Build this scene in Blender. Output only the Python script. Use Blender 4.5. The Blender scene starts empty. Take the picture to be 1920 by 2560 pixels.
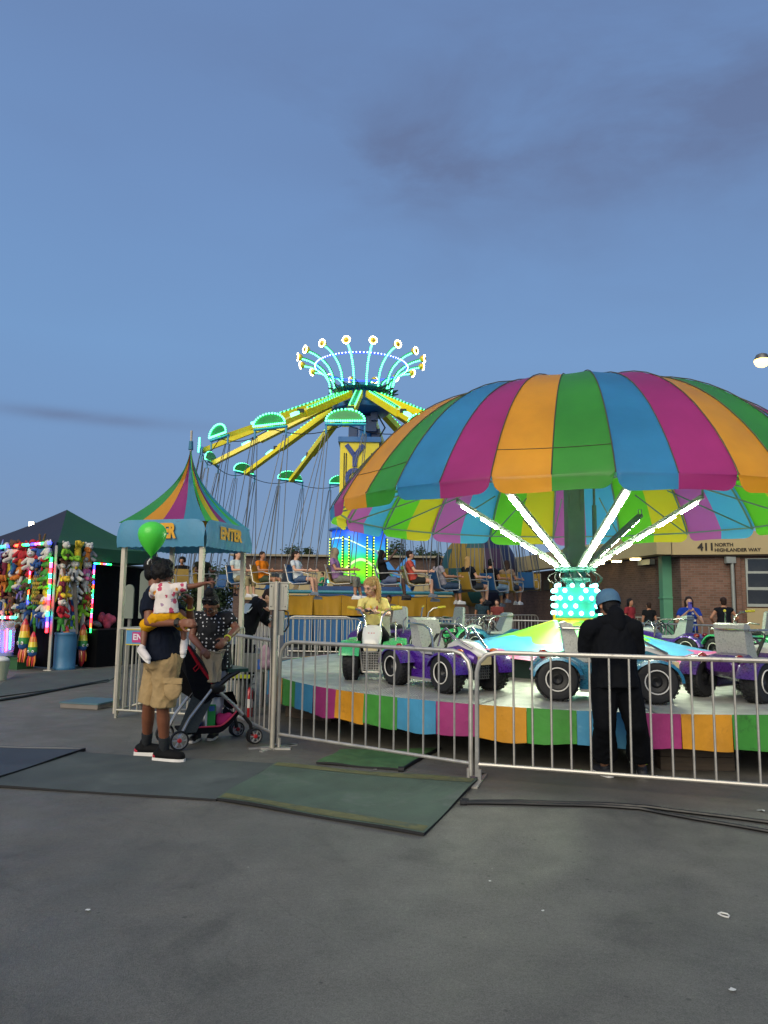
import bpy, bmesh, math, random
from math import sin, cos, pi, radians, atan2, sqrt, tan, atan
from mathutils import Vector as V, Matrix
random.seed(7)
sc = bpy.context.scene
COL = sc.collection

# ------------------------------------------------------------------ camera
FPX, CX, CY = 1850.0, 960.0, 1280.0            # photograph's pixels (1920 x 2560)
CAM = V((0, 0, 1.5))
PITCH, ROLL = atan(225 / FPX), 0.012
_d = V((0, cos(PITCH), sin(PITCH)))
_u0, _r0 = V((0, -sin(PITCH), cos(PITCH))), V((1, 0, 0))
_u = _u0 * cos(ROLL) - _r0 * sin(ROLL)
_r = _r0 * cos(ROLL) + _u0 * sin(ROLL)
cam_data = bpy.data.cameras.new('camera')
cam = bpy.data.objects.new('camera', cam_data)
COL.objects.link(cam)
cam_data.sensor_fit = 'VERTICAL'
cam_data.sensor_height = 36
cam_data.lens = 36 * FPX / 2560
cam_data.clip_end = 2000
cam.matrix_world = Matrix(((_r.x, _u.x, -_d.x, 0), (_r.y, _u.y, -_d.y, 0), (_r.z, _u.z, -_d.z, CAM.z), (0, 0, 0, 1)))
sc.camera = cam

def ray(px, py):
    return _r * ((px - CX) / FPX) + _u * ((CY - py) / FPX) + _d
def P(px, py, Y):                              # point at depth Y on the line of sight
    q = ray(px, py)
    return CAM + q * (Y / q.y)
def G(px, py, z=0.0):                          # point on the level z
    q = ray(px, py)
    return CAM + q * ((z - CAM.z) / q.z)

# ------------------------------------------------------------------ world, light, exposure
SUN_EL, SUN_AZ = radians(30), radians(205)     # low behind the camera
w = bpy.data.worlds.new('World'); sc.world = w; w.use_nodes = True
nt = w.node_tree; N = nt.nodes; L = nt.links; N.clear()
def nd(t, **k):
    n = N.new(t)
    for a, b in k.items(): setattr(n, a, b)
    return n
sky = nd('ShaderNodeTexSky', sky_type='NISHITA', sun_disc=False, sun_elevation=SUN_EL, sun_rotation=SUN_AZ)
sky.altitude = 200; sky.air_density = 1.0; sky.dust_density = 1.0; sky.ozone_density = 2.6
tc = nd('ShaderNodeTexCoord')
mp = nd('ShaderNodeMapping'); mp.inputs['Scale'].default_value = (1.0, 1.0, 2.6)
L.new(tc.outputs['Generated'], mp.inputs[0])
no = nd('ShaderNodeTexNoise'); no.inputs['Scale'].default_value = 3.4; no.inputs['Detail'].default_value = 7; no.inputs['Roughness'].default_value = 0.58
no.inputs['Distortion'].default_value = 0.3
L.new(mp.outputs[0], no.inputs['Vector'])
no2 = nd('ShaderNodeTexNoise'); no2.inputs['Scale'].default_value = 1.3; no2.inputs['Detail'].default_value = 3
L.new(mp.outputs[0], no2.inputs['Vector'])
def mth(op, a, b=None, c=None):
    n = nd('ShaderNodeMath', operation=op)
    for i, x in enumerate((a, b, c)):
        if x is None: continue
        if isinstance(x, (int, float)): n.inputs[i].default_value = x
        else: L.new(x, n.inputs[i])
    return n.outputs[0]
sep = nd('ShaderNodeSeparateXYZ'); L.new(tc.outputs['Generated'], sep.inputs[0])
def cloud_bank(px, py, sx, sz, amp):           # a bank of dusk cloud round one direction of the sky
    q = ray(px, py).normalized()
    a = mth('MULTIPLY', mth('SUBTRACT', sep.outputs[0], q.x), 1 / sx)
    b = mth('MULTIPLY', mth('SUBTRACT', sep.outputs[2], q.z), 1 / sz)
    r2 = mth('ADD', mth('MULTIPLY', a, a), mth('MULTIPLY', b, b))
    return mth('MULTIPLY', mth('POWER', 2.718, mth('MULTIPLY', r2, -1.0)), amp)
banks = [cloud_bank(1010, 415, 0.17, 0.035, 1.0), cloud_bank(1830, 230, 0.16, 0.07, 0.75), cloud_bank(1480, 380, 0.36, 0.13, 0.7),
         cloud_bank(200, 1042, 0.13, 0.008, 1.0), cloud_bank(760, 230, 0.10, 0.035, 0.35), cloud_bank(150, 330, 0.06, 0.02, 0.2), cloud_bank(1250, 160, .2, .06, .35)]
s = banks[0]
for b in banks[1:]: s = mth('ADD', s, b)
fluff = nd('ShaderNodeMapRange'); fluff.inputs[1].default_value = 0.36; fluff.inputs[2].default_value = 0.66
L.new(no.outputs['Fac'], fluff.inputs[0])
haze_m = nd('ShaderNodeMapRange'); haze_m.inputs[1].default_value = 0.45; haze_m.inputs[2].default_value = 0.75; haze_m.inputs[4].default_value = 0.22
L.new(no2.outputs['Fac'], haze_m.inputs[0])
mask = mth('MINIMUM', mth('ADD', mth('MULTIPLY', s, mth('ADD', mth('MULTIPLY', fluff.outputs[0], .75), .25)), haze_m.outputs[0]), 1.0)
rmp = nd('ShaderNodeValToRGB'); L.new(sep.outputs[2], rmp.inputs[0])   # thin even twilight veil, paler in the middle sky
_e = rmp.color_ramp.elements
_e[0].position = 0.0; _e[0].color = (.112, .178, .315, 1); _e[1].position = .8; _e[1].color = (.122, .200, .39, 1)
for _p, _c in ((.14, (.126, .214, .392, 1)), (.32, (.142, .264, .478, 1)), (.5, (.136, .240, .452, 1))):
    _q = _e.new(_p); _q.color = _c
veil = nd('ShaderNodeVectorMath', operation='SCALE'); veil.inputs['Scale'].default_value = 10.0
L.new(rmp.outputs[0], veil.inputs[0])
tint = nd('ShaderNodeMix', data_type='RGBA'); tint.inputs[0].default_value = 0.85
L.new(sky.outputs[0], tint.inputs[6]); L.new(veil.outputs[0], tint.inputs[7])
cl = nd('ShaderNodeMix', data_type='RGBA', blend_type='MULTIPLY')
cl.inputs[7].default_value = (0.82, 0.68, 0.66, 1)
L.new(mask, cl.inputs[0]); L.new(tint.outputs[2], cl.inputs[6])
bg = nd('ShaderNodeBackground'); bg.inputs[1].default_value = 0.1
wo = nd('ShaderNodeOutputWorld')
L.new(cl.outputs[2], bg.inputs[0]); L.new(bg.outputs[0], wo.inputs[0])

sun_d = bpy.data.lights.new('sun', 'SUN'); sun_d.energy = 2.4; sun_d.angle = radians(50); sun_d.color = (1.0, 0.88, 0.66)
sun = bpy.data.objects.new('sun', sun_d); COL.objects.link(sun)
_sd = V((sin(SUN_AZ) * cos(SUN_EL), cos(SUN_AZ) * cos(SUN_EL), sin(SUN_EL)))
sun.rotation_euler = _sd.to_track_quat('Z', 'Y').to_euler()

sc.view_settings.view_transform = 'Standard'; sc.view_settings.look = 'None'
sc.view_settings.exposure = 0.35; sc.view_settings.gamma = 1.0
sc.view_settings.use_curve_mapping = False
sc.render.engine = 'CYCLES'
sc.cycles.use_denoising = True
sc.cycles.use_adaptive_sampling = True; sc.cycles.adaptive_threshold = 0.015
sc.cycles.max_bounces = 6; sc.cycles.diffuse_bounces = 3; sc.cycles.glossy_bounces = 3
sc.cycles.transmission_bounces = 5; sc.cycles.transparent_max_bounces = 10
sc.cycles.sample_clamp_indirect = 4.0
sc.cycles.caustics_reflective = False; sc.cycles.caustics_refractive = False

# ------------------------------------------------------------------ materials
def lin(h):
    if not isinstance(h, str): return tuple(h)
    h = h.lstrip('#'); o = []
    for i in (0, 2, 4):
        c = int(h[i:i + 2], 16) / 255
        o.append(c / 12.92 if c <= 0.04045 else ((c + 0.055) / 1.055) ** 2.4)
    return tuple(o)
MATS = {}
def mk(name, col, rough=0.6, metal=0.0, var=0.12, scale=6.0, bump=0.0, bscale=60.0, coat=0.0, trl=0.0, inner=None, spec=0.5, wear=None, coord='Object', aniso=None):
    if name in MATS: return MATS[name]
    m = bpy.data.materials.new(name); m.use_nodes = True; MATS[name] = m
    t = m.node_tree; n = t.nodes; l = t.links
    b = n['Principled BSDF']; out = n['Material Output']
    c = lin(col)
    tcn = n.new('ShaderNodeTexCoord')
    src = tcn.outputs[coord]
    if aniso:
        mpn = n.new('ShaderNodeMapping'); mpn.inputs['Scale'].default_value = aniso
        l.new(src, mpn.inputs[0]); src = mpn.outputs[0]
    ns = n.new('ShaderNodeTexNoise'); ns.inputs['Scale'].default_value = scale; ns.inputs['Detail'].default_value = 5; ns.inputs['Roughness'].default_value = 0.6
    l.new(src, ns.inputs['Vector'])
    mr = n.new('ShaderNodeMapRange'); mr.inputs[1].default_value = 0.3; mr.inputs[2].default_value = 0.7
    mr.inputs[3].default_value = 1 - var; mr.inputs[4].default_value = 1 + var
    l.new(ns.outputs['Fac'], mr.inputs[0])
    mx = n.new('ShaderNodeMix'); mx.data_type = 'RGBA'; mx.blend_type = 'MULTIPLY'; mx.inputs[0].default_value = 1
    mx.inputs[6].default_value = (*c, 1); l.new(mr.outputs[0], mx.inputs[7])
    colout = mx.outputs[2]
    if inner is not None:                      # lamplit look of a cloth's underside, painted into the back-face colour
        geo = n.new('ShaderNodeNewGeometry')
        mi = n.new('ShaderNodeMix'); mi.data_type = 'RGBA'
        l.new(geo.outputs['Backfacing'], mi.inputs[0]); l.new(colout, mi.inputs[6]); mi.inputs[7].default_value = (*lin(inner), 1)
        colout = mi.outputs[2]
    if wear is not None:
        nw = n.new('ShaderNodeTexNoise'); nw.inputs['Scale'].default_value = wear[1]; nw.inputs['Detail'].default_value = 8; nw.inputs['Roughness'].default_value = .7
        l.new(src, nw.inputs['Vector'])
        rw = n.new('ShaderNodeMapRange'); rw.inputs[1].default_value = wear[2]; rw.inputs[2].default_value = wear[2] + 0.12
        l.new(nw.outputs['Fac'], rw.inputs[0])
        mw = n.new('ShaderNodeMix'); mw.data_type = 'RGBA'
        l.new(rw.outputs[0], mw.inputs[0]); l.new(colout, mw.inputs[6]); mw.inputs[7].default_value = (*lin(wear[0]), 1)
        colout = mw.outputs[2]
    l.new(colout, b.inputs['Base Color'])
    r2 = n.new('ShaderNodeMapRange'); r2.inputs[1].default_value = 0.3; r2.inputs[2].default_value = 0.7
    r2.inputs[3].default_value = max(0.02, rough - 0.08); r2.inputs[4].default_value = min(1, rough + 0.08)
    l.new(ns.outputs['Fac'], r2.inputs[0]); l.new(r2.outputs[0], b.inputs['Roughness'])
    b.inputs['Metallic'].default_value = metal
    b.inputs['Specular IOR Level'].default_value = spec
    if coat: b.inputs['Coat Weight'].default_value = coat; b.inputs['Coat Roughness'].default_value = 0.12
    if bump:
        nb = n.new('ShaderNodeTexNoise'); nb.inputs['Scale'].default_value = bscale; nb.inputs['Detail'].default_value = 4
        l.new(src, nb.inputs['Vector'])
        bp = n.new('ShaderNodeBump'); bp.inputs['Strength'].default_value = bump; bp.inputs['Distance'].default_value = 0.02
        l.new(nb.outputs['Fac'], bp.inputs['Height']); l.new(bp.outputs[0], b.inputs['Normal'])
    if trl:
        tb = n.new('ShaderNodeBsdfTranslucent'); l.new(colout, tb.inputs[0])
        ms = n.new('ShaderNodeMixShader'); ms.inputs[0].default_value = trl
        l.new(b.outputs[0], ms.inputs[1]); l.new(tb.outputs[0], ms.inputs[2]); l.new(ms.outputs[0], out.inputs[0])
    return m
def emit(name, col, strength, base=(0.1, 0.1, 0.1)):
    if name in MATS: return MATS[name]
    m = bpy.data.materials.new(name); m.use_nodes = True; MATS[name] = m
    b = m.node_tree.nodes['Principled BSDF']
    b.inputs['Base Color'].default_value = (*base, 1)
    b.inputs['Emission Color'].default_value = (*lin(col), 1)
    b.inputs['Emission Strength'].default_value = strength
    return m

# ------------------------------------------------------------------ mesh builder
def frame_of(d, up=V((0, 0, 1))):
    d = d.normalized()
    if abs(d.dot(up)) > 0.98: up = V((0, 1, 0))
    a = d.cross(up).normalized()
    return d, a, a.cross(d).normalized()
class MB:
    def __init__(s): s.v = []; s.f = []; s.m = []
    def add(s, vs, fs, mi=0):
        o = len(s.v); s.v += [V(x) for x in vs]
        s.f += [[i + o for i in q] for q in fs]; s.m += [mi] * len(fs)
        return s
    def box(s, c, size, R=None, mi=0):
        x, y, z = (k / 2 for k in size); c = V(c)
        vs = [V((a * x, b * y, d * z)) for d in (-1, 1) for b in (-1, 1) for a in (-1, 1)]
        if R is not None: vs = [R @ q for q in vs]
        return s.add([q + c for q in vs], [(0, 2, 3, 1), (4, 5, 7, 6), (0, 1, 5, 4), (2, 6, 7, 3), (0, 4, 6, 2), (1, 3, 7, 5)], mi)
    def beam(s, p0, p1, wd, ht, up=V((0, 0, 1)), mi=0, wd2=None, ht2=None):
        p0, p1 = V(p0), V(p1); d, a, b = frame_of(p1 - p0, V(up))
        vs = []
        for p, ww, hh in ((p0, wd, ht), (p1, wd2 or wd, ht2 or ht)):
            vs += [p - a * ww / 2 - b * hh / 2, p + a * ww / 2 - b * hh / 2, p + a * ww / 2 + b * hh / 2, p - a * ww / 2 + b * hh / 2]
        return s.add(vs, [(3, 2, 1, 0), (4, 5, 6, 7), (0, 1, 5, 4), (1, 2, 6, 5), (2, 3, 7, 6), (3, 0, 4, 7)], mi)
    def tube(s, pts, r, n=8, closed=False, mi=0):
        pts = [V(p) for p in pts]; k = len(pts)
        rs = r if isinstance(r, (list, tuple)) else [r] * k
        d, a, b = frame_of(pts[1] - pts[0]); vs = []; fs = []
        for i in range(k):
            if closed: t = (pts[(i + 1) % k] - pts[i - 1])
            else: t = pts[min(i + 1, k - 1)] - pts[max(i - 1, 0)]
            t = t.normalized()
            a = (a - t * a.dot(t)); a = a.normalized() if a.length > 1e-6 else frame_of(t)[1]
            b = t.cross(a)
            for j in range(n):
                q = 2 * pi * j / n
                vs.append(pts[i] + (a * cos(q) + b * sin(q)) * rs[i])
        for i in range(k if closed else k - 1):
            i2 = (i + 1) % k
            for j in range(n):
                j2 = (j + 1) % n
                fs.append((i * n + j, i * n + j2, i2 * n + j2, i2 * n + j))
        if not closed:
            fs.append(tuple(range(n - 1, -1, -1))); fs.append(tuple((k - 1) * n + j for j in range(n)))
        return s.add(vs, fs, mi)
    def cap(s, p0, r0, p1, r1, n=12, mi=0):    # tapered capsule, closed
        p0, p1 = V(p0), V(p1)
        d = p1 - p0
        if d.length < 1e-5: return s.ell(p0, (r0, r0, r0), mi=mi)
        t, a, b = frame_of(d); rings = []
        for q in (-80, -55, -28): rings.append((p0 + t * r0 * sin(radians(q)), r0 * cos(radians(q))))
        rings.append((p0, r0)); rings.append((p1, r1))
        for q in (28, 55, 80): rings.append((p1 + t * r1 * sin(radians(q)), r1 * cos(radians(q))))
        vs = []; fs = []
        for c, rr in rings:
            for j in range(n):
                q = 2 * pi * j / n; vs.append(c + (a * cos(q) + b * sin(q)) * rr)
        for i in range(len(rings) - 1):
            for j in range(n):
                j2 = (j + 1) % n
                fs.append((i * n + j, i * n + j2, (i + 1) * n + j2, (i + 1) * n + j))
        fs.append(tuple(range(n - 1, -1, -1))); fs.append(tuple((len(rings) - 1) * n + j for j in range(n)))
        return s.add(vs, fs, mi)
    def ell(s, c, rad, R=None, n=12, m=8, mi=0):
        c = V(c); vs = []; fs = []
        def tr(q): return (R @ q if R is not None else q) + c
        vs.append(tr(V((0, 0, -rad[2]))))
        for i in range(1, m):
            p = -pi / 2 + pi * i / m
            for j in range(n):
                q = 2 * pi * j / n
                vs.append(tr(V((rad[0] * cos(p) * cos(q), rad[1] * cos(p) * sin(q), rad[2] * sin(p)))))
        vs.append(tr(V((0, 0, rad[2])))); last = len(vs) - 1
        for j in range(n):
            j2 = (j + 1) % n
            fs.append((0, 1 + j2, 1 + j)); fs.append((last, last - n + j, last - n + j2))
            for i in range(m - 2):
                fs.append((1 + i * n + j, 1 + i * n + j2, 1 + (i + 1) * n + j2, 1 + (i + 1) * n + j))
        return s.add(vs, fs, mi)
    def lathe(s, prof, n=24, c=(0, 0, 0), R=None, mi=0, a0=0.0, a1=2 * pi, capped=True):
        c = V(c); full = abs(a1 - a0 - 2 * pi) < 1e-6; k = n if full else n + 1
        vs = []; fs = []
        for r, z in prof:
            for j in range(k):
                q = a0 + (a1 - a0) * j / n
                p = V((r * cos(q), r * sin(q), z)); vs.append((R @ p if R is not None else p) + c)
        for i in range(len(prof) - 1):
            for j in range(n):
                j2 = (j + 1) % k
                fs.append((i * k + j, i * k + j2, (i + 1) * k + j2, (i + 1) * k + j))
        if capped and full:
            fs.append(tuple(range(k - 1, -1, -1))); fs.append(tuple((len(prof) - 1) * k + j for j in range(k)))
        return s.add(vs, fs, mi)
    def ecyl(s, p0, r0, p1, r1, a, b, n=20, mi=0):   # flat-ended elliptic cylinder; r0, r1 = half widths along a and b
        vs = []
        for p, r in ((p0, r0), (p1, r1)):
            for j in range(n):
                q = 2 * pi * j / n; vs.append(V(p) + V(a) * cos(q) * r[0] + V(b) * sin(q) * r[1])
        fs = [(j, (j + 1) % n, n + (j + 1) % n, n + j) for j in range(n)] + [tuple(range(n - 1, -1, -1)), tuple(range(n, 2 * n))]
        if (V(p1) - V(p0)).dot(V(a).cross(V(b))) < 0: fs = [f[::-1] for f in fs]
        return s.add(vs, fs, mi)
    def cyl(s, p0, r0, p1, r1, n=16):
        _, a, b = frame_of(V(p1) - V(p0)); return s.ecyl(p0, (r0, r0), p1, (r1, r1), a, b, n)
    def prism(s, poly, depth, M, mi=0):        # 2-D outline (x, y) extruded along the local z, placed by M
        n = len(poly); vs = [M @ V((x, y, 0)) for x, y in poly] + [M @ V((x, y, depth)) for x, y in poly]
        fs = [tuple(range(n - 1, -1, -1)), tuple(range(n, 2 * n))] + [(i, (i + 1) % n, n + (i + 1) % n, n + i) for i in range(n)]
        return s.add(vs, fs, mi)
    def grid(s, fn, nu, nv, mi=0, flip=False):
        vs = [fn(i / nu, j / nv) for j in range(nv + 1) for i in range(nu + 1)]; fs = []
        for j in range(nv):
            for i in range(nu):
                a = j * (nu + 1) + i; q = (a, a + 1, a + nu + 2, a + nu + 1)
                fs.append(q[::-1] if flip else q)
        return s.add(vs, fs, mi)
    def mesh(s, name, mats, off=None, smooth=True, angle=38):
        me = bpy.data.meshes.new(name)
        o = V(off) if off is not None else V((0, 0, 0))
        me.from_pydata([tuple(q - o) for q in s.v], [], [tuple(q) for q in s.f])
        for m in (mats if isinstance(mats, (list, tuple)) else [mats]): me.materials.append(m)
        if len(me.materials) > 1: me.polygons.foreach_set('material_index', s.m)
        if smooth:
            me.polygons.foreach_set('use_smooth', [True] * len(me.polygons))
            me.set_sharp_from_angle(angle=radians(angle))
        me.update()
        return me
    def build(s, name, mats, parent=None, off=None, smooth=True, angle=38, kind=None):
        return link(name, s.mesh(name, mats, off, smooth, angle), parent, kind)
def pieces(mb):                                # the loose pieces of a builder, each a builder of its own
    par = list(range(len(mb.v)))
    def find(i):
        while par[i] != i: par[i] = par[par[i]]; i = par[i]
        return i
    for q in mb.f:
        a = find(q[0])
        for j in q[1:]: par[find(j)] = a
    out = {}
    for q, m in zip(mb.f, mb.m): out.setdefault(find(q[0]), []).append((q, m))
    res = []
    for fs in out.values():
        n = MB(); ix = {}
        for q, m in fs:
            for j in q:
                if j not in ix: ix[j] = len(n.v); n.v.append(mb.v[j])
            n.f.append([ix[j] for j in q]); n.m.append(m)
        res.append(n)
    return res
def link(name, me, parent=None, kind=None, loc=None, rz=None):
    o = bpy.data.objects.new(name, me); COL.objects.link(o)
    if parent is not None: o.parent = parent
    if kind: o['kind'] = kind
    if loc is not None: o.location = loc
    if rz is not None: o.rotation_euler.z = rz
    return o
def tag(o, label, cat, group=None, kind=None):
    o['label'] = label; o['category'] = cat
    if group: o['group'] = group
    if kind: o['kind'] = kind
    return o
def thing(name, label, cat, loc=(0, 0, 0), rz=0.0, group=None):
    o = bpy.data.objects.new(name, None); COL.objects.link(o); o.empty_display_size = 0.1
    o.location = loc; o.rotation_euler.z = rz
    return tag(o, label, cat, group)
def copy_tree(o, loc=None, rz=None, label=None, group=None, parent=None):
    c = o.copy(); COL.objects.link(c)
    if parent is not None: c.parent = parent
    if loc is not None: c.location = loc
    if rz is not None: c.rotation_euler.z = rz
    if label: c['label'] = label
    if group: c['group'] = group
    for ch in list(o.children): copy_tree(ch, parent=c)
    return c
def structure(o, kind='structure'):
    o['kind'] = kind; return o
from mathutils import noise as mnoise
def wrinkle(me, amp, freq, seed=0.0):          # soft folds: the surface is pushed in and out along its normals
    nrm = [v.normal.copy() for v in me.vertices]
    for v, nn in zip(me.vertices, nrm):
        p = v.co; q = V((p.x * freq + seed, p.y * freq, p.z * freq * .55))
        a = mnoise.noise(q); b = 1 - 2 * abs(mnoise.noise(q * 1.7 + V((9, 3, seed))))
        v.co = p + nn * amp * (.55 * a + .6 * b - .15)
def remesh(mb, name, mat, parent=None, off=None, voxel=0.01, it=4, fac=0.5, smooth=True, wr=0.0, wf=9.0):
    me = mb.mesh('tmp', mat, off, smooth=False)
    t = bpy.data.objects.new('tmp', me); COL.objects.link(t)
    md = t.modifiers.new('r', 'REMESH'); md.mode = 'VOXEL'; md.voxel_size = voxel; md.use_smooth_shade = True
    if it:
        sm = t.modifiers.new('s', 'SMOOTH'); sm.iterations = it; sm.factor = fac
    dg = bpy.context.evaluated_depsgraph_get(); dg.update()
    res = bpy.data.meshes.new_from_object(t.evaluated_get(dg)); res.name = name
    bpy.data.objects.remove(t); bpy.data.meshes.remove(me)
    res.materials.clear()
    for m in (mat if isinstance(mat, (list, tuple)) else [mat]): res.materials.append(m)
    res.polygons.foreach_set('use_smooth', [True] * len(res.polygons))
    if wr: wrinkle(res, wr, wf, len(res.vertices) % 17)
    if parent is None and name is None: return res
    return link(name, res, parent)
def text_mesh(name, body, size, mat, extr=0.004, bold=0.0, align='CENTER', M=None, parent=None, off=None):
    cu = bpy.data.curves.new('t', 'FONT'); cu.body = body; cu.size = size; cu.extrude = extr; cu.offset = bold; cu.resolution_u = 3
    cu.align_x = align; cu.align_y = 'CENTER'
    o = bpy.data.objects.new('t', cu); COL.objects.link(o)
    dg = bpy.context.evaluated_depsgraph_get(); dg.update()
    me = bpy.data.meshes.new_from_object(o.evaluated_get(dg)); bpy.data.objects.remove(o); bpy.data.curves.remove(cu)
    if M is not None: me.transform(M)
    if off is not None: me.transform(Matrix.Translation(-V(off)))
    me.materials.clear(); me.materials.append(mat); me.name = name
    return link(name, me, parent)
def plane_matrix(o, x, y):                     # local x, y axes on a plane, z = its normal
    x, y = V(x).normalized(), V(y).normalized(); z = x.cross(y).normalized()
    m = Matrix((x, y, z)).transposed().to_4x4(); m.translation = V(o); return m
def rot3(x, y, z): return Matrix((V(x), V(y), V(z))).transposed()
# ------------------------------------------------------------------ ground
def asphalt():
    m = bpy.data.materials.new('asphalt'); m.use_nodes = True; t = m.node_tree; n = t.nodes; l = t.links; b = n['Principled BSDF']
    tcn = n.new('ShaderNodeTexCoord')
    def noise(sc_, det=6, ro=.6, dist=0):
        q = n.new('ShaderNodeTexNoise'); q.inputs['Scale'].default_value = sc_; q.inputs['Detail'].default_value = det
        q.inputs['Roughness'].default_value = ro; q.inputs['Distortion'].default_value = dist
        l.new(tcn.outputs['Object'], q.inputs['Vector']); return q.outputs['Fac']
    def mr(x, a, b_, c, d):
        q = n.new('ShaderNodeMapRange'); l.new(x, q.inputs[0])
        for i, k in enumerate((a, b_, c, d)): q.inputs[i + 1].default_value = k
        return q.outputs[0]
    def mul(x, y):
        q = n.new('ShaderNodeMath'); q.operation = 'MULTIPLY'; l.new(x, q.inputs[0]); l.new(y, q.inputs[1]); return q.outputs[0]
    big = mr(noise(.35, 5, .6, .6), .35, .68, .78, 1.16)
    mid = mr(noise(2.3, 8, .65), .3, .7, .86, 1.12)
    grain = mul(mr(noise(150, 3, .75), .3, .72, .5, 1.55), mr(noise(46, 3, .7), .35, .68, .82, 1.16))
    v2 = n.new('ShaderNodeTexVoronoi'); v2.inputs['Scale'].default_value = 5.5; v2.inputs['Randomness'].default_value = 1; l.new(tcn.outputs['Object'], v2.inputs['Vector'])
    v3 = n.new('ShaderNodeTexVoronoi'); v3.inputs['Scale'].default_value = 2.1; l.new(tcn.outputs['Object'], v3.inputs['Vector'])
    spots = mul(mul(mr(noise(5.5, 10, .75, .4), .60, .72, 1.0, .6), mr(v2.outputs['Distance'], .05, .075, .55, 1.0)), mul(mr(v3.outputs['Distance'], .008, .016, 2.4, 1.0), mr(noise(.9, 7, .7, 1.5), .55, .68, 1.0, .72)))
    k = mul(mul(big, mid), mul(grain, spots))
    vor = n.new('ShaderNodeTexVoronoi'); vor.feature = 'DISTANCE_TO_EDGE'; vor.inputs['Scale'].default_value = .33
    wn = n.new('ShaderNodeTexNoise'); wn.inputs['Scale'].default_value = 1.6; wn.inputs['Detail'].default_value = 6
    l.new(tcn.outputs['Object'], wn.inputs['Vector'])
    mw = n.new('ShaderNodeMix'); mw.data_type = 'VECTOR'; mw.inputs[0].default_value = .22
    l.new(tcn.outputs['Object'], mw.inputs[4]); l.new(wn.outputs['Color'], mw.inputs[5]); l.new(mw.outputs[1], vor.inputs['Vector'])
    gap = mr(noise(.6, 3), .52, .6, 0, 1)
    crack = mr(vor.outputs['Distance'], .0, .0016, .8, 1)
    q = n.new('ShaderNodeMath'); q.operation = 'MAXIMUM'; l.new(crack, q.inputs[0]); l.new(gap, q.inputs[1])
    k = mul(k, q.outputs[0])
    ramp = n.new('ShaderNodeMix'); ramp.data_type = 'RGBA'
    l.new(mr(noise(.5, 3, .5, .8), .35, .65, 0, 1), ramp.inputs[0])
    ramp.inputs[6].default_value = (.124, .119, .101, 1); ramp.inputs[7].default_value = (.143, .133, .111, 1)
    mx = n.new('ShaderNodeMix'); mx.data_type = 'RGBA'; mx.blend_type = 'MULTIPLY'; mx.inputs[0].default_value = 1
    l.new(ramp.outputs[2], mx.inputs[6]); l.new(k, mx.inputs[7]); l.new(mx.outputs[2], b.inputs['Base Color'])
    l.new(mr(noise(3, 5), .3, .7, .46, .72), b.inputs['Roughness'])
    b.inputs['Specular IOR Level'].default_value = .5
    bp = n.new('ShaderNodeBump'); bp.inputs['Strength'].default_value = .35; bp.inputs['Distance'].default_value = .01
    l.new(grain, bp.inputs['Height']); l.new(bp.outputs[0], b.inputs['Normal'])
    return m
ground = MB().grid(lambda a, b: V((-150 + 300 * a, -20 + 260 * b, 0)), 4, 4).build('ground', asphalt(), smooth=False)
structure(ground)

# ------------------------------------------------------------------ common materials
STEEL = mk('galvanised_steel', '#b0ada6', .42, .55, .16, 9, .05, 90, wear=('#5d5a55', 5, .62))
STEEL_D = mk('dull_steel', '#6e6d6b', .5, .7, .2, 6)
ALU = mk('aluminium_post', '#b9b2a2', .45, .35, .12, 5, wear=('#6a6257', 7, .6))
BLACK = mk('black_rubber', '#15161a', .7, 0, .3, 20, .1, 120)
BLACKP = mk('black_plastic', '#101114', .45, 0, .2, 10)
WHITEP = mk('white_plastic', '#d8d6cf', .4, 0, .06, 6)
GREYP = mk('grey_paint', '#8b908c', .5, .2, .1, 5)
WOOD = mk('cribbing_wood', '#4c4136', .85, 0, .35, 4, .3, 40, aniso=(1, 8, 8))
CONC = mk('concrete_block', '#77736b', .9, 0, .2, 9, .3, 60)
BARM = None
# ------------------------------------------------------------------ crowd barriers
_bar_cache = {}
def barrier(name, label, p0, p1, group, top=1.08, low=0.14, step=0.155, r=0.02, rb=0.0095, feet=True, mat=STEEL, corner=.17):
    p0, p1 = V((p0[0], p0[1], 0)), V((p1[0], p1[1], 0)); ln = (p1 - p0).length
    rz = atan2(p1.y - p0.y, p1.x - p0.x)
    t = thing(name, label, 'barrier', p0, rz, group)
    key = round(ln, 2), top, low, step, corner
    if key not in _bar_cache:
        c = corner; pts = [(0, 0, low - .1), (0, 0, low), (0, 0, top - c)]
        for q in (30, 60, 90): pts.append((c - c * cos(radians(q)), 0, top - c + c * sin(radians(q))))
        for q in (90, 60, 30, 0): pts.append((ln - c + c * cos(radians(q)), 0, top - c + c * sin(radians(q))))
        pts += [(ln, 0, low), (ln, 0, low - .1)]
        fr = MB().tube(pts, r, 8); fr.tube([(0, 0, low), (ln, 0, low)], r * .8, 8)
        nb = int(round(ln / step)); bars = []
        for i in range(1, nb):
            x = ln * i / nb; e = min(x, ln - x); zt = top
            if e < c: zt = top - c + sqrt(max(0, c * c - (c - e) ** 2))
            bars.append((x, zt))
        bm = MB().tube([(0, 0, 0), (0, 0, top - low)], rb, 6).mesh('bar', mat)
        ft = MB().tube([(0, 0, .1), (0, 0, .012)], r * .9, 8)
        ft.box((0, 0, .006), (.05, .52, .012))
        _bar_cache[key] = (fr.mesh('frame', mat), bm, bars, ft.mesh('foot', mat))
    fr, bm, bars, ft = _bar_cache[key]
    link('frame', fr, t)
    for x, zt in bars:
        b = link('bar', bm, t, loc=(x, 0, low)); b.scale.z = (zt - low) / (top - low)
    if feet:
        for x in (.02, ln - .02): link('foot', ft, t, loc=(x, 0, 0))
    return t
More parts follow.
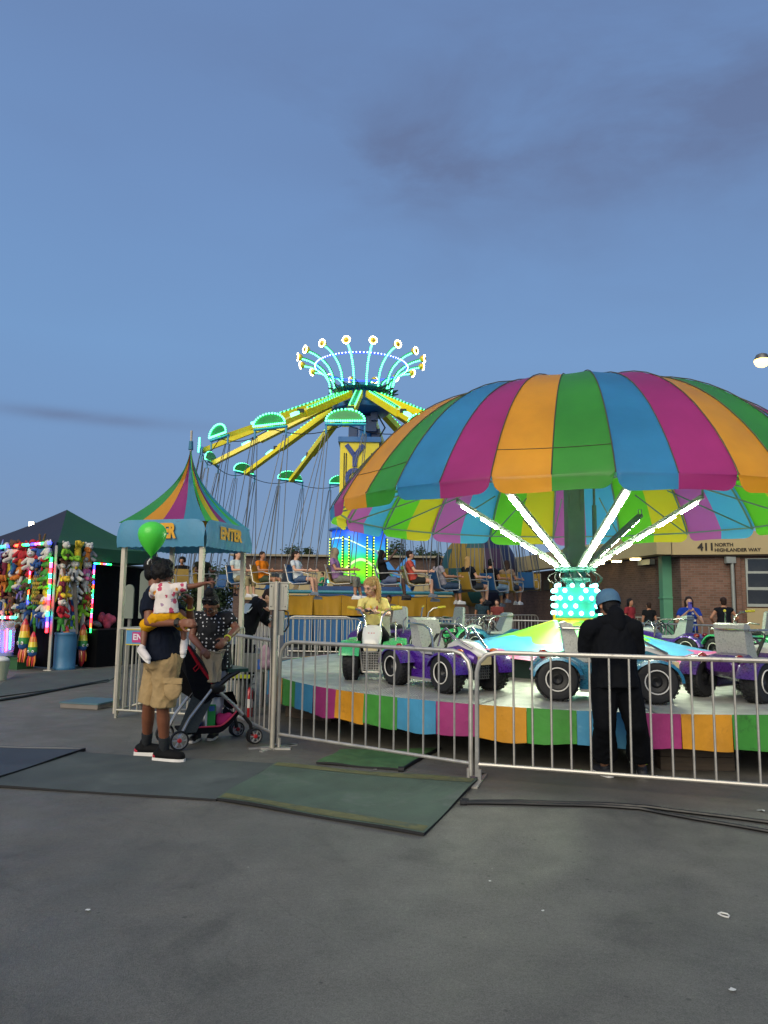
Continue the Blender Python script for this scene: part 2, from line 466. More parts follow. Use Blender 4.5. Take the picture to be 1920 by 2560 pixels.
gA0, gA1 = G(500, 1772), G(684, 1869)
gB0, gB1 = G(694, 1870), G(1177, 1951)
gC0 = G(1193, 1953)
gCd = (G(1905, 2011) - gC0).normalized(); gC1 = gC0 + gCd * 2.5
NF = 'steel crowd barriers in the front row'
barrier('crowd_barrier', 'steel crowd barrier behind the stroller, left of the meter post', gA0, gA1, NF)
barrier('crowd_barrier', 'steel crowd barrier between the meter post and the green mat corner', gB0, gB1, NF)
barrier('crowd_barrier', 'steel crowd barrier in front of the person in black with the blue cap', gC0, gC1, NF)
FR = 'steel barriers behind the striped umbrella ride'
ys = lambda x, y: P(x, y, 1)
def far_barrier(x0, x1, Y0, Y1, lab, grp=FR):
    a, b = P(x0, 1520, Y0), P(x1, 1520, Y1); barrier('crowd_barrier', lab, a, b, grp, r=.021, rb=.012)
far_barrier(600, 689, 15.5, 17.0, 'barrier behind the meter post, beside the stooping person in black')
far_barrier(700, 905, 18.0, 18.6, 'barrier before the yellow and blue skirt, left of the girl in yellow')
far_barrier(985, 1240, 18.8, 19.0, 'barrier behind the purple buggy and below the yellow skirt')
far_barrier(1252, 1505, 18.9, 17.8, 'barrier right behind the round painted cone, left of the capped person')
far_barrier(1580, 1860, 17.6, 15.6, 'barrier in front of the woman filming with a phone')
FS = 'steel barriers around the chair swing ride'
far_barrier(610, 690, 23.0, 20.4, 'far barrier under the orange-shirted swing rider', FS)
far_barrier(722, 882, 20.6, 20.4, 'far barrier below the middle of the yellow skirt', FS)
far_barrier(1000, 1115, 20.8, 21.2, 'far barrier below the right end of the yellow skirt', FS)
far_barrier(1122, 1255, 21.4, 23.6, 'far barrier below the yellow swing seat, behind the ring of cars', FS)
far_barrier(1130, 1230, 26.0, 27.0, 'distant barrier by the brick wall, left one', FS)
far_barrier(1236, 1345, 27.0, 28.0, 'distant barrier by the brick wall, right one', FS)
far_barrier(1540, 1660, 26.5, 25.2, 'distant barrier by the brick wall, right of the capped person', FS)

# ------------------------------------------------------------------ buildings
def brick_mat(name, c1, c2, mortar, sx=1.0):
    m = bpy.data.materials.new(name); m.use_nodes = True; t = m.node_tree; n = t.nodes; l = t.links; b = n['Principled BSDF']
    tcn = n.new('ShaderNodeTexCoord'); mp_ = n.new('ShaderNodeMapping'); mp_.inputs['Rotation'].default_value = (pi / 2, 0, 0)
    l.new(tcn.outputs['Object'], mp_.inputs[0])
    br = n.new('ShaderNodeTexBrick'); br.inputs['Scale'].default_value = 1; br.inputs['Brick Width'].default_value = .21 * sx; br.inputs['Row Height'].default_value = .075 * sx
    br.inputs['Mortar Size'].default_value = .007; br.inputs['Color1'].default_value = (*lin(c1), 1); br.inputs['Color2'].default_value = (*lin(c2), 1); br.inputs['Mortar'].default_value = (*lin(mortar), 1)
    l.new(mp_.outputs[0], br.inputs['Vector'])
    ns = n.new('ShaderNodeTexNoise'); ns.inputs['Scale'].default_value = 1.2; ns.inputs['Detail'].default_value = 7
    l.new(tcn.outputs['Object'], ns.inputs['Vector'])
    mr_ = n.new('ShaderNodeMapRange'); mr_.inputs[1].default_value = .3; mr_.inputs[2].default_value = .7; mr_.inputs[3].default_value = .78; mr_.inputs[4].default_value = 1.2
    l.new(ns.outputs['Fac'], mr_.inputs[0])
    mx = n.new('ShaderNodeMix'); mx.data_type = 'RGBA'; mx.blend_type = 'MULTIPLY'; mx.inputs[0].default_value = 1
    l.new(br.outputs['Color'], mx.inputs[6]); l.new(mr_.outputs[0], mx.inputs[7]); l.new(mx.outputs[2], b.inputs['Base Color'])
    b.inputs['Roughness'].default_value = .88
    bp = n.new('ShaderNodeBump'); bp.inputs['Strength'].default_value = .5; bp.inputs['Distance'].default_value = .01; bp.invert = True
    l.new(br.outputs['Fac'], bp.inputs['Height']); l.new(bp.outputs[0], b.inputs['Normal'])
    return m
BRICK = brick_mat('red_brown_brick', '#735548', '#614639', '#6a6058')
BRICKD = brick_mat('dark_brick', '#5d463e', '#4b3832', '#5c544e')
CREAM = mk('cream_fascia', '#a3936d', .75, 0, .1, .8)
CREAM2 = mk('cream_panel', '#a99a72', .8, 0, .12, .6)
GREENP = mk('green_column_paint', '#4f8a6d', .6, 0, .1, 2)
GLASSD = mk('dark_window_glass', '#141c22', .12, 0, .3, 1.5, spec=.8)
FRAME = mk('window_frame_white', '#8f958f', .5, 0, .08, 4)
SIGNB = mk('sign_letter_black', '#1a1410', .7)
# school: front wall faces the camera, side wall runs back to the left
sch = thing('brick_school_building', 'long single-storey brick building with cream fascia and a street number, behind the rides', 'building', (0, 0, 0))
c0 = P(1704, 1500, 24.0); c0.z = 0
e1 = P(1935, 1500, 23.2); e1.z = 0                         # along the front, to the right
fr_d = (e1 - c0).normalized(); fr_end = c0 + fr_d * 9
sd = P(1282, 1500, 42.0); sd.z = 0; sd_d = (sd - c0).normalized(); sd_len = (sd - c0).length
def wall_box(name, a, d, ln, z0, z1, th, mat, par, nrm, proud=0.0):
    # a box wall: local x along d; outer face towards nrm
    o = bpy.data.objects.new(name, None)
    rz = atan2(d.y, d.x)
    sgn = 1 if V((-d.y, d.x, 0)).dot(nrm) > 0 else -1
    mbx = MB().box((ln / 2, sgn * (proud - th / 2), (z0 + z1) / 2), (ln, th, z1 - z0))
    bpy.data.objects.remove(o)
    ob = mbx.build(name, mat, par, smooth=False); ob.location = a; ob.rotation_euler.z = rz
    return ob
nf = V((fr_d.y, -fr_d.x, 0)); nf = nf if nf.y < 0 else -nf
ns_ = V((sd_d.y, -sd_d.x, 0)); ns_ = ns_ if ns_.x < 0 else -ns_
zf = 1.5 + (1516 - 1391) * 24 / FPX; zt = 1.5 + (1516 - 1335) * 24 / FPX
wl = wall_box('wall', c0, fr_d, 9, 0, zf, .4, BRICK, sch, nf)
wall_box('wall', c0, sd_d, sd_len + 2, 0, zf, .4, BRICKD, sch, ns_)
wall_box('fascia', c0 - fr_d * .25, fr_d, 9.5, zf, zt, .5, CREAM, sch, nf, .28)
wall_box('fascia', c0 - sd_d * .2, sd_d, sd_len + 2, zf + .004, zt - .004, .5, CREAM2, sch, ns_, .9)
wall_box('fascia_trim', c0 - fr_d * .25, fr_d, 9.5, zf - .05, zf - .003, .5, mk('dark_trim', '#3a2d28', .7), sch, nf, .2)
rf = MB(); rf.add([c0 - fr_d * .25 + V((0, 0, zt - .02)) - nf * .3, fr_end + V((0, 0, zt - .02)), fr_end + V((0, 20, zt)), sd + sd_d * 2 + V((0, 0, zt - .02))], [(0, 1, 2, 3)]).build('roof', mk('roof_felt', '#4c4b4a', .9), sch, smooth=False)
def on_front(px, py, out=.01):                              # point of the front wall seen at a pixel
    q = ray(px, py); k = (c0 - CAM).dot(nf) / q.dot(nf); return CAM + q * k + nf * out
fx = (fr_d, V((0, 0, 1)))
def on_fascia(px, py):
    q = ray(px, py); k = (c0 + nf * .28 - CAM).dot(nf) / q.dot(nf); return CAM + q * k
text_mesh('street_number', '411', .33, SIGNB, .012, .010, M=plane_matrix(on_fascia(1765, 1368) + nf * .018, *fx), parent=sch)
text_mesh('street_name', 'NORTH', .155, SIGNB, .01, .003, 'LEFT', M=plane_matrix(on_fascia(1786, 1362.5) + nf * .016, *fx), parent=sch)
text_mesh('street_name', 'HIGHLANDER WAY', .15, SIGNB, .01, .003, 'LEFT', M=plane_matrix(on_fascia(1786, 1375.5) + nf * .016, *fx), parent=sch)
# corner column, green painted
gc = c0 + sd_d * .75 + ns_ * .03
MB().box((0, 0, zf / 2), (.34, .34, zf)).box((0, 0, zf * .56), (.40, .40, .05)).build('corner_column', GREENP, sch, smooth=False).location = gc + ns_ * .08
# lit soffit lamps along the side
lampm = emit('soffit_lamp', '#ffe9a8', 9)
for i in range(6):
    q = c0 + sd_d * (2.0 + i * 1.5) + ns_ * .55
    MB().box((0, 0, 0), (.28, .28, .05)).build('soffit_lamp', lampm, sch, smooth=False).location = (q.x, q.y, zf - .03)
# wall plate with a small notice on the side wall
def on_side(px, py, out=.01):
    q = ray(px, py); k = (c0 - CAM).dot(ns_) / q.dot(ns_); return CAM + q * k + ns_ * out
pa, pb = on_side(1362, 1476, .04), on_side(1402, 1446, .04)
nb = MB().beam(V((pa.x, pa.y, (pa.z + pb.z) / 2)), V((pb.x, pb.y, (pa.z + pb.z) / 2)), .05, abs(pb.z - pa.z)).build('notice_board', mk('dark_board', '#26302e', .5), sch, smooth=False)
mid_ = (pa + pb) / 2 + ns_ * .04
MB().box((0, 0, 0), (.34, .02, .42)).build('notice', mk('yellow_notice', '#8b7a2c', .6), nb, smooth=False)
ntc = sch.children[-1] if False else nb.children[0]; ntc.location = mid_; ntc.rotation_euler.z = atan2(sd_d.y, sd_d.x)
wl_l = MB().box((0, 0, 0), (.9, .18, .18)).build('wall_lamp', FRAME, sch, smooth=False); wl_l.location = on_side(1622, 1406, .1); wl_l.rotation_euler.z = atan2(sd_d.y, sd_d.x)
# window of three lights over a cream panel
def fbox(name, x0, y0, x1, y1, out, th, mat, par):
    a, b = on_front(x0, y0, out), on_front(x1, y1, out)
    c_ = (a + b) / 2; wdt = (V((b.x - a.x, b.y - a.y, 0))).length
    ob = MB().box((0, 0, 0), (wdt, th, abs(a.z - b.z))).build(name, mat, par, smooth=False)
    ob.location = c_; ob.rotation_euler.z = atan2(fr_d.y, fr_d.x); return ob
win = fbox('window', 1862, 1396, 1990, 1518, .03, .06, FRAME, sch)
def sub_of(ob, par):
    ob.parent = par; ob.matrix_parent_inverse = Matrix.LocRotScale(par.location, par.rotation_euler, None).inverted(); return ob
for y0, y1 in ((1398, 1428), (1434, 1468), (1475, 1510)):
    sub_of(fbox('pane', 1868, y0, 1935, y1, .055, .02, GLASSD, None), win)
fbox('lower_panel', 1866, 1520, 1990, 1600, .03, .05, CREAM, sch)
fbox('brick_pier', 1836, 1394, 1858, 1600, .05, .08, BRICK, sch)
dp = thing('downpipe', 'grey-green downpipe with square head on the brick wall beside the man in black', 'downpipe', on_front(1833, 1500, .12) * 1)
dp.location.z = 0
MB().tube([(0, 0, .05), (0, 0, 2.9)], .055, 10).build('pipe', GREYP, dp)
MB().box((-.06, 0, 2.95), (.3, .16, .2)).build('hopper_head', GREYP, dp, smooth=False)
MB().tube([(0, 0, .2), (.02, -.08, .06), (.05, -.25, .03)], .06, 10).build('outlet', GREYP, dp)
# low far wing behind the swing ride
wing = thing('far_school_wing', 'low brown brick wing with pale coping across the background, behind the swing riders', 'building', (0, 0, 0))
Yw = 44.0
def wbox(name, x0, x1, y0, y1, Y, th, mat, par=wing):
    a, b = P(x0, y0, Y), P(x1, y1, Y)
    return MB().box(((a.x + b.x) / 2, Y + th / 2, (a.z + b.z) / 2), (abs(b.x - a.x), th, abs(a.z - b.z))).build(name, mat, par, smooth=False)
z_top, z_mid = P(780, 1392, Yw).z, P(780, 1428, Yw).z
xa, xb = P(586, 1400, Yw).x, P(1330, 1400, Yw).x
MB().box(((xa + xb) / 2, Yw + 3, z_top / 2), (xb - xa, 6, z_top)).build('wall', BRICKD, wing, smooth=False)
MB().box(((xa + xb) / 2, Yw + 2.9, z_top + .06), (xb - xa + .4, 6.4, .12)).build('coping', mk('pale_coping', '#8f8672', .8), wing, smooth=False)
for (x0, x1) in ((600, 676), (724, 832), (1000, 1010), (1012, 1150)):
    wbox('cream_panel', x0, x1, 1428, 1500, Yw - .12, .1, CREAM)
for (x0, x1) in ((678, 722),):
    wb = wbox('window', x0, x1, 1432, 1492, Yw - .12, .1, GLASSD)
    sub_of(wbox('mullion', 699, 701, 1432, 1492, Yw - .16, .05, FRAME, None), wb)
dark_low = P(560, 1400, 43.2)
tower_light = None

# ------------------------------------------------------------------ trees behind the wing
LEAF = mk('dusk_leaves', '#2f4127', .8, 0, .4, 3, trl=.25)
LEAF2 = mk('dusk_leaves_light', '#3c5230', .8, 0, .4, 3, trl=.25)
BARK = mk('bark', '#3a2f26', .9, 0, .3, 6, .4, 30)
def tree(label, px, py_top, Y, rad, hgt, seed):
    rnd = random.Random(seed)
    b = P(px, 1500, Y); t = thing('broadleaf_tree', label, 'tree', (b.x, Y, 0), 0, 'trees behind the school wing')
    top = P(px, py_top, Y).z
    tr = MB(); tr.tube([(0, 0, 0), (.05, 0, top * .3), (.0, .1, top * .55)], [.24, .19, .12], 8)
    for k in range(6):
        a = rnd.random() * 2 * pi
        tr.tube([(0, 0, top * (.32 + .04 * k)), (cos(a) * rad * .5, sin(a) * rad * .5, top * (.5 + .04 * k)), (cos(a) * rad * .75, sin(a) * rad * .75, top * (.62 + .05 * k))], [.08, .05, .02], 6)
    tr.build('trunk', BARK, t)
    cr = MB(); cz = top - hgt / 2
    clumps = []
    for k in range(40):
        while True:
            q = V((rnd.uniform(-1, 1), rnd.uniform(-1, 1), rnd.uniform(-1, 1)))
            if .25 < q.length < 1: break
        clumps.append((V((q.x * rad * .85, q.y * rad * .85, cz + q.z * hgt * .42)), rad * rnd.uniform(.2, .36)))
    for c_, r_ in clumps:
        for k in range(150):
            q = V((rnd.gauss(0, .5), rnd.gauss(0, .5), rnd.gauss(0, .45))) * r_ + c_
            a = V((rnd.gauss(0, 1), rnd.gauss(0, 1), rnd.gauss(0, 1))).normalized(); _, u_, v_ = frame_of(a)
            s_ = rnd.uniform(.06, .13)
            cr.add([q - u_ * s_, q - v_ * s_ * .6, q + u_ * s_, q + v_ * s_ * .6], [(0, 1, 2, 3)], rnd.random() < .4)
    cr.build('crown', [LEAF, LEAF2], t, smooth=False, kind='stuff')
tree('dark round tree above the far wing, left of the swing tower', 745, 1355, 62, 1.6, 4.2, 1)
tree('dark tree just right of the swing tower drum', 990, 1352, 60, 1.9, 4.4, 2)
tree('dark tree between the swing tower and the striped balloon', 1045, 1364, 64, 1.8, 4.0, 3)
tree('low dark tree at the foot of the patchwork balloon', 1090, 1378, 66, 1.5, 3.4, 4)
tree('low tree top peeping over the far wing coping', 815, 1386, 64, 1.2, 3.0, 5)
tree('dark tree behind the entrance tent posts', 545, 1395, 55, 2.2, 4.0, 6)
tree('dark leafy tree seen low between the entrance tent posts', 480, 1420, 52, 2.4, 4.0, 8)
# ------------------------------------------------------------------ striped umbrella ride
UC = V((2.9, 11.2, 0)); DECK = 0.55; DR = 4.53
def up(theta, r, z):                           # theta in degrees from the point nearest the camera, growing to the right
    a = radians(theta); return V((UC.x + r * sin(a), UC.y - r * cos(a), z))
umb = thing('umbrella_kiddie_ride', 'round kiddie ride with striped umbrella canopy, lit spokes and skirted platform', 'fairground ride', UC)
FAB = {'orange': mk('canopy_orange', '#d08b1c', .55, 0, .17, .9, .35, 4, trl=.28, inner='#f4de28', coat=.15),  # inner: same fabric, its lamplit look painted as a brighter colour
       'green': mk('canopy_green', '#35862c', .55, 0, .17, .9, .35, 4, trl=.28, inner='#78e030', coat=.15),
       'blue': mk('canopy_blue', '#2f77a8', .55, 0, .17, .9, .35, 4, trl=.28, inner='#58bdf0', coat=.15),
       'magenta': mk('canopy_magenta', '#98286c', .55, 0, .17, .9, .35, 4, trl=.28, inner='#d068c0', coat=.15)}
SKC = {k: mk('skirt_' + k, c, .6, 0, .2, 3, .35, 10, wear=(w_, 5, .58)) for k, c, w_ in (('orange', '#c98c1f', '#a77319'), ('green', '#3d8a33', '#316b2a'), ('blue', '#3b86ad', '#5f9cb8'), ('magenta', '#9a2f6f', '#7d2a5b'))}
# deck plates of ribbed aluminium
def tread():
    m = bpy.data.materials.new('ribbed_tread_plate'); m.use_nodes = True; t = m.node_tree; n = t.nodes; l = t.links; b = n['Principled BSDF']
    tcn = n.new('ShaderNodeTexCoord')
    wv = n.new('ShaderNodeTexWave'); wv.inputs['Scale'].default_value = 14; wv.bands_direction = 'DIAGONAL'; wv.inputs['Distortion'].default_value = .6; wv.inputs['Detail'].default_value = 1
    l.new(tcn.outputs['Object'], wv.inputs[0])
    ns = n.new('ShaderNodeTexNoise'); ns.inputs['Scale'].default_value = 5; ns.inputs['Detail'].default_value = 6; l.new(tcn.outputs['Object'], ns.inputs['Vector'])
    r = n.new('ShaderNodeMapRange'); r.inputs[1].default_value = .3; r.inputs[2].default_value = .7; r.inputs[3].default_value = .7; r.inputs[4].default_value = 1.1; l.new(ns.outputs['Fac'], r.inputs[0])
    mx = n.new('ShaderNodeMix'); mx.data_type = 'RGBA'; mx.inputs[6].default_value = (.5, .5, .46, 1); mx.inputs[7].default_value = (.72, .71, .65, 1); l.new(wv.outputs['Fac'], mx.inputs[0])
    m2 = n.new('ShaderNodeMix'); m2.data_type = 'RGBA'; m2.blend_type = 'MULTIPLY'; m2.inputs[0].default_value = 1; l.new(mx.outputs[2], m2.inputs[6]); l.new(r.outputs[0], m2.inputs[7])
    l.new(m2.outputs[2], b.inputs['Base Color']); b.inputs['Metallic'].default_value = .55; b.inputs['Roughness'].default_value = .42
    bp = n.new('ShaderNodeBump'); bp.inputs['Strength'].default_value = .6; bp.inputs['Distance'].default_value = .015; l.new(wv.outputs['Fac'], bp.inputs['Height']); l.new(bp.outputs[0], b.inputs['Normal'])
    return m
TREAD = tread()
pl = MB()
a0, a1 = -9.9, 9.9
vs = []; k = 6
for z in (DECK, DECK - .03):
    for r in (1.6, DR - .01):
        for i in range(k + 1):
            a = radians(a0 + (a1 - a0) * i / k); vs.append((r * sin(a), -r * cos(a), z))
n1 = k + 1; fs = []
for i in range(k):
    fs.append((i, n1 + i, n1 + i + 1, i + 1)); fs.append((2 * n1 + i, 2 * n1 + i + 1, 3 * n1 + i + 1, 3 * n1 + i)); fs.append((n1 + i, 3 * n1 + i, 3 * n1 + i + 1, n1 + i + 1))
plate = pl.add(vs, fs).mesh('deck_plate', TREAD, smooth=False)
for i in range(18):
    o = link('deck_plate', plate, umb); o.rotation_euler.z = radians(20 * i + 4)
MB().lathe([(DR - .06, DECK - .05), (DR - .005, DECK - .05), (DR - .005, DECK - .03), (DR - .06, DECK - .03)], 72, capped=False).build('rim_beam', STEEL_D, umb)
fr = MB()
for i in range(9):
    a = radians(40 * i + 12); fr.beam((.3 * sin(a), -.3 * cos(a), .38), (4.5 * sin(a), -4.5 * cos(a), .38), .1, .16)
fr.build('underframe', STEEL_D, umb, smooth=False)
cols = ['green', 'blue', 'magenta', 'orange']
for kk in range(64):                           # skirt panels, the orange one at -3.4..2.2 degrees is index 3
    rnd = random.Random(kk)
    c = cols[kk % 4]; t0 = -3.4 + (kk - 3) * 5.625
    ph = rnd.random() * 6
    def f(a, b, t0=t0, ph=ph):
        th = t0 + a * 5.625 * .995; q = radians(th)
        r = DR + .012 + .012 * sin(7 * a + ph) * b + .006 * sin(23 * a + ph) * b
        zb = .245 + .012 * sin(3 * a + ph) - .01 * sin(pi * a)
        return V((r * sin(q), -r * cos(q), DECK + .004 + (zb - DECK) * b))
    MB().grid(f, 8, 5, flip=True).build('skirt_panel', SKC[c], umb)
# painted centre cone
def cone_mat():
    m = bpy.data.materials.new('painted_cone_cloth'); m.use_nodes = True; t = m.node_tree; n = t.nodes; l = t.links; b = n['Principled BSDF']
    tcn = n.new('ShaderNodeTexCoord'); sp = n.new('ShaderNodeSeparateXYZ'); l.new(tcn.outputs['Object'], sp.inputs[0])
    def M_(op, a, b_=None):
        q = n.new('ShaderNodeMath'); q.operation = op
        for i, x in enumerate((a, b_)):
            if x is None: continue
            if isinstance(x, (int, float)): q.inputs[i].default_value = x
            else: l.new(x, q.inputs[i])
        return q.outputs[0]
    ang = M_('ARCTAN2', sp.outputs[0], M_('MULTIPLY', sp.outputs[1], -1))
    rad = M_('SQRT', M_('ADD', M_('MULTIPLY', sp.outputs[0], sp.outputs[0]), M_('MULTIPLY', sp.outputs[1], sp.outputs[1])))
    wav = M_('ADD', M_('MULTIPLY', M_('SINE', M_('ADD', M_('MULTIPLY', ang, 6), 1.9)), .17), M_('MULTIPLY', M_('SINE', M_('ADD', M_('MULTIPLY', ang, 13), .4)), .06))
    x = M_('ADD', rad, wav)
    rp = n.new('ShaderNodeValToRGB'); rp.color_ramp.interpolation = 'CONSTANT'; l.new(M_('DIVIDE', x, 2.3), rp.inputs[0])
    e = rp.color_ramp.elements; e[0].color = (*lin('#d8c321'), 1); e[1].position = .2; e[1].color = (*lin('#73c81e'), 1)
    for p_, c_ in ((.50, '#3f9fd0'), (.57, '#4fa6d4'), (.76, '#d9609c'), (.86, '#e5a0bd')):
        q = e.new(p_); q.color = (*lin(c_), 1)
    l.new(rp.outputs[0], b.inputs['Base Color']); b.inputs['Roughness'].default_value = .38; b.inputs['Coat Weight'].default_value = .3
    return m
cn = MB()
def fcone(a, b):
    q = 2 * pi * a; r = .34 + 1.8 * b; z = 1.265 - .47 * b - .05 * sin(pi * b) + .012 * b * cos(9 * q) + .02 * b * (abs(cos(4.5 * q)) - .6)
    return V((r * sin(q), -r * cos(q), z))
cn.grid(fcone, 108, 8).build('centre_cone', cone_mat(), umb)
DG = mk('dark_green_panel', '#16302a', .6, 0, .2, 3)
cs = MB().lathe([(1.9, DECK), (1.96, .83)], 18, capped=False).build('cone_skirt', DG, umb, smooth=False)
MB().lathe([(.5, .5), (.5, .9), (.32, 1.2), (.32, 1.3)], 16).build('base_drum', STEEL_D, umb)
ylw = mk('yellow_rail_paint', '#c8a51c', .5)
MB().beam((-.42, -.4, 1.285), (.35, -.4, 1.285), .04, .03).beam((-.42, -.4, 1.28), (-.42, -.4, 1.36), .03, .03).build('yellow_rail', ylw, umb, smooth=False)
# bulb box
TEAL = mk('teal_bulb_box', '#2f9c8c', .45, 0, .08, 4)
bx = MB().lathe([(.40, 1.32), (.40, 1.53), (.392, 1.532), (.392, 1.538), (.40, 1.54), (.40, 1.75)], 4, R=Matrix.Rotation(radians(45 - 8), 3, 'Z')).build('bulb_box', TEAL, umb, smooth=False)
MB().lathe([(.43, 1.30), (.43, 1.325)], 4, R=Matrix.Rotation(radians(37), 3, 'Z')).build('box_base', TEAL, umb, smooth=False)
CYB = emit('cyan_bulb', '#8ffff0', 9)
bulb = MB().ell((0, 0, 0), (.033, .033, .033), n=10, m=7).mesh('bulb', CYB)
sock = MB().lathe([(.04, 0), (.04, .012), (.026, .02)], 10, R=Matrix.Rotation(pi / 2, 3, 'X')).mesh('socket', TEAL)
for side in range(4):
    th = radians(-8 + 90 * side); ax = V((cos(th), sin(th), 0)); nn = V((sin(th), -cos(th), 0))
    for row, z in enumerate((1.37, 1.475, 1.59, 1.70)):
        for c in range(4):
            x = -.225 + .15 * c + (.035 if row % 2 else -.035)
            if (row * 4 + c + side) % 7 == 6: continue
            p = ax * x + nn * (.283 + .035)
            link('bulb', bulb, umb, loc=(p.x, p.y, z))
for c in range(12):
    a = 2 * pi * c / 12 + .1; r = .27 / max(abs(cos(a + .14)), abs(sin(a + .14)))
    link('bulb', bulb, umb, loc=(r * cos(a), r * sin(a), 1.775))
# collar and wiring
CLR = mk('collar_steel', '#5b8f86', .45, .4, .15, 6)
MB().lathe([(.14, 1.75), (.14, 1.83), (.22, 1.85), (.22, 1.89), (.16, 1.9), (.16, 1.98), (.3, 2.0), (.3, 2.04), (.2, 2.06)], 20).build('collar', CLR, umb)
wr = MB()
for kk in range(14):
    a = radians(kk * 25.7); rnd = random.Random(kk + 40); r1 = rnd.uniform(.3, .42)
    pts = [(.2 * cos(a), .2 * sin(a), 2.02)]
    for j in range(1, 6): pts.append(((.2 + (r1 - .2) * sin(j * pi / 6)) * cos(a + .08 * j), (.2 + (r1 - .2) * sin(j * pi / 6)) * sin(a + .08 * j), 2.02 - .045 * j))
    wr.tube(pts, .009, 6)
wr.build('wiring', BLACKP, umb, kind='stuff')
GP = mk('grey_green_post', '#7b9389', .5, .3, .12, 3)
MB().box((0, 0, 3.2), (.25, .25, 2.35)).box((0, 0, 2.2), (.29, .29, .3)).box((-.08, -.13, 3.35), (.04, .02, .9)).box((.08, -.13, 3.35), (.04, .02, .9)).build('centre_post', GP, umb, smooth=False)
MB().tube([(.3, -.02, 2.5), (.3, -.02, 3.0)], .035, 8).tube([(.3, -.02, 2.9), (.31, -.02, 3.9)], .02, 8).build('lift_ram', GP, umb)
# spokes with strip lights
SPK = mk('spoke_channel', '#7f8a80', .45, .3, .12, 4)
WHL = emit('white_strip_light', '#f4ffdf', 110)
for th in (-79, -42, 7, 54, 130, 192):
    a = radians(th); d = V((sin(a), -cos(a), 0))
    p0, p1 = d * .2 + V((0, 0, 2.05)), d * 1.85 + V((0, 0, 3.0)); ax = (p1 - p0).normalized(); side = V((-d.y, d.x, 0)); out = (d * .5 - V((0, 0, .86))).normalized()
    sp = MB().beam(p0, p1, .11, .05, up=out)
    sp.tube([p1 - side * .03, p1 - side * .03 + V((0, 0, .1)), p1 + side * .03 + V((0, 0, .1)), p1 + side * .03], .009, 6)
    so = sp.build('light_spoke', SPK, umb, smooth=False)
    for j in range(5):
        q0, q1 = p0 + (p1 - p0) * (.06 + .187 * j), p0 + (p1 - p0) * (.06 + .187 * j + .14)
        MB().beam(q0 + out * .036, q1 + out * .036, .058, .022, up=out).build('strip_light', WHL, so, smooth=False)
    MB().beam(p0 - ax * .05 + out * .05, p0 + ax * .1 + out * .05, .15, .02, up=out).build('spoke_bracket', CLR, so, smooth=False)
# canopy: 18 gores, each two stripes, with rounded corners at the hem
RC, ZR, HB = 3.72, 2.85, 1.88
def dome(r):                                   # height of the canopy at radius r
    x = min(1, r / RC)
    return ZR + HB * (1 - x ** 3.1) ** 0.92
GN = 18; GA = 360 / GN; G0 = -28.0
canopy = link('canopy_frame', MB().lathe([(.24, dome(.2) - .14), (.24, dome(.2) - .05)], 18).mesh('canopy_frame', GP), umb)
HEM = .17
def gore_pt(g, a, s_):
    # a 0..1 across the gore, s_ 0..1 from crown to fold, 1..2 = hanging hem
    th = radians(G0 + (g + a) * GA); mid = radians(G0 + (g + .5) * GA)
    chord = cos(radians(GA / 2)) / cos(th - mid)
    if s_ <= 1:
        r = .02 + (RC - .02) * sin(s_ * pi / 2) ** .92; z = dome(r) - (.025 * sin(s_ * pi)) * (1 - (2 * a - 1) ** 2)
        if s_ > .985: pass
    else:
        k = 1.0
        r = RC - .02 * (s_ - 1) ; z = ZR - (s_ - 1) * (HEM * k) - .012 * sin(6 * a + g) * (s_ - 1)
    sag = .035 * (1 - (2 * a - 1) ** 2) * sin(min(1, s_) * pi) ** .7 + .014 * sin(19 * s_ + 1.7 * g + 2 * a) * max(0, s_ - .55) * (1 if s_ <= 1 else 0) + .006 * sin(41 * s_ + 3 * g + 5 * a) * min(1, s_)
    r = r * (.55 + .45 * chord) - sag * .5
    return V((r * sin(th), -r * cos(th), z))
order = [('orange', 'green'), ('blue', 'magenta')]
for g in range(GN):
    pr = order[g % 2]
    for h in range(2):
        def f(a, b, g=g, h=h):
            aa = (h + a) / 2; e = min(aa, 1 - aa) / .13
            lim = 2.0 if e >= 1 else 2.0 - (1 - sqrt(max(0, 1 - (1 - e) ** 2))) * 1.06
            s_ = (b / .8 if b < .8 else 1 + (b - .8) / .2)
            if lim >= 1:
                s_ = s_ if s_ <= 1 else 1 + (s_ - 1) * (lim - 1)
            s_ = s_ if lim >= 1 else min(s_, lim) 
            return gore_pt(g, aa, s_)
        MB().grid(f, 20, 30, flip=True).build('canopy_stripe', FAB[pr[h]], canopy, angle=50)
seam = mk('seam_dark', '#4a4a38', .7)
for g in range(GN):
    if g % 4 == 0: MB().tube([gore_pt(g, i / 16, .78) * 1.0008 + V((0, 0, .001)) for i in range(17)], .004, 4).build('seam', seam, canopy)
    for h in (0, .5):
        MB().tube([gore_pt(g, h, s_) * 1.0015 + V((0, 0, .004)) for s_ in [.06 + .94 * i / 16 for i in range(17)]], .007, 4).build('seam', seam, canopy)
for g in range(GN):
    pts = [V((gore_pt(g, 0.0, s_).x * .985, gore_pt(g, 0.0, s_).y * .985, gore_pt(g, 0, s_).z - .04)) for s_ in [i / 14 for i in range(1, 15)]]
    rb = MB().tube(pts, .016, 6)
    q = pts[-1]; rb.tube([q, (q.x * .5, q.y * .5, 3.35)], .012, 6)
    rb.build('rib', GP, canopy)
hp = [V((gore_pt(g, 0.0, 1.0).x * .97, gore_pt(g, 0.0, 1.0).y * .97, ZR - .02)) for g in range(GN)]
MB().tube(hp, .014, 6, closed=True).build('hem_ring', GP, canopy)
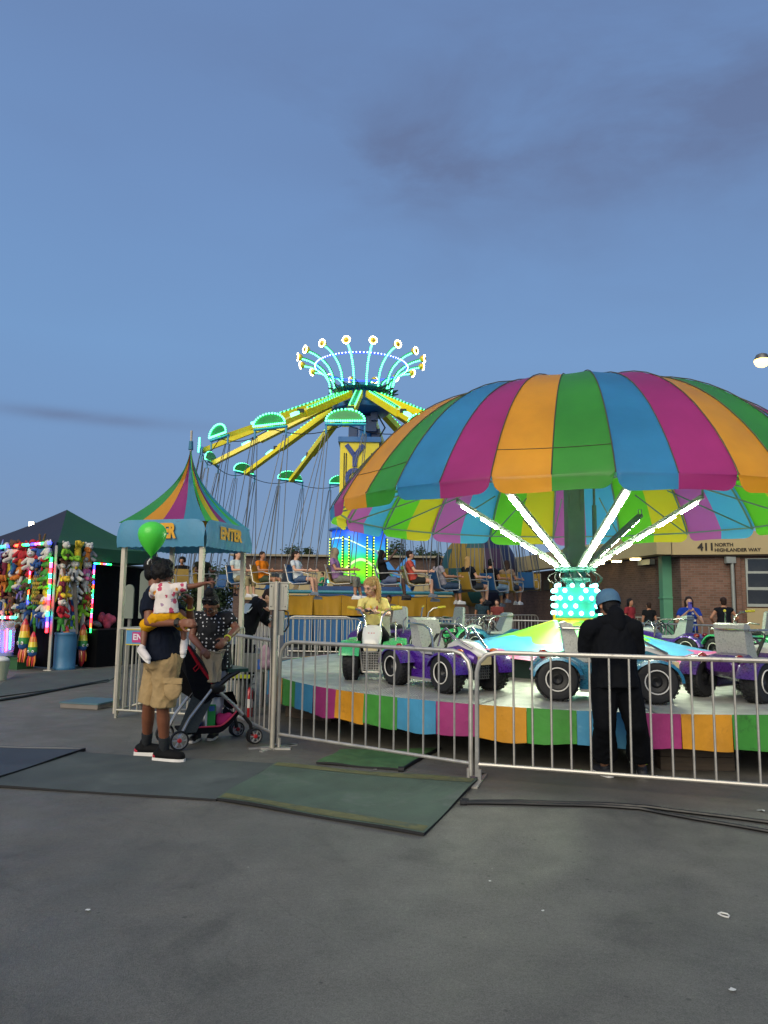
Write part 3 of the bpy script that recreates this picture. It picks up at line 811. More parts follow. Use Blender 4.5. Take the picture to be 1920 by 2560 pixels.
mp2 = [V((q.x * .62, q.y * .62, dome(RC * .62) - .2)) for q in hp]
MB().tube(mp2, .014, 6, closed=True).build('purlin_ring', GP, canopy)
# cribbing under the ride
for (x0, y0, x1, y1, h, m, lab) in ((1655, 1925, 1840, 1928, .24, WOOD, 'stack of old timber cribbing under the near rim of the striped ride'),
                                  (872, 1812, 940, 1815, .3, CONC, 'pale concrete footing block under the left part of the striped ride'),
                                  (716, 1792, 830, 1806, .28, WOOD, 'weathered timber cribbing under the far left of the striped ride')):
    a, b = G(x0, y0), G(x1, y1); d = (b - a); ln = d.length; c = (a + b) / 2 + V((-d.y, d.x, 0)).normalized() * .18
    t = thing('cribbing_stack', lab, 'wood blocks' if m is WOOD else 'concrete block', c, atan2(d.y, d.x), 'support blocks under the ride')
    nl = 2 if m is WOOD else 1
    for i in range(nl):
        if m is WOOD:
            for j in range(3): MB().box(((j - 1) * .012, -.13 + j * .125, (i + .5) * h / nl), (ln * (1 - .04 * j), .115, h / nl - .006)).build('timber', m, t, smooth=False)
        else: MB().box((0, 0, h / 2), (ln, .3, h)).build('block', m, t, smooth=False)

# ------------------------------------------------------------------ ride vehicles
def wheel_meshes():
    R = Matrix.Rotation(pi / 2, 3, 'X')
    ty = MB().lathe([(.105, -.085), (.15, -.1), (.19, -.088), (.207, -.06), (.212, 0), (.207, .06), (.19, .088), (.15, .1), (.105, .085)], 28, R=R, capped=False)
    for i in range(26):
        a = 2 * pi * i / 26
        for y, da in ((-.055, 0), (0, .12), (.055, 0)):
            q = a + da; c = V((.211 * cos(q), y, .211 * sin(q)))
            ty.box(c, (.016, .036, .026), R=rot3((cos(q), 0, sin(q)), (0, 1, 0), (-sin(q), 0, cos(q))))
    hub = MB().lathe([(.0, -.03), (.04, -.06), (.06, -.045), (.1, -.05), (.107, -.075), (.107, .075), (.1, .05), (.06, .045), (.04, .06), (0, .03)], 20, R=R)
    ring = MB().tube([(.112 * cos(2 * pi * i / 24), -.099, .112 * sin(2 * pi * i / 24)) for i in range(24)], .0065, 6, closed=True)
    return ty.mesh('tyre', BLACK), hub.mesh('hub', mk('black_hub', '#1c1d20', .4)), ring.mesh('white_ring', mk('white_wheel_ring', '#d9d7d0', .5))
TY, HU, RG = wheel_meshes()
def add_wheels(t, wb, tr, z=.212, x0=0):
    for sx in (-1, 1):
        for sy in (-1, 1):
            w_ = link('wheel', TY, t, loc=(x0 + sx * wb / 2, sy * tr / 2, z))
            link('hub', HU, w_); link('white_ring', RG, w_, rz=pi if sy > 0 else 0)
SILV = mk('metalflake_silver_seat', '#b4b6af', .32, .3, .14, 60, .05, 200)
CHROME = mk('chrome_tube', '#b8b6b0', .22, .95, .05, 5)
WHBODY = mk('white_fibreglass', '#cfcfca', .3, 0, .05, 5, coat=.3)
AMB = mk('amber_lens', '#c65a12', .25, 0, .05, 5, coat=.5)
REDL = mk('red_lens', '#7e1518', .2, 0, .1, 5, coat=.6)
HLAMP = mk('cream_headlamp', '#c2b48a', .3, 0, .06, 5)
GRIP = mk('yellow_grip', '#c9b534', .6)
BODYC = {'purple': mk('metalflake_purple', '#4a1f8a', .3, .25, .25, 50, coat=.8), 'teal': mk('metalflake_teal', '#1f6d8c', .3, .25, .25, 50, coat=.8),
         'green': mk('metalflake_green', '#3fae6a', .3, .1, .12, 50, coat=.8), 'plum': mk('metalflake_plum', '#46206b', .3, .25, .25, 50, coat=.8)}
def loft(secs, n=14, cap=True):                # secs: (x, half width, z low, z high, squareness)
    mbx = MB(); vs = []; fs = []
    for x, hw, z0, z1, e in secs:
        for j in range(n):
            q = 2 * pi * j / n; c_, s_ = cos(q), sin(q)
            vs.append((x, hw * math.copysign(abs(c_) ** e, c_), (z0 + z1) / 2 + (z1 - z0) / 2 * math.copysign(abs(s_) ** e, s_)))
    for i in range(len(secs) - 1):
        for j in range(n):
            j2 = (j + 1) % n; fs.append((i * n + j, (i + 1) * n + j, (i + 1) * n + j2, i * n + j2))
    if cap: fs.append(tuple(range(n))); fs.append(tuple((len(secs) - 1) * n + j for j in range(n - 1, -1, -1)))
    return mbx.add(vs, fs)
def fender(mbx, x, y, sy, r, w_, q0, q1, th=.02):
    n = 10; vs = []; fs = []
    for i in range(n + 1):
        q = radians(q0 + (q1 - q0) * i / n)
        for rr, yy in ((r, y - sy * w_ / 2), (r + .025, y), (r + .01, y + sy * w_ / 2), (r - .02, y + sy * (w_ / 2 + .01)), (r + .005, y), (r - .02, y - sy * w_ / 2)):
            vs.append((x + rr * cos(q), yy, .212 + rr * sin(q)))
    m = 6
    for i in range(n):
        for j in range(m):
            j2 = (j + 1) % m; fs.append((i * m + j, i * m + j2, (i + 1) * m + j2, (i + 1) * m + j))
    fs += [tuple(range(m)), tuple(n * m + j for j in range(m))]
    mbx.add(vs, fs)
_bug = {}
def buggy(label, colour, th, r=3.5, group='little ride vehicles on the platform', heading=None, pos=None):
    p = up(th, r, DECK + .004) if pos is None else pos; hd = radians(th) if heading is None else radians(heading)
    t = thing('ride_buggy', label, 'ride car', p, hd, group)
    key = 'b' + colour
    if key not in _bug:
        b = loft([(-.62, .14, .30, .42, .7), (-.55, .2, .24, .50, .55), (-.36, .22, .2, .52, .45), (-.18, .24, .16, .40, .4), (.1, .24, .14, .38, .4), (.2, .23, .16, .50, .45), (.42, .2, .24, .56, .55), (.58, .17, .28, .50, .6), (.66, .12, .32, .44, .7)])
        for sy in (-1, 1):
            fender(b, -.465, sy * .31, sy, .245, .2, 15, 172); fender(b, .465, sy * .31, sy, .245, .2, 0, 165)
            b.beam((-.25, sy * .25, .15), (.25, sy * .25, .15), .02, .1)
        hood = loft([(.2, .1, .47, .56, .7), (.34, .13, .50, .62, .6), (.52, .12, .47, .58, .6), (.66, .08, .40, .50, .7), (.71, .04, .40, .46, .8)])
        seat = MB(); seat.prism([(-.2, .40), (.05, .40), (.05, .45), (-.17, .46), (-.3, .85), (-.37, .88), (-.42, .86), (-.36, .40)], .33, Matrix(((1, 0, 0, 0), (0, 0, 1, -.165), (0, 1, 0, 0), (0, 0, 0, 1))))
        hoop = MB()
        for sy in (-1, 1):
            hoop.tube([(-.4, sy * .2, .80), (-.2, sy * .25, .80), (-.02, sy * .26, .79), (.08, sy * .26, .74), (.13, sy * .26, .62), (.15, sy * .26, .42)], .015, 8)
            hoop.tube([(.16, sy * .2, .52), (.22, sy * .2, .72), (.28, sy * .19, .76), (.42, sy * .17, .64), (.62, sy * .1, .52)], .013, 8)
        hoop.tube([(-.4, -.2, .8), (-.42, 0, .8), (-.4, .2, .8)], .015, 8)
        col = MB().tube([(.3, 0, .5), (.12, 0, .68)], .014, 8)
        whl = MB().tube([(.115 + .06 * sin(2 * pi * i / 16), .1 * cos(2 * pi * i / 16), .685 + .075 * sin(2 * pi * i / 16)) for i in range(16)], .012, 6, closed=True).beam((.115, -.1, .685), (.115, .1, .685), .02, .02)
        step_ = MB()
        for sy in (-1, 1): step_.beam((-.24, sy * .27, .1), (.24, sy * .27, .1), .06, .025)
        grille = MB().prism([(-.1, .14), (.1, .14), (.13, .36), (-.13, .36)], .012, plane_matrix((.63, 0, 0), (0, 1, 0), (0, 0, 1)))
        gl = MB()
        for k_ in range(7): gl.beam((.648, -.12 + .01 * k_, .15 + .03 * k_), (.648, .12, .15 + .03 * k_), .006, .006)
        for k_ in range(8): gl.beam((.648, -.11 + .03 * k_, .15), (.648, -.11 + .03 * k_, .35), .006, .006)
        lamp = MB().box((.70, 0, .37), (.07, .13, .1))
        tl = MB().ell((-.6, 0, .50), (.05, .05, .045), n=12, m=8)
        tl_side = [MB().ell((-.585, sy * .2, .425), (.055, .04, .04)).mesh('tail_lamp', REDL) for sy in (-1, 1)]
        am = [MB().ell((.58, sy * .24, .43), (.05, .045, .032)).mesh('indicator', AMB) for sy in (-1, 1)]
        bump_ = MB().beam((-.64, -.3, .28), (-.56, -.2, .46), .04, .04).beam((-.66, .3, .28), (-.56, .2, .46), .04, .04)
        belt = MB().beam((-.12, -.12, .46), (.06, -.12, .68), .035, .012).beam((-.12, .12, .46), (.02, .12, .62), .035, .012)
        for q_ in (b, hood, seat, hoop, col, whl, lamp, bump_, belt):
            for v_ in q_.v:
                if v_.z > .2: v_.z = .2 + (v_.z - .2) * .84
        _bug[key] = [('body', b.mesh('body', BODYC[colour])), ('hood', hood.mesh('hood', WHBODY)), ('seat', seat.mesh('seat', SILV)), *[('grab_hoop', q_.mesh('grab_hoop', CHROME)) for q_ in pieces(hoop)],
                     ('steering_column', col.mesh('steering_column', CHROME)), ('steering_wheel', whl.mesh('steering_wheel', BLACKP)), *[('footboard', q_.mesh('footboard', STEEL)) for q_ in pieces(step_)],
                     ('grille', grille.mesh('grille', BLACKP)), ('grille_mesh', gl.mesh('grille_mesh', CHROME)), ('headlamp', lamp.mesh('headlamp', HLAMP)), ('tail_lamp', tl_side[0]), ('tail_lamp', tl_side[1]),
                     ('indicator', am[0]), ('indicator', am[1]), *[('bumper_bar', q_.mesh('bumper_bar', STEEL)) for q_ in pieces(bump_)], *[('seat_belt', q_.mesh('seat_belt', BLACKP)) for q_ in pieces(belt)]]
    for nm, me in _bug[key]: link(nm, me, t, 'stuff' if nm == 'grille_mesh' else None)
    add_wheels(t, .93, .62)
    return t
def quad(label, colour, th, r=3.45, group='little ride vehicles on the platform', pos=None, heading=None):
    p = up(th, r, DECK + .004) if pos is None else pos; t = thing('ride_quad', label, 'ride quad bike', p, radians(th) if heading is None else radians(heading), group)
    key = 'q' + colour
    if key not in _bug:
        b = loft([(-.55, .12, .36, .46, .7), (-.42, .15, .3, .5, .6), (-.15, .11, .26, .48, .6), (.1, .10, .26, .52, .6), (.25, .11, .3, .6, .6), (.38, .1, .34, .6, .7)])
        fen = MB()
        for sy in (-1, 1):
            fender(fen, -.36, sy * .26, sy, .25, .24, 5, 160); fender(fen, .36, sy * .26, sy, .25, .24, 20, 175)
        nose = loft([(.24, .07, .52, .66, .6), (.36, .12, .46, .66, .5), (.46, .12, .40, .58, .5), (.52, .1, .36, .5, .5), (.54, .09, .34, .46, .5)])
        lamp = MB().box((.545, 0, .40), (.03, .15, .085))
        seat = loft([(-.4, .1, .46, .56, .6), (-.2, .11, .46, .55, .6), (.12, .09, .48, .56, .6), (.2, .06, .5, .56, .7)])
        back = MB().prism([(-.16, .50), (.16, .50), (.13, .84), (.1, .87), (-.1, .87), (-.13, .84)], .06, plane_matrix((-.44, 0, 0), (0, 1, 0), (-.12, 0, 1)))
        hb = MB()
        for sy in (-1, 1):
            hb.tube([(.34, sy * .09, .6), (.31, sy * .11, .76), (.25, sy * .17, .84), (.13, sy * .31, .87)], .014, 8)
            hb.tube([(-.42, sy * .16, .66), (-.3, sy * .24, .68), (-.2, sy * .25, .62), (-.18, sy * .25, .4)], .013, 8)
        gr = MB()
        for sy in (-1, 1): gr.tube([(.2, sy * .235, .86), (.1, sy * .34, .873)], .021, 8)
        gb = MB().prism([(-.1, .12), (.1, .12), (.13, .34), (-.13, .34)], .012, plane_matrix((.46, 0, 0), (0, 1, 0), (0, 0, 1)))
        gl = MB()
        for k_ in range(8): gl.beam((.478, -.12, .13 + .03 * k_), (.478, .12, .13 + .03 * k_), .006, .006)
        for k_ in range(9): gl.beam((.478, -.12 + .03 * k_, .13), (.478, -.12 + .03 * k_, .34), .006, .006)
        fra = MB()
        for sy in (-1, 1): fra.tube([(.5, sy * .14, .38), (.48, sy * .1, .1), (.3, sy * .1, .08)], .012, 8)
        fra.tube([(.48, -.1, .1), (.48, .1, .1)], .012, 8).beam((-.4, 0, .2), (.4, 0, .2), .1, .06)
        _bug[key] = [('body', b.mesh('body', BODYC[colour])), *[('mudguard', q_.mesh('mudguard', BODYC[colour])) for q_ in pieces(fen)], ('nose_cowl', nose.mesh('nose_cowl', WHBODY)), ('headlamp', lamp.mesh('headlamp', HLAMP)), ('saddle', seat.mesh('saddle', BLACKP)),
                     ('backrest', back.mesh('backrest', SILV)), *[('handlebar', q_.mesh('handlebar', CHROME)) for q_ in pieces(hb)], *[('hand_grip', q_.mesh('hand_grip', GRIP)) for q_ in pieces(gr)], ('grille', gb.mesh('grille', BLACKP)), ('grille_mesh', gl.mesh('grille_mesh', CHROME)), *[('frame', q_.mesh('frame', STEEL)) for q_ in pieces(fra)]]
    for nm, me in _bug[key]: link(nm, me, t, 'stuff' if nm == 'grille_mesh' else None)
    add_wheels(t, .74, .5)
    return t
KID_TH = -64.5
gq = quad('green quad with white nose carrying the girl in yellow', 'green', 0, pos=V((P(938, 1600, 9.62).x, 9.62, DECK + .004)), heading=-95)
for dx in (-.035, 0, .03): MB().box((.466, dx, .555), (.012, .014, .035)).build('red_mark', mk('red_number_paint', '#c02a38', .5), gq, smooth=False)
buggy('purple buggy with white hood just right of the girl on the quad', 'purple', 0, pos=V((P(1108, 1600, 8.55).x, 8.55, DECK + .004)), heading=-56)
buggy('teal blue buggy half hidden behind the person in black', 'teal', -10.5, 3.55)
buggy('dark purple buggy seen from behind with red tail lamps, at the right edge', 'plum', 0, pos=V((3.93, 8.02, DECK + .004)), heading=36)
quad('green quad with yellow grips behind the dark purple buggy at the right', 'green', 112, 3.4)
buggy('purple buggy on the far side, in front of the woman filming', 'purple', 137, 3.4)
quad('quad at the far side of the platform, hidden behind the cone on the right', 'green', 166, 3.4)
buggy('buggy with a silver seat back on the far side, just left of the cone', 'teal', -166, 3.4)
quad('green quad with a silver backrest on the far side, behind the purple buggy', 'green', -147, 3.4)
quad('quad with yellow handlebar grips on the far side, at the girl\'s elbow', 'plum', -123, 3.4)
quad('green quad just outside the right of the picture, next on the ring', 'green', 40, 3.45)
# ------------------------------------------------------------------ chair swing ride
SC = V((-.88, 26.0, 0))
SR, SH = 5.55, 6.42
def sp(theta, r, z):
    a = radians(theta); return V((SC.x + r * sin(a), SC.y - r * cos(a), z))
def sl(theta, r, z):
    a = radians(theta); return V((r * sin(a), -r * cos(a), z))
swing = thing('chair_swing_ride', 'tall chair swing ride with yellow arms, green light crown and letter tower', 'fairground ride', SC)
YEL = mk('swing_yellow_paint', '#f2dc20', .4, 0, .06, 2, coat=.3)
BLU = mk('swing_blue_paint', '#2a6fb5', .4, 0, .1, 2, coat=.2)
DBLU = mk('swing_dark_blue', '#1c4070', .45, 0, .15, 2)
DARK = mk('dark_machinery', '#23292c', .6, .3, .3, 3)
GRN = mk('lamp_housing_green', '#1f8f4a', .4, 0, .1, 4)
GLED = emit('green_led', '#4dff9c', 6)
GLED2 = emit('green_led_soft', '#3af07a', 5)
WLED = emit('warm_bulb', '#fff0b0', 12)
BLED = emit('blue_white_led', '#a9b8ff', 8)
YGLED = emit('yellow_green_led', '#c8ff4a', 3.0)
# trailer body with cloth skirt
TY0 = 21.6
a_, b_ = P(712, 1500, TY0), P(1138, 1500, TY0)
tz1 = P(900, 1488, TY0).z; tz2 = P(900, 1539, TY0).z; tz3 = .3
YCL = mk('yellow_skirt_cloth', '#b88a14', .65, 0, .12, 1.5, .3, 5)
BCL = mk('blue_skirt_cloth', '#1d5f96', .65, 0, .12, 1.5, .3, 5)
ncl = 6; wdt = (b_.x - a_.x) / ncl
for i in range(ncl):
    for z1, z0, m in ((tz1, tz2, YCL), (tz2 - .01, tz3, BCL)):
        def f(u, v, i=i, z1=z1, z0=z0):
            x = a_.x + (i + u * .99) * wdt
            return V((x, TY0 + .05 * sin(5 * u + i) * v + .03 * sin(17 * u + 2 * i) * v - .03 * v, z1 + (z0 - z1) * v - .05 * sin(pi * u) * (1 - v))) - SC
        MB().grid(f, 14, 6, flip=True).build('skirt_cloth', m, swing)
MB().box(V(((a_.x + b_.x) / 2, TY0 + 1.6, tz1 - .12)) - SC, (b_.x - a_.x, 3.0, .2)).build('trailer_deck', mk('teal_deck_paint', '#1f6f86', .5, 0, .15, 3), swing, smooth=False)
MB().box(V(((a_.x + b_.x) / 2, TY0 + 1.7, tz1 / 2)) - SC, (b_.x - a_.x - .2, 2.8, tz1 - .3)).build('trailer_frame', DARK, swing, smooth=False)
MB().box((0, 0, 1.0), (3.0, 3.0, 2.0)).build('tower_base', DBLU, swing, smooth=False)
# lit drum
def drum_mat():
    m = bpy.data.materials.new('backlit_drum_print'); m.use_nodes = True; t = m.node_tree; n = t.nodes; l = t.links; b = n['Principled BSDF']
    tcn = n.new('ShaderNodeTexCoord'); s_ = n.new('ShaderNodeSeparateXYZ'); l.new(tcn.outputs['Object'], s_.inputs[0])
    ns = n.new('ShaderNodeTexNoise'); ns.inputs['Scale'].default_value = 1.4; l.new(tcn.outputs['Object'], ns.inputs['Vector'])
    def M_(op, a, b_=None):
        q = n.new('ShaderNodeMath'); q.operation = op
        for i, x in enumerate((a, b_)):
            if x is None: continue
            if isinstance(x, (int, float)): q.inputs[i].default_value = x
            else: l.new(x, q.inputs[i])
        return q.outputs[0]
    z = M_('ADD', s_.outputs[2], M_('MULTIPLY', M_('SUBTRACT', ns.outputs['Fac'], .5), .7))
    r = n.new('ShaderNodeMapRange'); r.inputs[1].default_value = 2.2; r.inputs[2].default_value = 4.0; l.new(z, r.inputs[0])
    rp = n.new('ShaderNodeValToRGB'); e = rp.color_ramp.elements; e[0].color = (*lin('#0f9c3a'), 1); e[1].color = (*lin('#1546c8'), 1)
    for p_, c_ in ((.22, '#7ccf1e'), (.42, '#27c83c'), (.58, '#2fa0c8'), (.78, '#1f6fe0')):
        q = e.new(p_); q.color = (*lin(c_), 1)
    l.new(r.outputs[0], rp.inputs[0])
    # pale sweeping lines of the print
    wv = M_('ABSOLUTE', M_('SUBTRACT', M_('ADD', s_.outputs[2], M_('MULTIPLY', M_('SINE', M_('MULTIPLY', s_.outputs[0], 2.1)), .22)), 3.45))
    wv2 = M_('ABSOLUTE', M_('SUBTRACT', M_('ADD', s_.outputs[2], M_('MULTIPLY', M_('SINE', M_('ADD', M_('MULTIPLY', s_.outputs[0], 3.1), 1.2)), -.3)), 2.62))
    ln_ = M_('MAXIMUM', M_('LESS_THAN', wv, .022), M_('LESS_THAN', wv2, .05))
    mx = n.new('ShaderNodeMix'); mx.data_type = 'RGBA'; l.new(M_('MULTIPLY', ln_, .75), mx.inputs[0]); l.new(rp.outputs[0], mx.inputs[6]); mx.inputs[7].default_value = (*lin('#d8ffb0'), 1)
    l.new(mx.outputs[2], b.inputs['Base Color']); l.new(mx.outputs[2], b.inputs['Emission Color']); b.inputs['Emission Strength'].default_value = .85; b.inputs['Roughness'].default_value = .4
    return m
MB().lathe([(.93, 2.15), (.95, 2.2), (.95, 3.9), (.93, 3.95)], 32).build('lit_drum', drum_mat(), swing)
MB().lathe([(1.0, 3.95), (1.06, 3.97), (1.06, 4.02), (.9, 4.06)], 32).build('drum_rim', BLU, swing)
for th in (-88, -31, -17, 19, 33, 84, 140, 200, 250):
    hs = MB().beam(sl(th, .975, 2.25), sl(th, .975, 3.72), .05, .05, up=sl(th, 1, 0))
    ho = hs.build('light_strip', DARK, swing, smooth=False)
    lb = MB()
    for k in range(15): lb.ell(sl(th, 1.01, 2.3 + k * .098), (.022, .022, .022), n=6, m=4)
    lb.build('strip_bulbs', YGLED, ho, kind='stuff')
    link('foot_lamp', MB().ell(sl(th, 1.02, 2.2), (.055, .055, .055), n=10, m=6).mesh('foot_lamp', GLED), swing)
# letter tower
TW = 1.36
tw = MB().box((0, 0, 5.55), (TW, 1.2, 3.0)).build('letter_tower', YEL, swing, smooth=False)
MB().box((0, 0, 7.13), (TW + .14, 1.34, .18)).build('tower_cap', BLU, swing, smooth=False)
MB().box((0, 0, 4.08), (.5, .5, .3)).build('tower_neck', DBLU, swing, smooth=False)
BLT = mk('blue_letter_face', '#1c3f8f', .4, 0, .1, 4)
ML = Matrix.Identity(4)
def letter(ch, z):
    if ch == 'Y':
        o = MB(); o.beam((-.30, -.63, z + .36), (-.02, -.63, z - .02), .16, .05, up=(0, 1, 0)); o.beam((.30, -.63, z + .36), (.02, -.63, z - .02), .16, .05, up=(0, 1, 0)); o.beam((0, -.632, z + .04), (0, -.632, z - .42), .16, .05, up=(0, 1, 0))
    else:
        o = MB(); n = 20; vs = []; fs = []
        for i in range(n):
            q = 2 * pi * i / n
            for r1, r2, y in ((.33, .36, -.66), (.19, .2, -.66), (.33, .36, -.605), (.19, .2, -.605)): vs.append((r1 * sin(q), y, z + r2 * cos(q)))
        for i in range(n):
            j = (i + 1) % n; fs += [(i * 4, j * 4, j * 4 + 1, i * 4 + 1), (i * 4 + 2, j * 4 + 2, j * 4, i * 4), (i * 4 + 1, j * 4 + 1, j * 4 + 3, i * 4 + 3)]
        o.add(vs, fs)
    for v_ in o.v: v_.x += LX
    lo = o.build('letter', BLT, swing, smooth=False)
    lb = MB()
    if ch == 'Y':
        for k in range(5):
            for sx in (-1, 1): lb.ell((sx * (.28 - .056 * k), -.665, z + .33 - .075 * k), (.018, .014, .018), n=6, m=4)
        for k in range(5): lb.ell((0, -.665, z - .03 - .09 * k), (.018, .014, .018), n=6, m=4)
    else:
        for k in range(16): lb.ell((.265 * sin(k * pi / 8), -.67, z + .285 * cos(k * pi / 8)), (.018, .014, .018), n=6, m=4)
    for v_ in lb.v: v_.x += LX
    lb.build('letter_bulbs', mk('unlit_bulb', '#4d68a8', .3), lo, kind='stuff')
LX = -.16
letter('Y', 6.58); letter('O', 5.76); letter('Y', 5.02); letter('O', 4.42)
for x in (-.53, -.46, .42, .5):
    lb = MB().box((x, -.605, 5.6), (.035, .02, 2.1))
    for k in range(24): lb.ell((x, -.625, 4.6 + k * .087), (.02, .02, .02), n=6, m=4)
    lb.build('bulb_row', DARK, swing, kind='stuff')
MB().beam((-.6, -.66, 4.15), (.0, -.66, 4.42), .1, .1).beam((.6, -.66, 4.15), (.0, -.66, 4.42), .1, .1).build('tower_bracket', DBLU, swing, smooth=False)
link('blue_lamp_cluster', MB().ell((-.12, -.75, 4.34), (.035,) * 3).ell((0, -.75, 4.34), (.035,) * 3).ell((-.12, -.75, 4.44), (.035,) * 3).ell((0, -.75, 4.44), (.035,) * 3).ell((-.12, -.75, 4.54), (.035,) * 3).ell((0, -.75, 4.54), (.035,) * 3).mesh('blue_lamp_cluster', BLED), swing, 'stuff')
# hub machinery
MB().lathe([(.42, 7.2), (.42, 7.7), (.3, 7.75), (.3, 8.1), (.95, 8.2), (1.05, 8.28), (1.05, 8.42), (.8, 8.5), (.62, 8.56), (.62, 8.95), (1.0, 9.0), (1.02, 9.08), (.5, 9.1)], 28).build('hub', BLU, swing)
hm = MB().box((.35, -.2, 7.75), (.45, .5, .55)).box((.55, 0, 7.4), (.3, .4, .45)).box((-.25, -.35, 7.4), (.3, .3, .4)).box((.5, -.4, 8.0), (.25, .25, .3)); hm.build('motor', DBLU, swing, smooth=False)
hc = MB()
for k in range(22):
    rnd = random.Random(k); a = rnd.uniform(0, 360); z = rnd.uniform(8.75, 9.0)
    hc.tube([sl(a, .95, z), sl(a + rnd.uniform(3, 9), 1.15 + rnd.random() * .25, z + rnd.uniform(.05, .28)), sl(a + 14, 1.05, z + .02)], .022, 5)
hc.tube([sl(60, .7, 8.1), sl(62, 1.0, 7.6), sl(56, .75, 7.15)], .03, 5)
hc.build('cable_loops', DARK, swing, kind='stuff')
# crown of light struts
prof = [(1.1, 9.02), (1.12, 9.25), (1.2, 9.5), (1.36, 9.74), (1.6, 9.93), (1.88, 10.06), (2.18, 10.13)]
def along(prof, n):
    out = []
    segs = [((prof[i][0], prof[i][1]), (prof[i + 1][0], prof[i + 1][1])) for i in range(len(prof) - 1)]
    ln = [sqrt((b[0] - a[0]) ** 2 + (b[1] - a[1]) ** 2) for a, b in segs]; tot = sum(ln)
    for k in range(n):
        d = tot * k / (n - 1)
        for (a, b), l_ in zip(segs, ln):
            if d <= l_ + 1e-6: f = d / l_; out.append((a[0] + (b[0] - a[0]) * f, a[1] + (b[1] - a[1]) * f)); break
            d -= l_
    return out
GOLD = mk('gold_reflector', '#d9b437', .35, .3, .1, 5)
for i in range(16):
    th = -11.2 + 22.5 * i
    st = MB().tube([sl(th, r, z) for r, z in along(prof, 10)], .032, 6).build('crown_strut', GRN, swing)
    lb = MB()
    for r, z in along(prof, 24)[:-1]: lb.ell(sl(th, r + .02, z - .03), (.034, .034, .034), n=6, m=4)
    lb.build('strut_bulbs', GLED, st, kind='stuff')
    tip = MB().ell(sl(th, 2.24, 10.14), (.12, .12, .12), n=12, m=8).build('tip_globe', GOLD, st)
    tb = MB()
    for k in range(12):
        q = radians(30 * k); rr = V((cos(radians(th)), sin(radians(th)), 0)); fw = V((sin(radians(th)), -cos(radians(th)), 0))
        tb.ell(sl(th, 2.24, 10.14) + fw * .07 + rr * .125 * cos(q) + V((0, 0, .125 * sin(q))), (.022,) * 3, n=6, m=4)
    tb.build('tip_bulbs', WLED, st, kind='stuff')
MB().tube([sl(5 * k, 1.64, 9.93) for k in range(72)], .03, 6, closed=True).build('blue_light_ring', emit('blue_glow', '#1a35ff', 2.2), swing)
lb = MB()
for k in range(84): lb.ell(sl(360 / 84 * k, 1.675, 9.93), (.022,) * 3, n=6, m=4)
lb.build('ring_bulbs', BLED, swing, kind='stuff')
# arms, tip bars and light arches
NARM = 15; ARM0 = -2.5
ARMS = [ARM0 + 24 * i for i in range(NARM)]
for i, th in enumerate(ARMS):
    p0, p1 = sl(th, .85, 8.72), sl(th, SR - .05, SH + .06); d = (p1 - p0); sd_ = V((cos(radians(th)), sin(radians(th)), 0))
    m1 = p0 + d * .62
    ar = MB().beam(p0, m1, .26, .22); ar.beam(m1, p1, .2, .15); ao = ar.build('swing_arm', YEL, swing, smooth=False)
    q0, q1 = p0 + d * .06 + V((0, 0, .135)), p0 + d * .55 + V((0, 0, .135))
    MB().beam(q0, q1, .16, .05).build('arm_light_tray', GRN, ao, smooth=False)
    lb = MB()
    for k in range(16):
        c_ = q0 + (q1 - q0) * (k / 15)
        for s_ in (-1, 1): lb.ell(c_ + sd_ * .085 * s_ + V((0, 0, .01)), (.03, .03, .03), n=6, m=4)
    lb.build('arm_bulbs', GLED2, ao, kind='stuff')
    MB().beam(p0 + d * .70 + V((0, 0, .12)), p0 + d * .76 + V((0, 0, .12)), .14, .09).build('arm_lamp', GLED, ao, smooth=False)
    MB().box(p0 + d * .66 + V((0, 0, .12)), (.2, .2, .12)).build('junction_box', DARK, ao, smooth=False)
    tb = MB().tube([p1 - sd_ * .58, p1 + sd_ * .58], .045, 8)
    for s_ in (-1, 1): tb.tube([p1 + sd_ * .55 * s_, p1 + sd_ * .55 * s_ - V((0, 0, .28))], .03, 6)
    to = tb.build('tip_bar', mk('tip_bar_blue', '#2f86b5', .4), ao)
    arc = [p1 + sd_ * .56 * cos(radians(q)) + V((0, 0, .08 + .34 * sin(radians(q)))) for q in range(0, 181, 15)]
    poly = [(x_ * .56, .34 * y_) for x_, y_ in ((cos(radians(q)), sin(radians(q))) for q in range(0, 181, 15))]
    fwd = V((sin(radians(th)), -cos(radians(th)), 0))
    MB().prism(poly, .03, plane_matrix(p1 + V((0, 0, .08)) + fwd * .04, sd_, (0, 0, 1))).build('arch_panel', GRN, to, smooth=False)
    lb = MB()
    for k in range(17):
        q = radians(180 * k / 16)
        for sgn in (1,): lb.ell(p1 + sd_ * .55 * cos(q) + V((0, 0, .09 + .33 * sin(q))) + fwd * .085, (.028,) * 3, n=6, m=4)
    for k in range(17): lb.ell(p1 + sd_ * (-.54 + 1.08 * k / 16) + V((0, 0, .085)) + fwd * .085, (.03,) * 3, n=6, m=4)
    lb.build('arch_bulbs', GLED, to, kind='stuff')
    c2 = sl(th + 24, SR - .05, SH + .06); cm = (p1 + c2) / 2 - V((0, 0, .45))
    pts = [(p1 * (1 - t_) ** 2 + cm * 2 * t_ * (1 - t_) + c2 * t_ ** 2) for t_ in [k / 10 for k in range(11)]]
    MB().tube(pts, .014, 5).build('festoon_cable', DARK, ao)
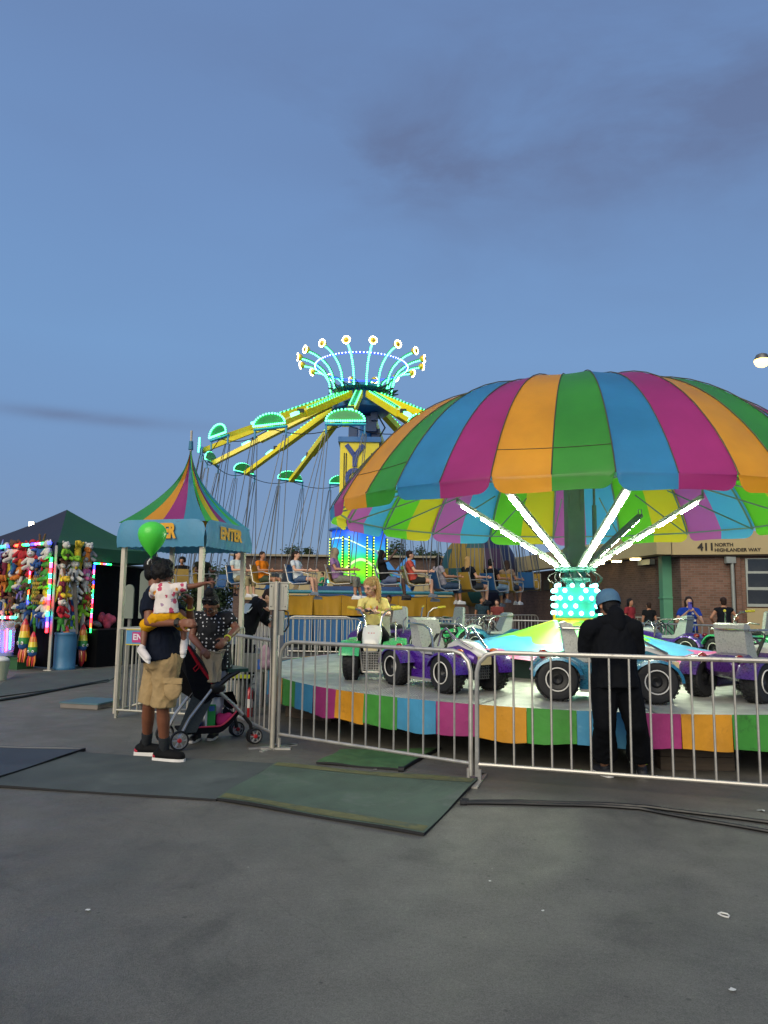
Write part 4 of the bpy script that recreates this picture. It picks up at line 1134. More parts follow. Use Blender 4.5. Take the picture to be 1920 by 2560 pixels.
# blue folded brace right of the drum
Yb = 22.4
def bp(px, py, Y=Yb): return P(px, py, Y) - SC
NBL = mk('light_blue_brace', '#3f8fd8', .35, 0, .1, 3, coat=.2)
br = MB().beam(bp(938, 1376), bp(962, 1402), .06, .06, wd2=.16, ht2=.16).beam(bp(960, 1400), bp(1032, 1493), .2, .16)
br.build('boarding_brace', NBL, swing, smooth=False)
MB().beam(bp(988, 1432, 22.6), bp(1028, 1384, 22.6), .13, .1).beam(bp(1018, 1396, 22.6), bp(1038, 1432, 22.6), .08, .08).beam(bp(1018, 1402, 22.6), bp(1036, 1402, 22.6), .05, .05).beam(bp(1036, 1401, 22.6), bp(1036, 1424, 22.6), .05, .05).build('folded_strut', NBL, swing, smooth=False)
link('brace_underside', MB().beam(bp(958, 1412), bp(1026, 1496), .1, .05).mesh('brace_underside', mk('teal_brace', '#2fa38a', .4)), swing)
MB().tube([V((a_.x, TY0 - .05, tz1 + .08)) - SC, V((b_.x, TY0 - .05, tz1 + .08)) - SC], .05, 8).build('deck_rail', mk('teal_rail', '#2f8a9c', .4), swing)

# ------------------------------------------------------------------ swing seats
SEATC = {'yellow': mk('seat_yellow', '#94772a', .45, 0, .1, 4, coat=.2), 'blue': mk('seat_blue', '#1b4c7c', .45, 0, .1, 4, coat=.2)}
CHAIN = mk('chain_steel', '#5c5f63', .5, .6, .1, 5)
_seat = {}
def swing_seat(label, colour, th, r, z, heading_off=0.0):
    p = sp(th, r, z); t = thing('swing_seat', label, 'swing seat', p, radians(th) + heading_off, 'chairs hanging from the swing ride')
    if colour not in _seat:
        s_ = MB(); pro = [(.28, -.02), (.3, .02), (-.1, .0), (-.22, .06), (-.36, .5), (-.4, .5), (-.27, .02), (-.12, -.05)]
        s_.prism(pro, .46, Matrix(((1, 0, 0, 0), (0, 0, 1, -.23), (0, 1, 0, 0), (0, 0, 0, 1))))
        fr_ = MB()
        for sy in (-1, 1):
            fr_.tube([(.32, sy * .25, .0), (-.1, sy * .25, -.03), (-.26, sy * .25, .04), (-.39, sy * .25, .5)], .016, 6)
            fr_.tube([(-.3, sy * .25, .28), (.1, sy * .27, .3), (.34, sy * .25, .24), (.34, sy * .25, .02)], .014, 6)
        fr_.tube([(.36, -.25, .26), (.38, 0, .27), (.36, .25, .26)], .014, 6)
        _seat[colour] = (s_.mesh('seat_shell', SEATC[colour]), fr_.mesh('seat_frame', STEEL))
    sh_, fm_ = _seat[colour]
    link('seat_shell', sh_, t); link('seat_frame', fm_, t)
    # nearest arm end
    na = min(ARMS, key=lambda q: abs((q - th + 180) % 360 - 180)); dl = ((th - na + 180) % 360 - 180)
    tipc = sl(na, SR - .05, SH - .2); sd_ = V((cos(radians(na)), sin(radians(na)), 0))
    top = SC + tipc + sd_ * (.55 if dl > 0 else -.55)
    inv = Matrix.Translation(p) @ Matrix.Rotation(radians(th) + heading_off, 4, 'Z'); inv.invert()
    tl = inv @ top
    for sx, sy in ((.3, -.25), (.3, .25), (-.34, -.25), (-.34, .25)):
        MB().tube([(sx, sy, .26 if sx > 0 else .4), tl + V((sx * .12, sy * .25, 0))], .012, 5).build('chain', CHAIN, t)
    return t
def ring_theta(px, r, far=False):
    u = (px - 960 - 0) / FPX; k = (u * SC.y - SC.x) / r; am = sqrt(1 + u * u); ph = atan(u)
    a = math.asin(max(-1, min(1, k / am)))
    return math.degrees((a if not far else (pi - a)) - ph) if True else 0
# ------------------------------------------------------------------ people
SKIN = {'brown': mk('skin_brown', '#7a4c36', .55, 0, .06, 30, .04, 150), 'dark': mk('skin_dark', '#4a2f24', .55, 0, .06, 30, .04, 150), 'light': mk('skin_light', '#c99a80', .55, 0, .05, 30, .04, 150), 'tan': mk('skin_tan', '#a9775a', .55, 0, .05, 30, .04, 150)}
HAIRM = {'black': mk('hair_black', '#0d0b0c', .6, 0, .4, 60, .5, 90, spec=.25), 'brown': mk('hair_brown', '#2c1d16', .6, 0, .4, 60, .5, 90, spec=.25), 'blonde': mk('hair_blonde', '#9c7d4c', .6, 0, .3, 60, .5, 90, spec=.3)}
EYEW = mk('eye_white', '#8f857c', .3); EYED = mk('eye_dark', '#120c0a', .2); LIP = mk('lips', '#7e4038', .5); BROW = mk('brow', '#1a120e', .7)
def cloth(name, col, bump=.35, bs=28, var=.14, rough=.9): return mk('cloth_' + name, col, rough, 0, var, 9, bump, bs, spec=.15)
def lerp(a, b, t): return a + (b - a) * t
def hand(mb, wr, el, s_, palm_n=None, curl=.5, grip=None):
    d = (wr - el).normalized() if grip is None else grip.normalized()
    pn = palm_n if palm_n is not None else V((0, -1, 0))
    pn = (pn - d * pn.dot(d)).normalized(); sd_ = d.cross(pn).normalized()
    k = s_
    R = rot3(sd_, pn, d)
    c = wr + d * .05 * k
    mb.ell(c, (.041 * k, .017 * k, .055 * k), R, 10, 8)
    for i, (o, l_) in enumerate(((-.03, .068), (-.0105, .078), (.0105, .073), (.03, .058))):
        b0 = wr + d * (.088 - .004 * abs(i - 1.4)) * k + sd_ * o * k
        d1 = (d * cos(curl * .7) + pn * sin(curl * .7)).normalized(); d2 = (d * cos(curl * 1.7) + pn * sin(curl * 1.7)).normalized()
        m_ = b0 + d1 * l_ * .55 * k; e_ = m_ + d2 * l_ * .5 * k
        mb.cap(b0, .0095 * k, m_, .0088 * k, 8); mb.cap(m_, .0088 * k, e_, .0075 * k, 8)
    t0 = wr + d * .025 * k - sd_ * .032 * k; t1 = t0 + (d * .6 - sd_ * .7 + pn * .35).normalized() * .04 * k; t2 = t1 + (d * .9 - sd_ * .15 + pn * .4).normalized() * .032 * k
    mb.cap(t0, .013 * k, t1, .011 * k, 8); mb.cap(t1, .011 * k, t2, .009 * k, 8)
def person(name, label, J, face, skin, shirt, pants, shoes, hair, s_=1.0, look=None, sleeve=.55, pant_to=1.0, voxel=.012, cat='person', fat=1.0, group=None, detail=False,
           hair_style='short', skirt=False, curl=.6, palm=None, shirt_len=0.0, root=None, pant_w=1.0, hands=True, sock=None, headwear=None, sleeve_w=1.0, head_up=V((0, 0, 1)), foot_dir=None, hs=None, shoe_s=1.0, boxy=False, flare=False):
    """J: joints in world space; face: direction the chest faces; look: direction the face looks"""
    J = {k: V(v) for k, v in J.items()}
    h_ = hs or s_
    fw = V(face).normalized(); look = V(look).normalized() if look is not None else fw
    base = V(root) if root is not None else V((J['pel'].x, J['pel'].y, min(J['ankL'].z, J['ankR'].z) - .08 * s_))
    t = thing(name, label, cat, base, 0, group)
    upv = (J['neck'] - J['pel']).normalized(); ac = (J['shL'] - J['shR']).normalized(); fv = ac.cross(upv).normalized()
    if fv.dot(fw) < 0: fv = -fv
    TR = rot3(ac, fv, upv); sw = (J['shL'] - J['shR']).length / 2
    # head
    hd = J['head']; lu = V(head_up); lr = look.cross(lu).normalized(); lu = lr.cross(look).normalized(); HR = rot3(lr, look, lu)
    b = MB()
    b.ell(hd + lu * .02 * h_ - look * .008 * h_, (.077 * h_, .095 * h_, .1 * h_), HR, 16, 12)
    b.ell(hd - lu * .045 * h_ + look * .018 * h_, (.058 * h_, .07 * h_, .075 * h_), HR, 14, 10)
    b.ell(hd - lu * .088 * h_ + look * .048 * h_, (.03 * h_, .032 * h_, .026 * h_), HR, 10, 8)
    nb_, nt_ = hd - lu * .028 * h_ + look * .095 * h_, hd + lu * .015 * h_ + look * .085 * h_
    b.cap(nt_, .009 * h_, nb_ + look * .008 * h_, .015 * h_, 8)
    b.ell(hd + lu * .03 * h_ + look * .072 * h_, (.05 * h_, .022 * h_, .012 * h_), HR, 10, 6)
    for q in (-1, 1):
        b.ell(hd + lr * .078 * h_ * q - look * .01 * h_ - lu * .008 * h_, (.013 * h_, .022 * h_, .034 * h_), HR, 8, 6)
        b.ell(hd + lr * .035 * h_ * q + look * .06 * h_ - lu * .03 * h_, (.022 * h_, .026 * h_, .022 * h_), HR, 8, 6)
    b.ell(hd + look * .078 * h_ - lu * .062 * h_, (.027 * h_, .018 * h_, .012 * h_), HR, 8, 6)
    b.cap(hd - lu * .05 * h_ - look * .02 * h_, .05 * (s_ + h_) / 2, J['neck'], .056 * s_)
    # trunk
    ch = lerp(J['pel'], J['neck'], .68)
    b.ell(ch, (sw * .88, .105 * s_ * fat, .2 * s_), TR); b.ell(lerp(J['pel'], J['neck'], .3), (.125 * s_ * fat, .1 * s_ * fat, .17 * s_), TR); b.ell(J['pel'], (.15 * s_ * fat, .11 * s_ * fat, .13 * s_), TR)
    for S in 'LR':
        sh_, el_, wr_ = J['sh' + S], J['el' + S], J['wr' + S]
        b.cap(lerp(J['neck'], sh_, .3), .05 * s_, sh_, .052 * s_); b.cap(sh_, .05 * s_, el_, .038 * s_); b.cap(el_, .039 * s_, lerp(el_, wr_, .35), .039 * s_); b.cap(lerp(el_, wr_, .3), .039 * s_, wr_, .025 * s_)
        if hands: hand(b, wr_, el_, s_, (palm or {}).get(S), curl)
        hp_, kn_, an_ = J['hip' + S], J['kn' + S], J['ank' + S]
        b.cap(hp_, .085 * s_, kn_, .056 * s_); b.cap(kn_, .055 * s_, lerp(kn_, an_, .3), .058 * s_); b.cap(lerp(kn_, an_, .3), .058 * s_, an_, .036 * s_)
        fd = V(foot_dir[S]).normalized() if foot_dir else V((fw.x, fw.y, 0)).normalized()
        b.cap(an_ - V((0, 0, .045)) * s_ - fd * .03 * s_, .034 * s_, an_ - V((0, 0, .05)) * s_ + fd * .13 * s_, .026 * s_)
    remesh(b, 'body', SKIN[skin], t, base, voxel, 3)
    # shirt
    if shirt is not None:
        c = MB(); g = 1.0
        c.ell(ch, (sw * .98 * g, .128 * s_ * fat, .205 * s_), TR); c.ell(lerp(J['pel'], J['neck'], .42), (.155 * s_ * fat, .128 * s_ * fat, .17 * s_), TR)
        c.ecyl(lerp(J['pel'], J['neck'], .55), (.15 * s_ * fat, .118 * s_ * fat), J['pel'] - upv * shirt_len * s_, (.188 * s_ * fat, .152 * s_ * fat), ac, fv)
        if boxy: c.ecyl(lerp(J['pel'], J['neck'], .85), (sw * 1.0, .12 * s_), J['pel'] - upv * shirt_len * s_, (sw * 1.02, .17 * s_ * fat), ac, fv)
        c.cap(lerp(J['neck'], ch, .22), .075 * s_, ch, .11 * s_)
        for S in 'LR':
            sh_, el_, wr_ = J['sh' + S], J['el' + S], J['wr' + S]
            c.cap(lerp(J['neck'], sh_, .35) - upv * .01 * s_, .058 * s_, sh_, .066 * s_ * sleeve_w)
            if sleeve <= 1: c.cyl(lerp(sh_, el_, -.12), .06 * s_ * sleeve_w, lerp(sh_, el_, sleeve), .062 * s_ * sleeve_w); c.cap(sh_, .062 * s_ * sleeve_w, lerp(sh_, el_, max(.02, sleeve * .5)), .058 * s_ * sleeve_w)
            else:
                c.cap(sh_, .068 * s_ * sleeve_w, el_, .056 * s_ * sleeve_w); c.cap(el_, .056 * s_ * sleeve_w, lerp(el_, wr_, sleeve - 1), .044 * s_ * sleeve_w)
        remesh(c, 'shirt', shirt, t, base, voxel, 4, wr=(.011 * s_ if voxel < .015 else .012 * s_), wf=11)
    if pants is not None:
        c = MB(); c.ell(J['pel'] - upv * .03 * s_, (.172 * s_ * fat, .138 * s_ * fat, .135 * s_), TR)
        for S in 'LR':
            hp_, kn_, an_ = J['hip' + S], J['kn' + S], J['ank' + S]
            if pant_to <= 1:
                c.cap(hp_, .102 * s_ * fat ** .5 * pant_w, lerp(hp_, kn_, pant_to * .6), .092 * s_ * pant_w); c.cyl(lerp(hp_, kn_, pant_to * .4), .09 * s_ * pant_w, lerp(hp_, kn_, pant_to), .094 * s_ * pant_w)
            else:
                c.cap(hp_, .102 * s_ * fat ** .5 * pant_w, kn_, .078 * s_ * pant_w); c.cap(kn_, .078 * s_ * pant_w, lerp(kn_, an_, (pant_to - 1) * .6), .07 * s_ * pant_w); c.cyl(lerp(kn_, an_, (pant_to - 1) * .2), .07 * s_ * pant_w, lerp(kn_, an_, pant_to - 1), (.068 if not flare else .095) * s_ * pant_w)
        if skirt: c.cap(J['pel'], .17 * s_, lerp(J['knL'], J['knR'], .5), .2 * s_)
        remesh(c, 'trousers', pants, t, base, voxel, 4, wr=(.011 * s_ if voxel < .015 else .01 * s_), wf=9)
    if shoes is not None:
        for S in 'LR':
            an_ = J['ank' + S]; fd = V(foot_dir[S]).normalized() if foot_dir else V((fw.x, fw.y, 0)).normalized()
            zf = an_ - V((0, 0, .045)) * s_; c = MB(); s0_ = s_; s_ = s_ * shoe_s
            zf = zf - V((0, 0, .004)); c.cap(zf - fd * .05 * s_, .043 * s_, zf + fd * .03 * s_, .047 * s_); c.cap(zf + fd * .03 * s_, .046 * s_, zf + fd * .135 * s_ - V((0, 0, .006)) * s_, .04 * s_); c.cap(zf - fd * .02 * s_, .045 * s_, zf + V((0, 0, .045)) * s_ - fd * .015 * s_, .041 * s_)
            so = remesh(c, 'shoe', shoes, t, base, max(voxel * .8, .006), 2)
            z0 = max(.004, zf.z - .048 * s_) if abs(fd.z) < .1 and an_.z < .2 else zf.z - .046 * s_
            sol = MB(); sdv = V((-fd.y, fd.x, 0)); out = []
            for x, y in ((-.094, .018), (-.082, .036), (.02, .043), (.1, .044), (.15, .034), (.176, .014), (.176, -.014), (.15, -.034), (.1, -.044), (.02, -.043), (-.082, -.036), (-.094, -.018)): out.append((x * s_, y * s_))
            M_ = Matrix((fd, sdv, V((0, 0, 1)))).transposed().to_4x4(); M_.translation = V((zf.x, zf.y, z0))
            sol.prism(out, .028 * s_, M_).build('sole', shoes if detail is False else SOLE, so, off=base)
            s_ = s0_
            if sock is not None:
                MB().cap(an_ - V((0, 0, .01)) * s_, .043 * s_, lerp(an_, J['kn' + S], .27), .05 * s_).build('sock', sock, t, off=base)
    # hair
    if hair is not None and hair_style != 'none':
        hm = HAIRM[hair]; c = MB()
        c.ell(hd + lu * .042 * h_ - look * .02 * h_, (.086 * h_, .1 * h_, .088 * h_), HR, 14, 10)
        if hair_style == 'curly':
            rnd = random.Random(5)
            for i in range(210):
                q = V((rnd.gauss(0, 1), rnd.gauss(0, 1), rnd.gauss(0, 1))).normalized()
                if q.dot(look) > .45 and q.dot(lu) < .5: continue
                if q.dot(lu) < -.62: continue
                c.ell(hd + lu * .02 * h_ - look * .03 * h_ + (lr * q.dot(lr) * (.098 + .012 * rnd.random()) + look * q.dot(look) * .108 + lu * q.dot(lu) * .11) * h_, (.019 * h_ + .012 * h_ * rnd.random(),) * 3, None, 8, 6)
        elif hair_style == 'bun':
            c.ell(hd + lu * .125 * h_ - look * .045 * h_, (.062 * h_, .062 * h_, .055 * h_), HR); c.ell(hd - look * .06 * h_, (.08 * h_, .06 * h_, .08 * h_), HR)
        elif hair_style == 'pony':
            p0 = hd + lu * .075 * h_ - look * .09 * h_; p1 = p0 - look * .06 * h_ - V((0, 0, .06)) * h_; p2 = p1 - V((0, 0, .16)) * h_ - look * .02 * h_; p3 = p2 - V((0, 0, .15)) * h_ + look * .015 * h_
            c.cap(p0, .026 * h_, p1, .034 * h_); c.cap(p1, .034 * h_, p2, .036 * h_); c.cap(p2, .036 * h_, p3, .016 * h_); c.ell(hd - look * .05 * h_, (.075 * h_, .06 * h_, .075 * h_), HR)
        elif hair_style == 'long':
            for q in (-1, -.5, 0, .5, 1):
                p0 = hd + lr * .06 * q * h_ - look * (.06 - .035 * abs(q)) * h_; p1 = p0 - V((0, 0, .26)) * h_ - look * .03 * h_
                c.cap(p0, .05 * h_, p1, .03 * h_)
        elif hair_style == 'scarf':
            c.ell(hd, (.1 * h_, .105 * h_, .125 * h_), HR); c.cap(hd - lu * .06 * h_ - look * .03 * h_, .095 * h_, J['neck'] + fv * .0, .11 * h_)
        else:
            c.ell(hd - look * .045 * h_ - lu * .02 * h_, (.078 * h_, .06 * h_, .08 * h_), HR)
        mm = hm if hair_style != 'scarf' else headwear
        remesh(c, 'hair' if hair_style != 'scarf' else 'headscarf', mm, t, base, voxel, 1, wr=.0035 * h_, wf=34)
    if detail:
        for q in (-1, 1):
            e = hd + lr * .033 * q * h_ + look * .083 * h_ + lu * .008 * h_
            eo = MB().ell(e, (.014 * h_, .011 * h_, .006 * h_), HR, 10, 6).build('eye', EYEW, t, off=base)
            MB().ell(e + look * .009 * h_, (.006 * h_, .005 * h_, .0065 * h_), HR, 8, 6).build('iris', EYED, eo, off=base)
            MB().ell(e + lu * .022 * h_ + look * .006 * h_, (.019 * h_, .008 * h_, .0045 * h_), HR, 8, 6).build('eyebrow', BROW, t, off=base)
        MB().ell(hd + look * .094 * h_ - lu * .062 * h_, (.024 * h_, .008 * h_, .008 * h_), HR, 10, 6).build('mouth', LIP, t, off=base)
    return t, base, dict(hd=hd, look=look, lr=lr, lu=lu, HR=HR)
SOLE = mk('white_sole', '#d9d6d2', .6, 0, .08, 12)

def stand_joints(p, face, s_=1.0, arms=None, lean=0.0, stance=.11):
    """a standing figure at ground point p"""
    f = V((face[0], face[1], 0)).normalized(); a = V((f.y, -f.x, 0)); a = -a   # a points to the figure's left
    p = V(p)
    J = dict(pel=p + V((0, 0, .93)) * s_, neck=p + f * lean + V((0, 0, 1.45)) * s_, head=p + f * (lean * 1.2 + .02) + V((0, 0, 1.61)) * s_)
    for S, q in (('L', 1), ('R', -1)):
        J['sh' + S] = J['neck'] + a * .185 * q * s_ - V((0, 0, .05)) * s_
        J['hip' + S] = p + a * .085 * q * s_ + V((0, 0, .9)) * s_
        J['kn' + S] = p + a * stance * q * s_ + f * .03 * s_ + V((0, 0, .49)) * s_
        J['ank' + S] = p + a * stance * 1.05 * q * s_ + V((0, 0, .085)) * s_
        J['el' + S] = J['sh' + S] + (a * .05 * q - V((0, 0, .28)) - f * .02) * s_
        J['wr' + S] = J['el' + S] + (f * .08 - V((0, 0, .24))) * s_
    if arms:
        for k, v in arms.items(): J[k] = J['neck'] + (f * v[0] + a * v[1] + V((0, 0, v[2]))) * s_
    return J
def sit_joints(p, heading, s_=1.0, kind=0, hands_f=.34):
    """p: seat surface point; heading: angle of the facing direction"""
    f = V((cos(heading), sin(heading), 0)); a = V((-f.y, f.x, 0)); p = V(p); Z = V((0, 0, 1))
    J = dict(pel=p + (Z * .1 - f * .08) * s_, neck=p + (Z * .6 - f * .2) * s_, head=p + (Z * .77 - f * .17) * s_)
    for S, q in (('L', 1), ('R', -1)):
        J['sh' + S] = J['neck'] + (a * .18 * q - Z * .05) * s_
        J['hip' + S] = p + (a * .09 * q + Z * .09) * s_
        J['kn' + S] = p + (a * .11 * q + f * .4 + Z * .08) * s_
        J['ank' + S] = p + (a * .1 * q + f * (.46 + .05 * q * (kind % 2)) - Z * (.33 + .03 * q * (kind % 3))) * s_
        J['el' + S] = J['sh' + S] + (a * .06 * q + f * .12 - Z * .22) * s_
        J['wr' + S] = p + (a * .2 * q + f * hands_f + Z * .33) * s_
    return J
# ------------------------------------------------------------------ swing riders
RZ = 1.98; RR = 6.0
RIDERS = [  # pixel x of the head, seat colour, skin, shirt colour, trousers colour, hair, style, scale, words, pose
    (592, 'blue', 'light', '#b9c4c0', '#8d8262', 'brown', 'pony', 1.0, 'rider in a pale print top on the blue swing seat by the entrance tent post'),
    (655, 'yellow', 'tan', '#d07318', '#3f4a38', 'brown', 'short', .95, 'boy in an orange t-shirt on a yellow swing seat above the meter box'),
    (742, 'blue', 'light', '#c6ccd0', '#4a5c78', 'brown', 'pony', .95, 'rider in a white t-shirt with bare legs on a blue swing seat'),
    (841, 'yellow', 'tan', '#8c6b94', '#77736a', 'brown', 'scarf', 1.05, 'rider in a lilac top and beige headscarf on a swing seat before the lit drum'),
    (958, 'blue', 'dark', '#1a1a1e', '#5a6480', 'black', 'long', 1.0, 'dark-haired rider raising an arm in front of the blue brace'),
    (1028, 'yellow', 'light', '#b04a40', '#2a2c2c', 'brown', 'short', 1.0, 'man in a red shirt and black shorts on a yellow swing seat'),
    (1112, 'blue', 'tan', '#8f8a94', '#3a4a60', 'black', 'long', 1.0, 'long dark-haired rider seen from behind on a blue swing seat'),
    (1184, 'yellow', 'light', '#181a22', '#3a3f46', 'blonde', 'long', 1.03, 'blonde rider in black on a yellow swing seat'),
    (1238, 'blue', 'tan', '#15161a', '#7a95a8', 'black', 'short', 1.0, 'rider in black on the blue swing seat right of the blonde rider'),
    (1276, 'yellow', 'tan', '#7d6a58', '#39414e', 'brown', 'long', 1.0, 'rider in a tan top on the last yellow swing seat at the right'),
    (500, 'yellow', 'dark', '#1d2018', '#2a2b2a', 'black', 'short', 1.0, 'curly-haired rider in dark clothes between the entrance tent posts'),
    (437, 'blue', 'tan', '#16171a', '#22252a', 'black', 'curly', 1.0, 'rider with a mop of dark hair behind the tent posts'),
]
used_th = []
for i, (px, colr, skn, shc, pac, hr, sty, sz, words) in enumerate(RIDERS):
    th = ring_theta(px + (14 if px < 1090 else 0), RR)
    used_th.append(th)
    zz = RZ - (.12 if px > 1090 else 0)
    swing_seat('%s swing seat carrying the %s' % (colr, words.split(' on ')[0].split(' between ')[0].split(' in front')[0]), colr, th, RR, zz, radians(-10 if px < 1090 else 0))
    hd_ = radians(th) + radians(-10 if px < 1090 else 0)
    J = sit_joints(sp(th, RR, zz + .03), hd_, sz, i)
    if i == 4:
        f_ = V((cos(hd_), sin(hd_), 0)); J['elR'] = J['shR'] + f_ * .2 + V((0, 0, .05)); J['wrR'] = J['elR'] + f_ * .16 + V((0, 0, .2))
    fvec = (cos(hd_), sin(hd_), 0)
    person('person', words, J, fvec, skn, cloth('r%d' % i, shc), cloth('rp%d' % i, pac), mk('rider_shoe_%d' % (i % 3), ('#c8c8c8', '#1c1c1f', '#5f6a78')[i % 3], .6), hr, sz, sleeve=.5, pant_to=(1.5 if i in (0, 3, 6, 8) else .6), voxel=.018, group='riders on the chair swing', hair_style=sty,
           headwear=mk('beige_scarf', '#8f7f68', .85), root=J['pel'] + V((0, 0, -.12)))
# empty or far seats that complete the ring
k = 0
for i in range(30):
    th = -174 + 12 * i
    if any(abs((th - q + 180) % 360 - 180) < 8.5 for q in used_th): continue
    side = 'left' if sp(th, RR, 0).x < SC.x else 'right'
    far = abs((th + 180) % 360 - 180) > 90
    xs_ = sp(th, RR, 0); dg_ = round(abs((th + 180) % 360 - 180))
    lab = 'empty %s swing seat on the %s %s of the ring, %s' % (('yellow', 'blue')[k % 2], 'far' if far else 'near', side, ('level with the tower' if 75 < dg_ < 105 else 'almost behind the tower' if dg_ > 162 else 'near the outer edge' if 105 <= dg_ < 130 else 'halfway behind the tower' if dg_ >= 148 else 'a little behind the tower' if dg_ >= 130 else 'towards the front'))
    swing_seat(lab, ('yellow', 'blue')[k % 2], th, RR, RZ); k += 1
# children seen small behind, on the far seats
for (px, skn, shc, words) in ((800, 'light', '#2f9c6a', 'small child in a green top on a far swing seat'), (612, 'tan', '#3a3f44', 'small dark-haired child on a far swing seat behind the print-top rider')):
    th = ring_theta(px, RR, True); J = sit_joints(sp(th, RR, RZ + .05), radians(th), .8, 1)
    person('person', words, J, (cos(radians(th)), sin(radians(th)), 0), skn, cloth('f' + shc[1:], shc), cloth('fp', '#2c3038'), mk('rider_shoe_1', '#1c1c1f', .6), 'brown', .8, voxel=.022, group='riders on the chair swing', root=J['pel'] + V((0, 0, -.1)))

# ------------------------------------------------------------------ people standing behind
def bg_person(label, px, py_head, Y, face, skn, shc, pac, hr, sty, s_=1.0, arms=None, look=None, pant_to=1.9, sleeve=.5, **kw):
    g = P(px, py_head, Y); s_ = (g.z - 0) / 1.61 if s_ is None else s_
    J = stand_joints((g.x, Y, 0), face, s_, arms)
    return person('person', label, J, face, skn, cloth('bg' + shc[1:], shc), cloth('bgp' + pac[1:], pac), mk('rider_shoe_1', '#1c1c1f', .6), hr, s_, look=look, sleeve=sleeve, pant_to=pant_to, voxel=.02, hair_style=sty, **kw)
STAR = mk('white_star_print', '#d8d8dc', .8)
wt, wb, wi = bg_person('woman in a blue star-print top filming with a purple phone', 1722, 1507, 17.6, (-.25, -1, 0), 'light', '#1f3f9a', '#23304a', 'brown', 'long', .99,
          dict(elL=(.12, .27, -.33), wrL=(.3, .08, -.08), elR=(.1, -.3, -.32), wrR=(.3, -.06, -.06)), palm=dict(L=V((-1, 0, 0)), R=V((1, 0, 0))), curl=.9)
def star(c, r, M3, parent, off):
    pts = [(r * (1 if k % 2 == 0 else .42) * sin(pi * k / 5), r * (1 if k % 2 == 0 else .42) * cos(pi * k / 5)) for k in range(10)]
    MB().prism(pts, .006, M3).build('star_print', STAR, parent, off=off)
fwd = V((-.25, -1, 0)).normalized(); rt = V((fwd.y, -fwd.x, 0)) * -1; rt = V((1, -.25, 0)).normalized()
for dx, dz in ((-.1, 1.28), (.06, 1.32), (-.03, 1.14), (.1, 1.16), (-.12, 1.08), (.04, 1.03)):
    c = V((wb.x, wb.y, 0)) + rt * dx + fwd * .137 + V((0, 0, dz)); star(c, .042, plane_matrix(c, rt, (0, 0, 1)), wt, wb)
ph = thing('smartphone', 'purple phone held up by the woman in the star-print top', 'phone', V((wb.x, wb.y, 1.50)) + fwd * .38 - rt * .03)
MB().box((0, 0, 0), (.085, .012, .17)).build('phone_case', mk('purple_phone_case', '#5a4fb0', .4), ph, smooth=False)
MB().box((.02, -.008, .055), (.028, .006, .035)).build('lens_bump', BLACKP, ph, smooth=False)
bg_person('man in a black vest and jeans seen from behind by the downpipe', 1808, 1494, 19.6, (.1, 1, 0), 'tan', '#15181e', '#24343c', 'brown', 'short', 1.0,
          dict(elL=(-.02, .34, -.26), wrL=(.16, .2, -.42), elR=(-.02, -.34, -.26), wrR=(.16, -.2, -.42)), sleeve=.02, fat=1.1)
bg_person('distant woman with dark hair and a red top beside the capped person', 1574, 1500, 22.5, (.6, -.8, 0), 'tan', '#8a2f36', '#3a3c40', 'black', 'long', .98)
bg_person('distant person in a black top near the brick wall', 1622, 1512, 24.5, (0, 1, 0), 'tan', '#17191c', '#40454a', 'brown', 'short', .92)
bg_person('person in dark clothes standing behind the swing seats at the right', 1205, 1490, 27, (0, -1, 0), 'tan', '#2a3f4a', '#23262a', 'black', 'short', 1.0)
bg_person('person in a dusty red shirt waiting behind the far barrier', 1243, 1500, 26, (-.5, -1, 0), 'light', '#7c3f3c', '#3b3f45', 'brown', 'long', .95)
bg_person('ride attendant in jeans and grey cap in front of the yellow skirt', 972, 1500, 20.9, (-.2, -1, 0), 'tan', '#6f6a66', '#3e5a80', 'brown', 'short', .98)
# ------------------------------------------------------------------ the girl on the quad
YG = 9.62
YT = mk('pale_yellow_tee', '#d6c878', .85, 0, .08, 9, .3, 28)
J = dict(pel=P(935, 1570, YG + .06), neck=P(932, 1496, YG), head=P(925, 1468, YG - .05), shL=P(962, 1505, YG), elL=P(972, 1536, YG - .06), wrL=P(942, 1531, YG - .24), shR=P(905, 1505, YG - .04), elR=P(898, 1530, YG - .12), wrR=P(912, 1527, YG - .26),
         hipL=P(947, 1574, YG), knL=P(962, 1590, YG - .27), ankL=P(958, 1640, YG - .2), hipR=P(923, 1574, YG), knR=P(905, 1590, YG - .27), ankR=P(910, 1640, YG - .2))
gt, gb, gi = person('person', 'girl in a pale yellow t-shirt sitting on the green quad, looking down', J, (-.1, -1, 0), 'light', YT, cloth('black_leggings', '#121317'), mk('girl_shoe', '#26262a', .6), 'blonde', .78, look=(-.55, -.75, -.42), sleeve=.62, pant_to=1.9, voxel=.008, detail=True, hair_style='pony', curl=1.0, palm=dict(L=V((-1, .2, .2)), R=V((1, .2, .2))), fat=.86, hs=.98, sleeve_w=.95, shirt_len=.06)
hd, lk, lr, lu = (gi[k] for k in ('hd', 'look', 'lr', 'lu'))
tail = MB(); q0_ = hd + lu * .1 - lk * .05
for k, (o1, o2, o3) in enumerate(((V((.07, .02, .0)), V((.1, .0, -.14)), V((.115, -.03, -.3))), (V((.05, .04, .01)), V((.085, .03, -.12)), V((.09, .0, -.27))), (V((.085, .0, -.02)), V((.115, -.02, -.13)), V((.135, -.04, -.24))))):
    tail.cap(q0_, .024, q0_ + o1, .03, 8); tail.cap(q0_ + o1, .03, q0_ + o2, .028, 8); tail.cap(q0_ + o2, .028, q0_ + o3, .012, 8)
remesh(tail, 'ponytail', HAIRM['blonde'], gt, gb, .008, 1, wr=.004, wf=30)
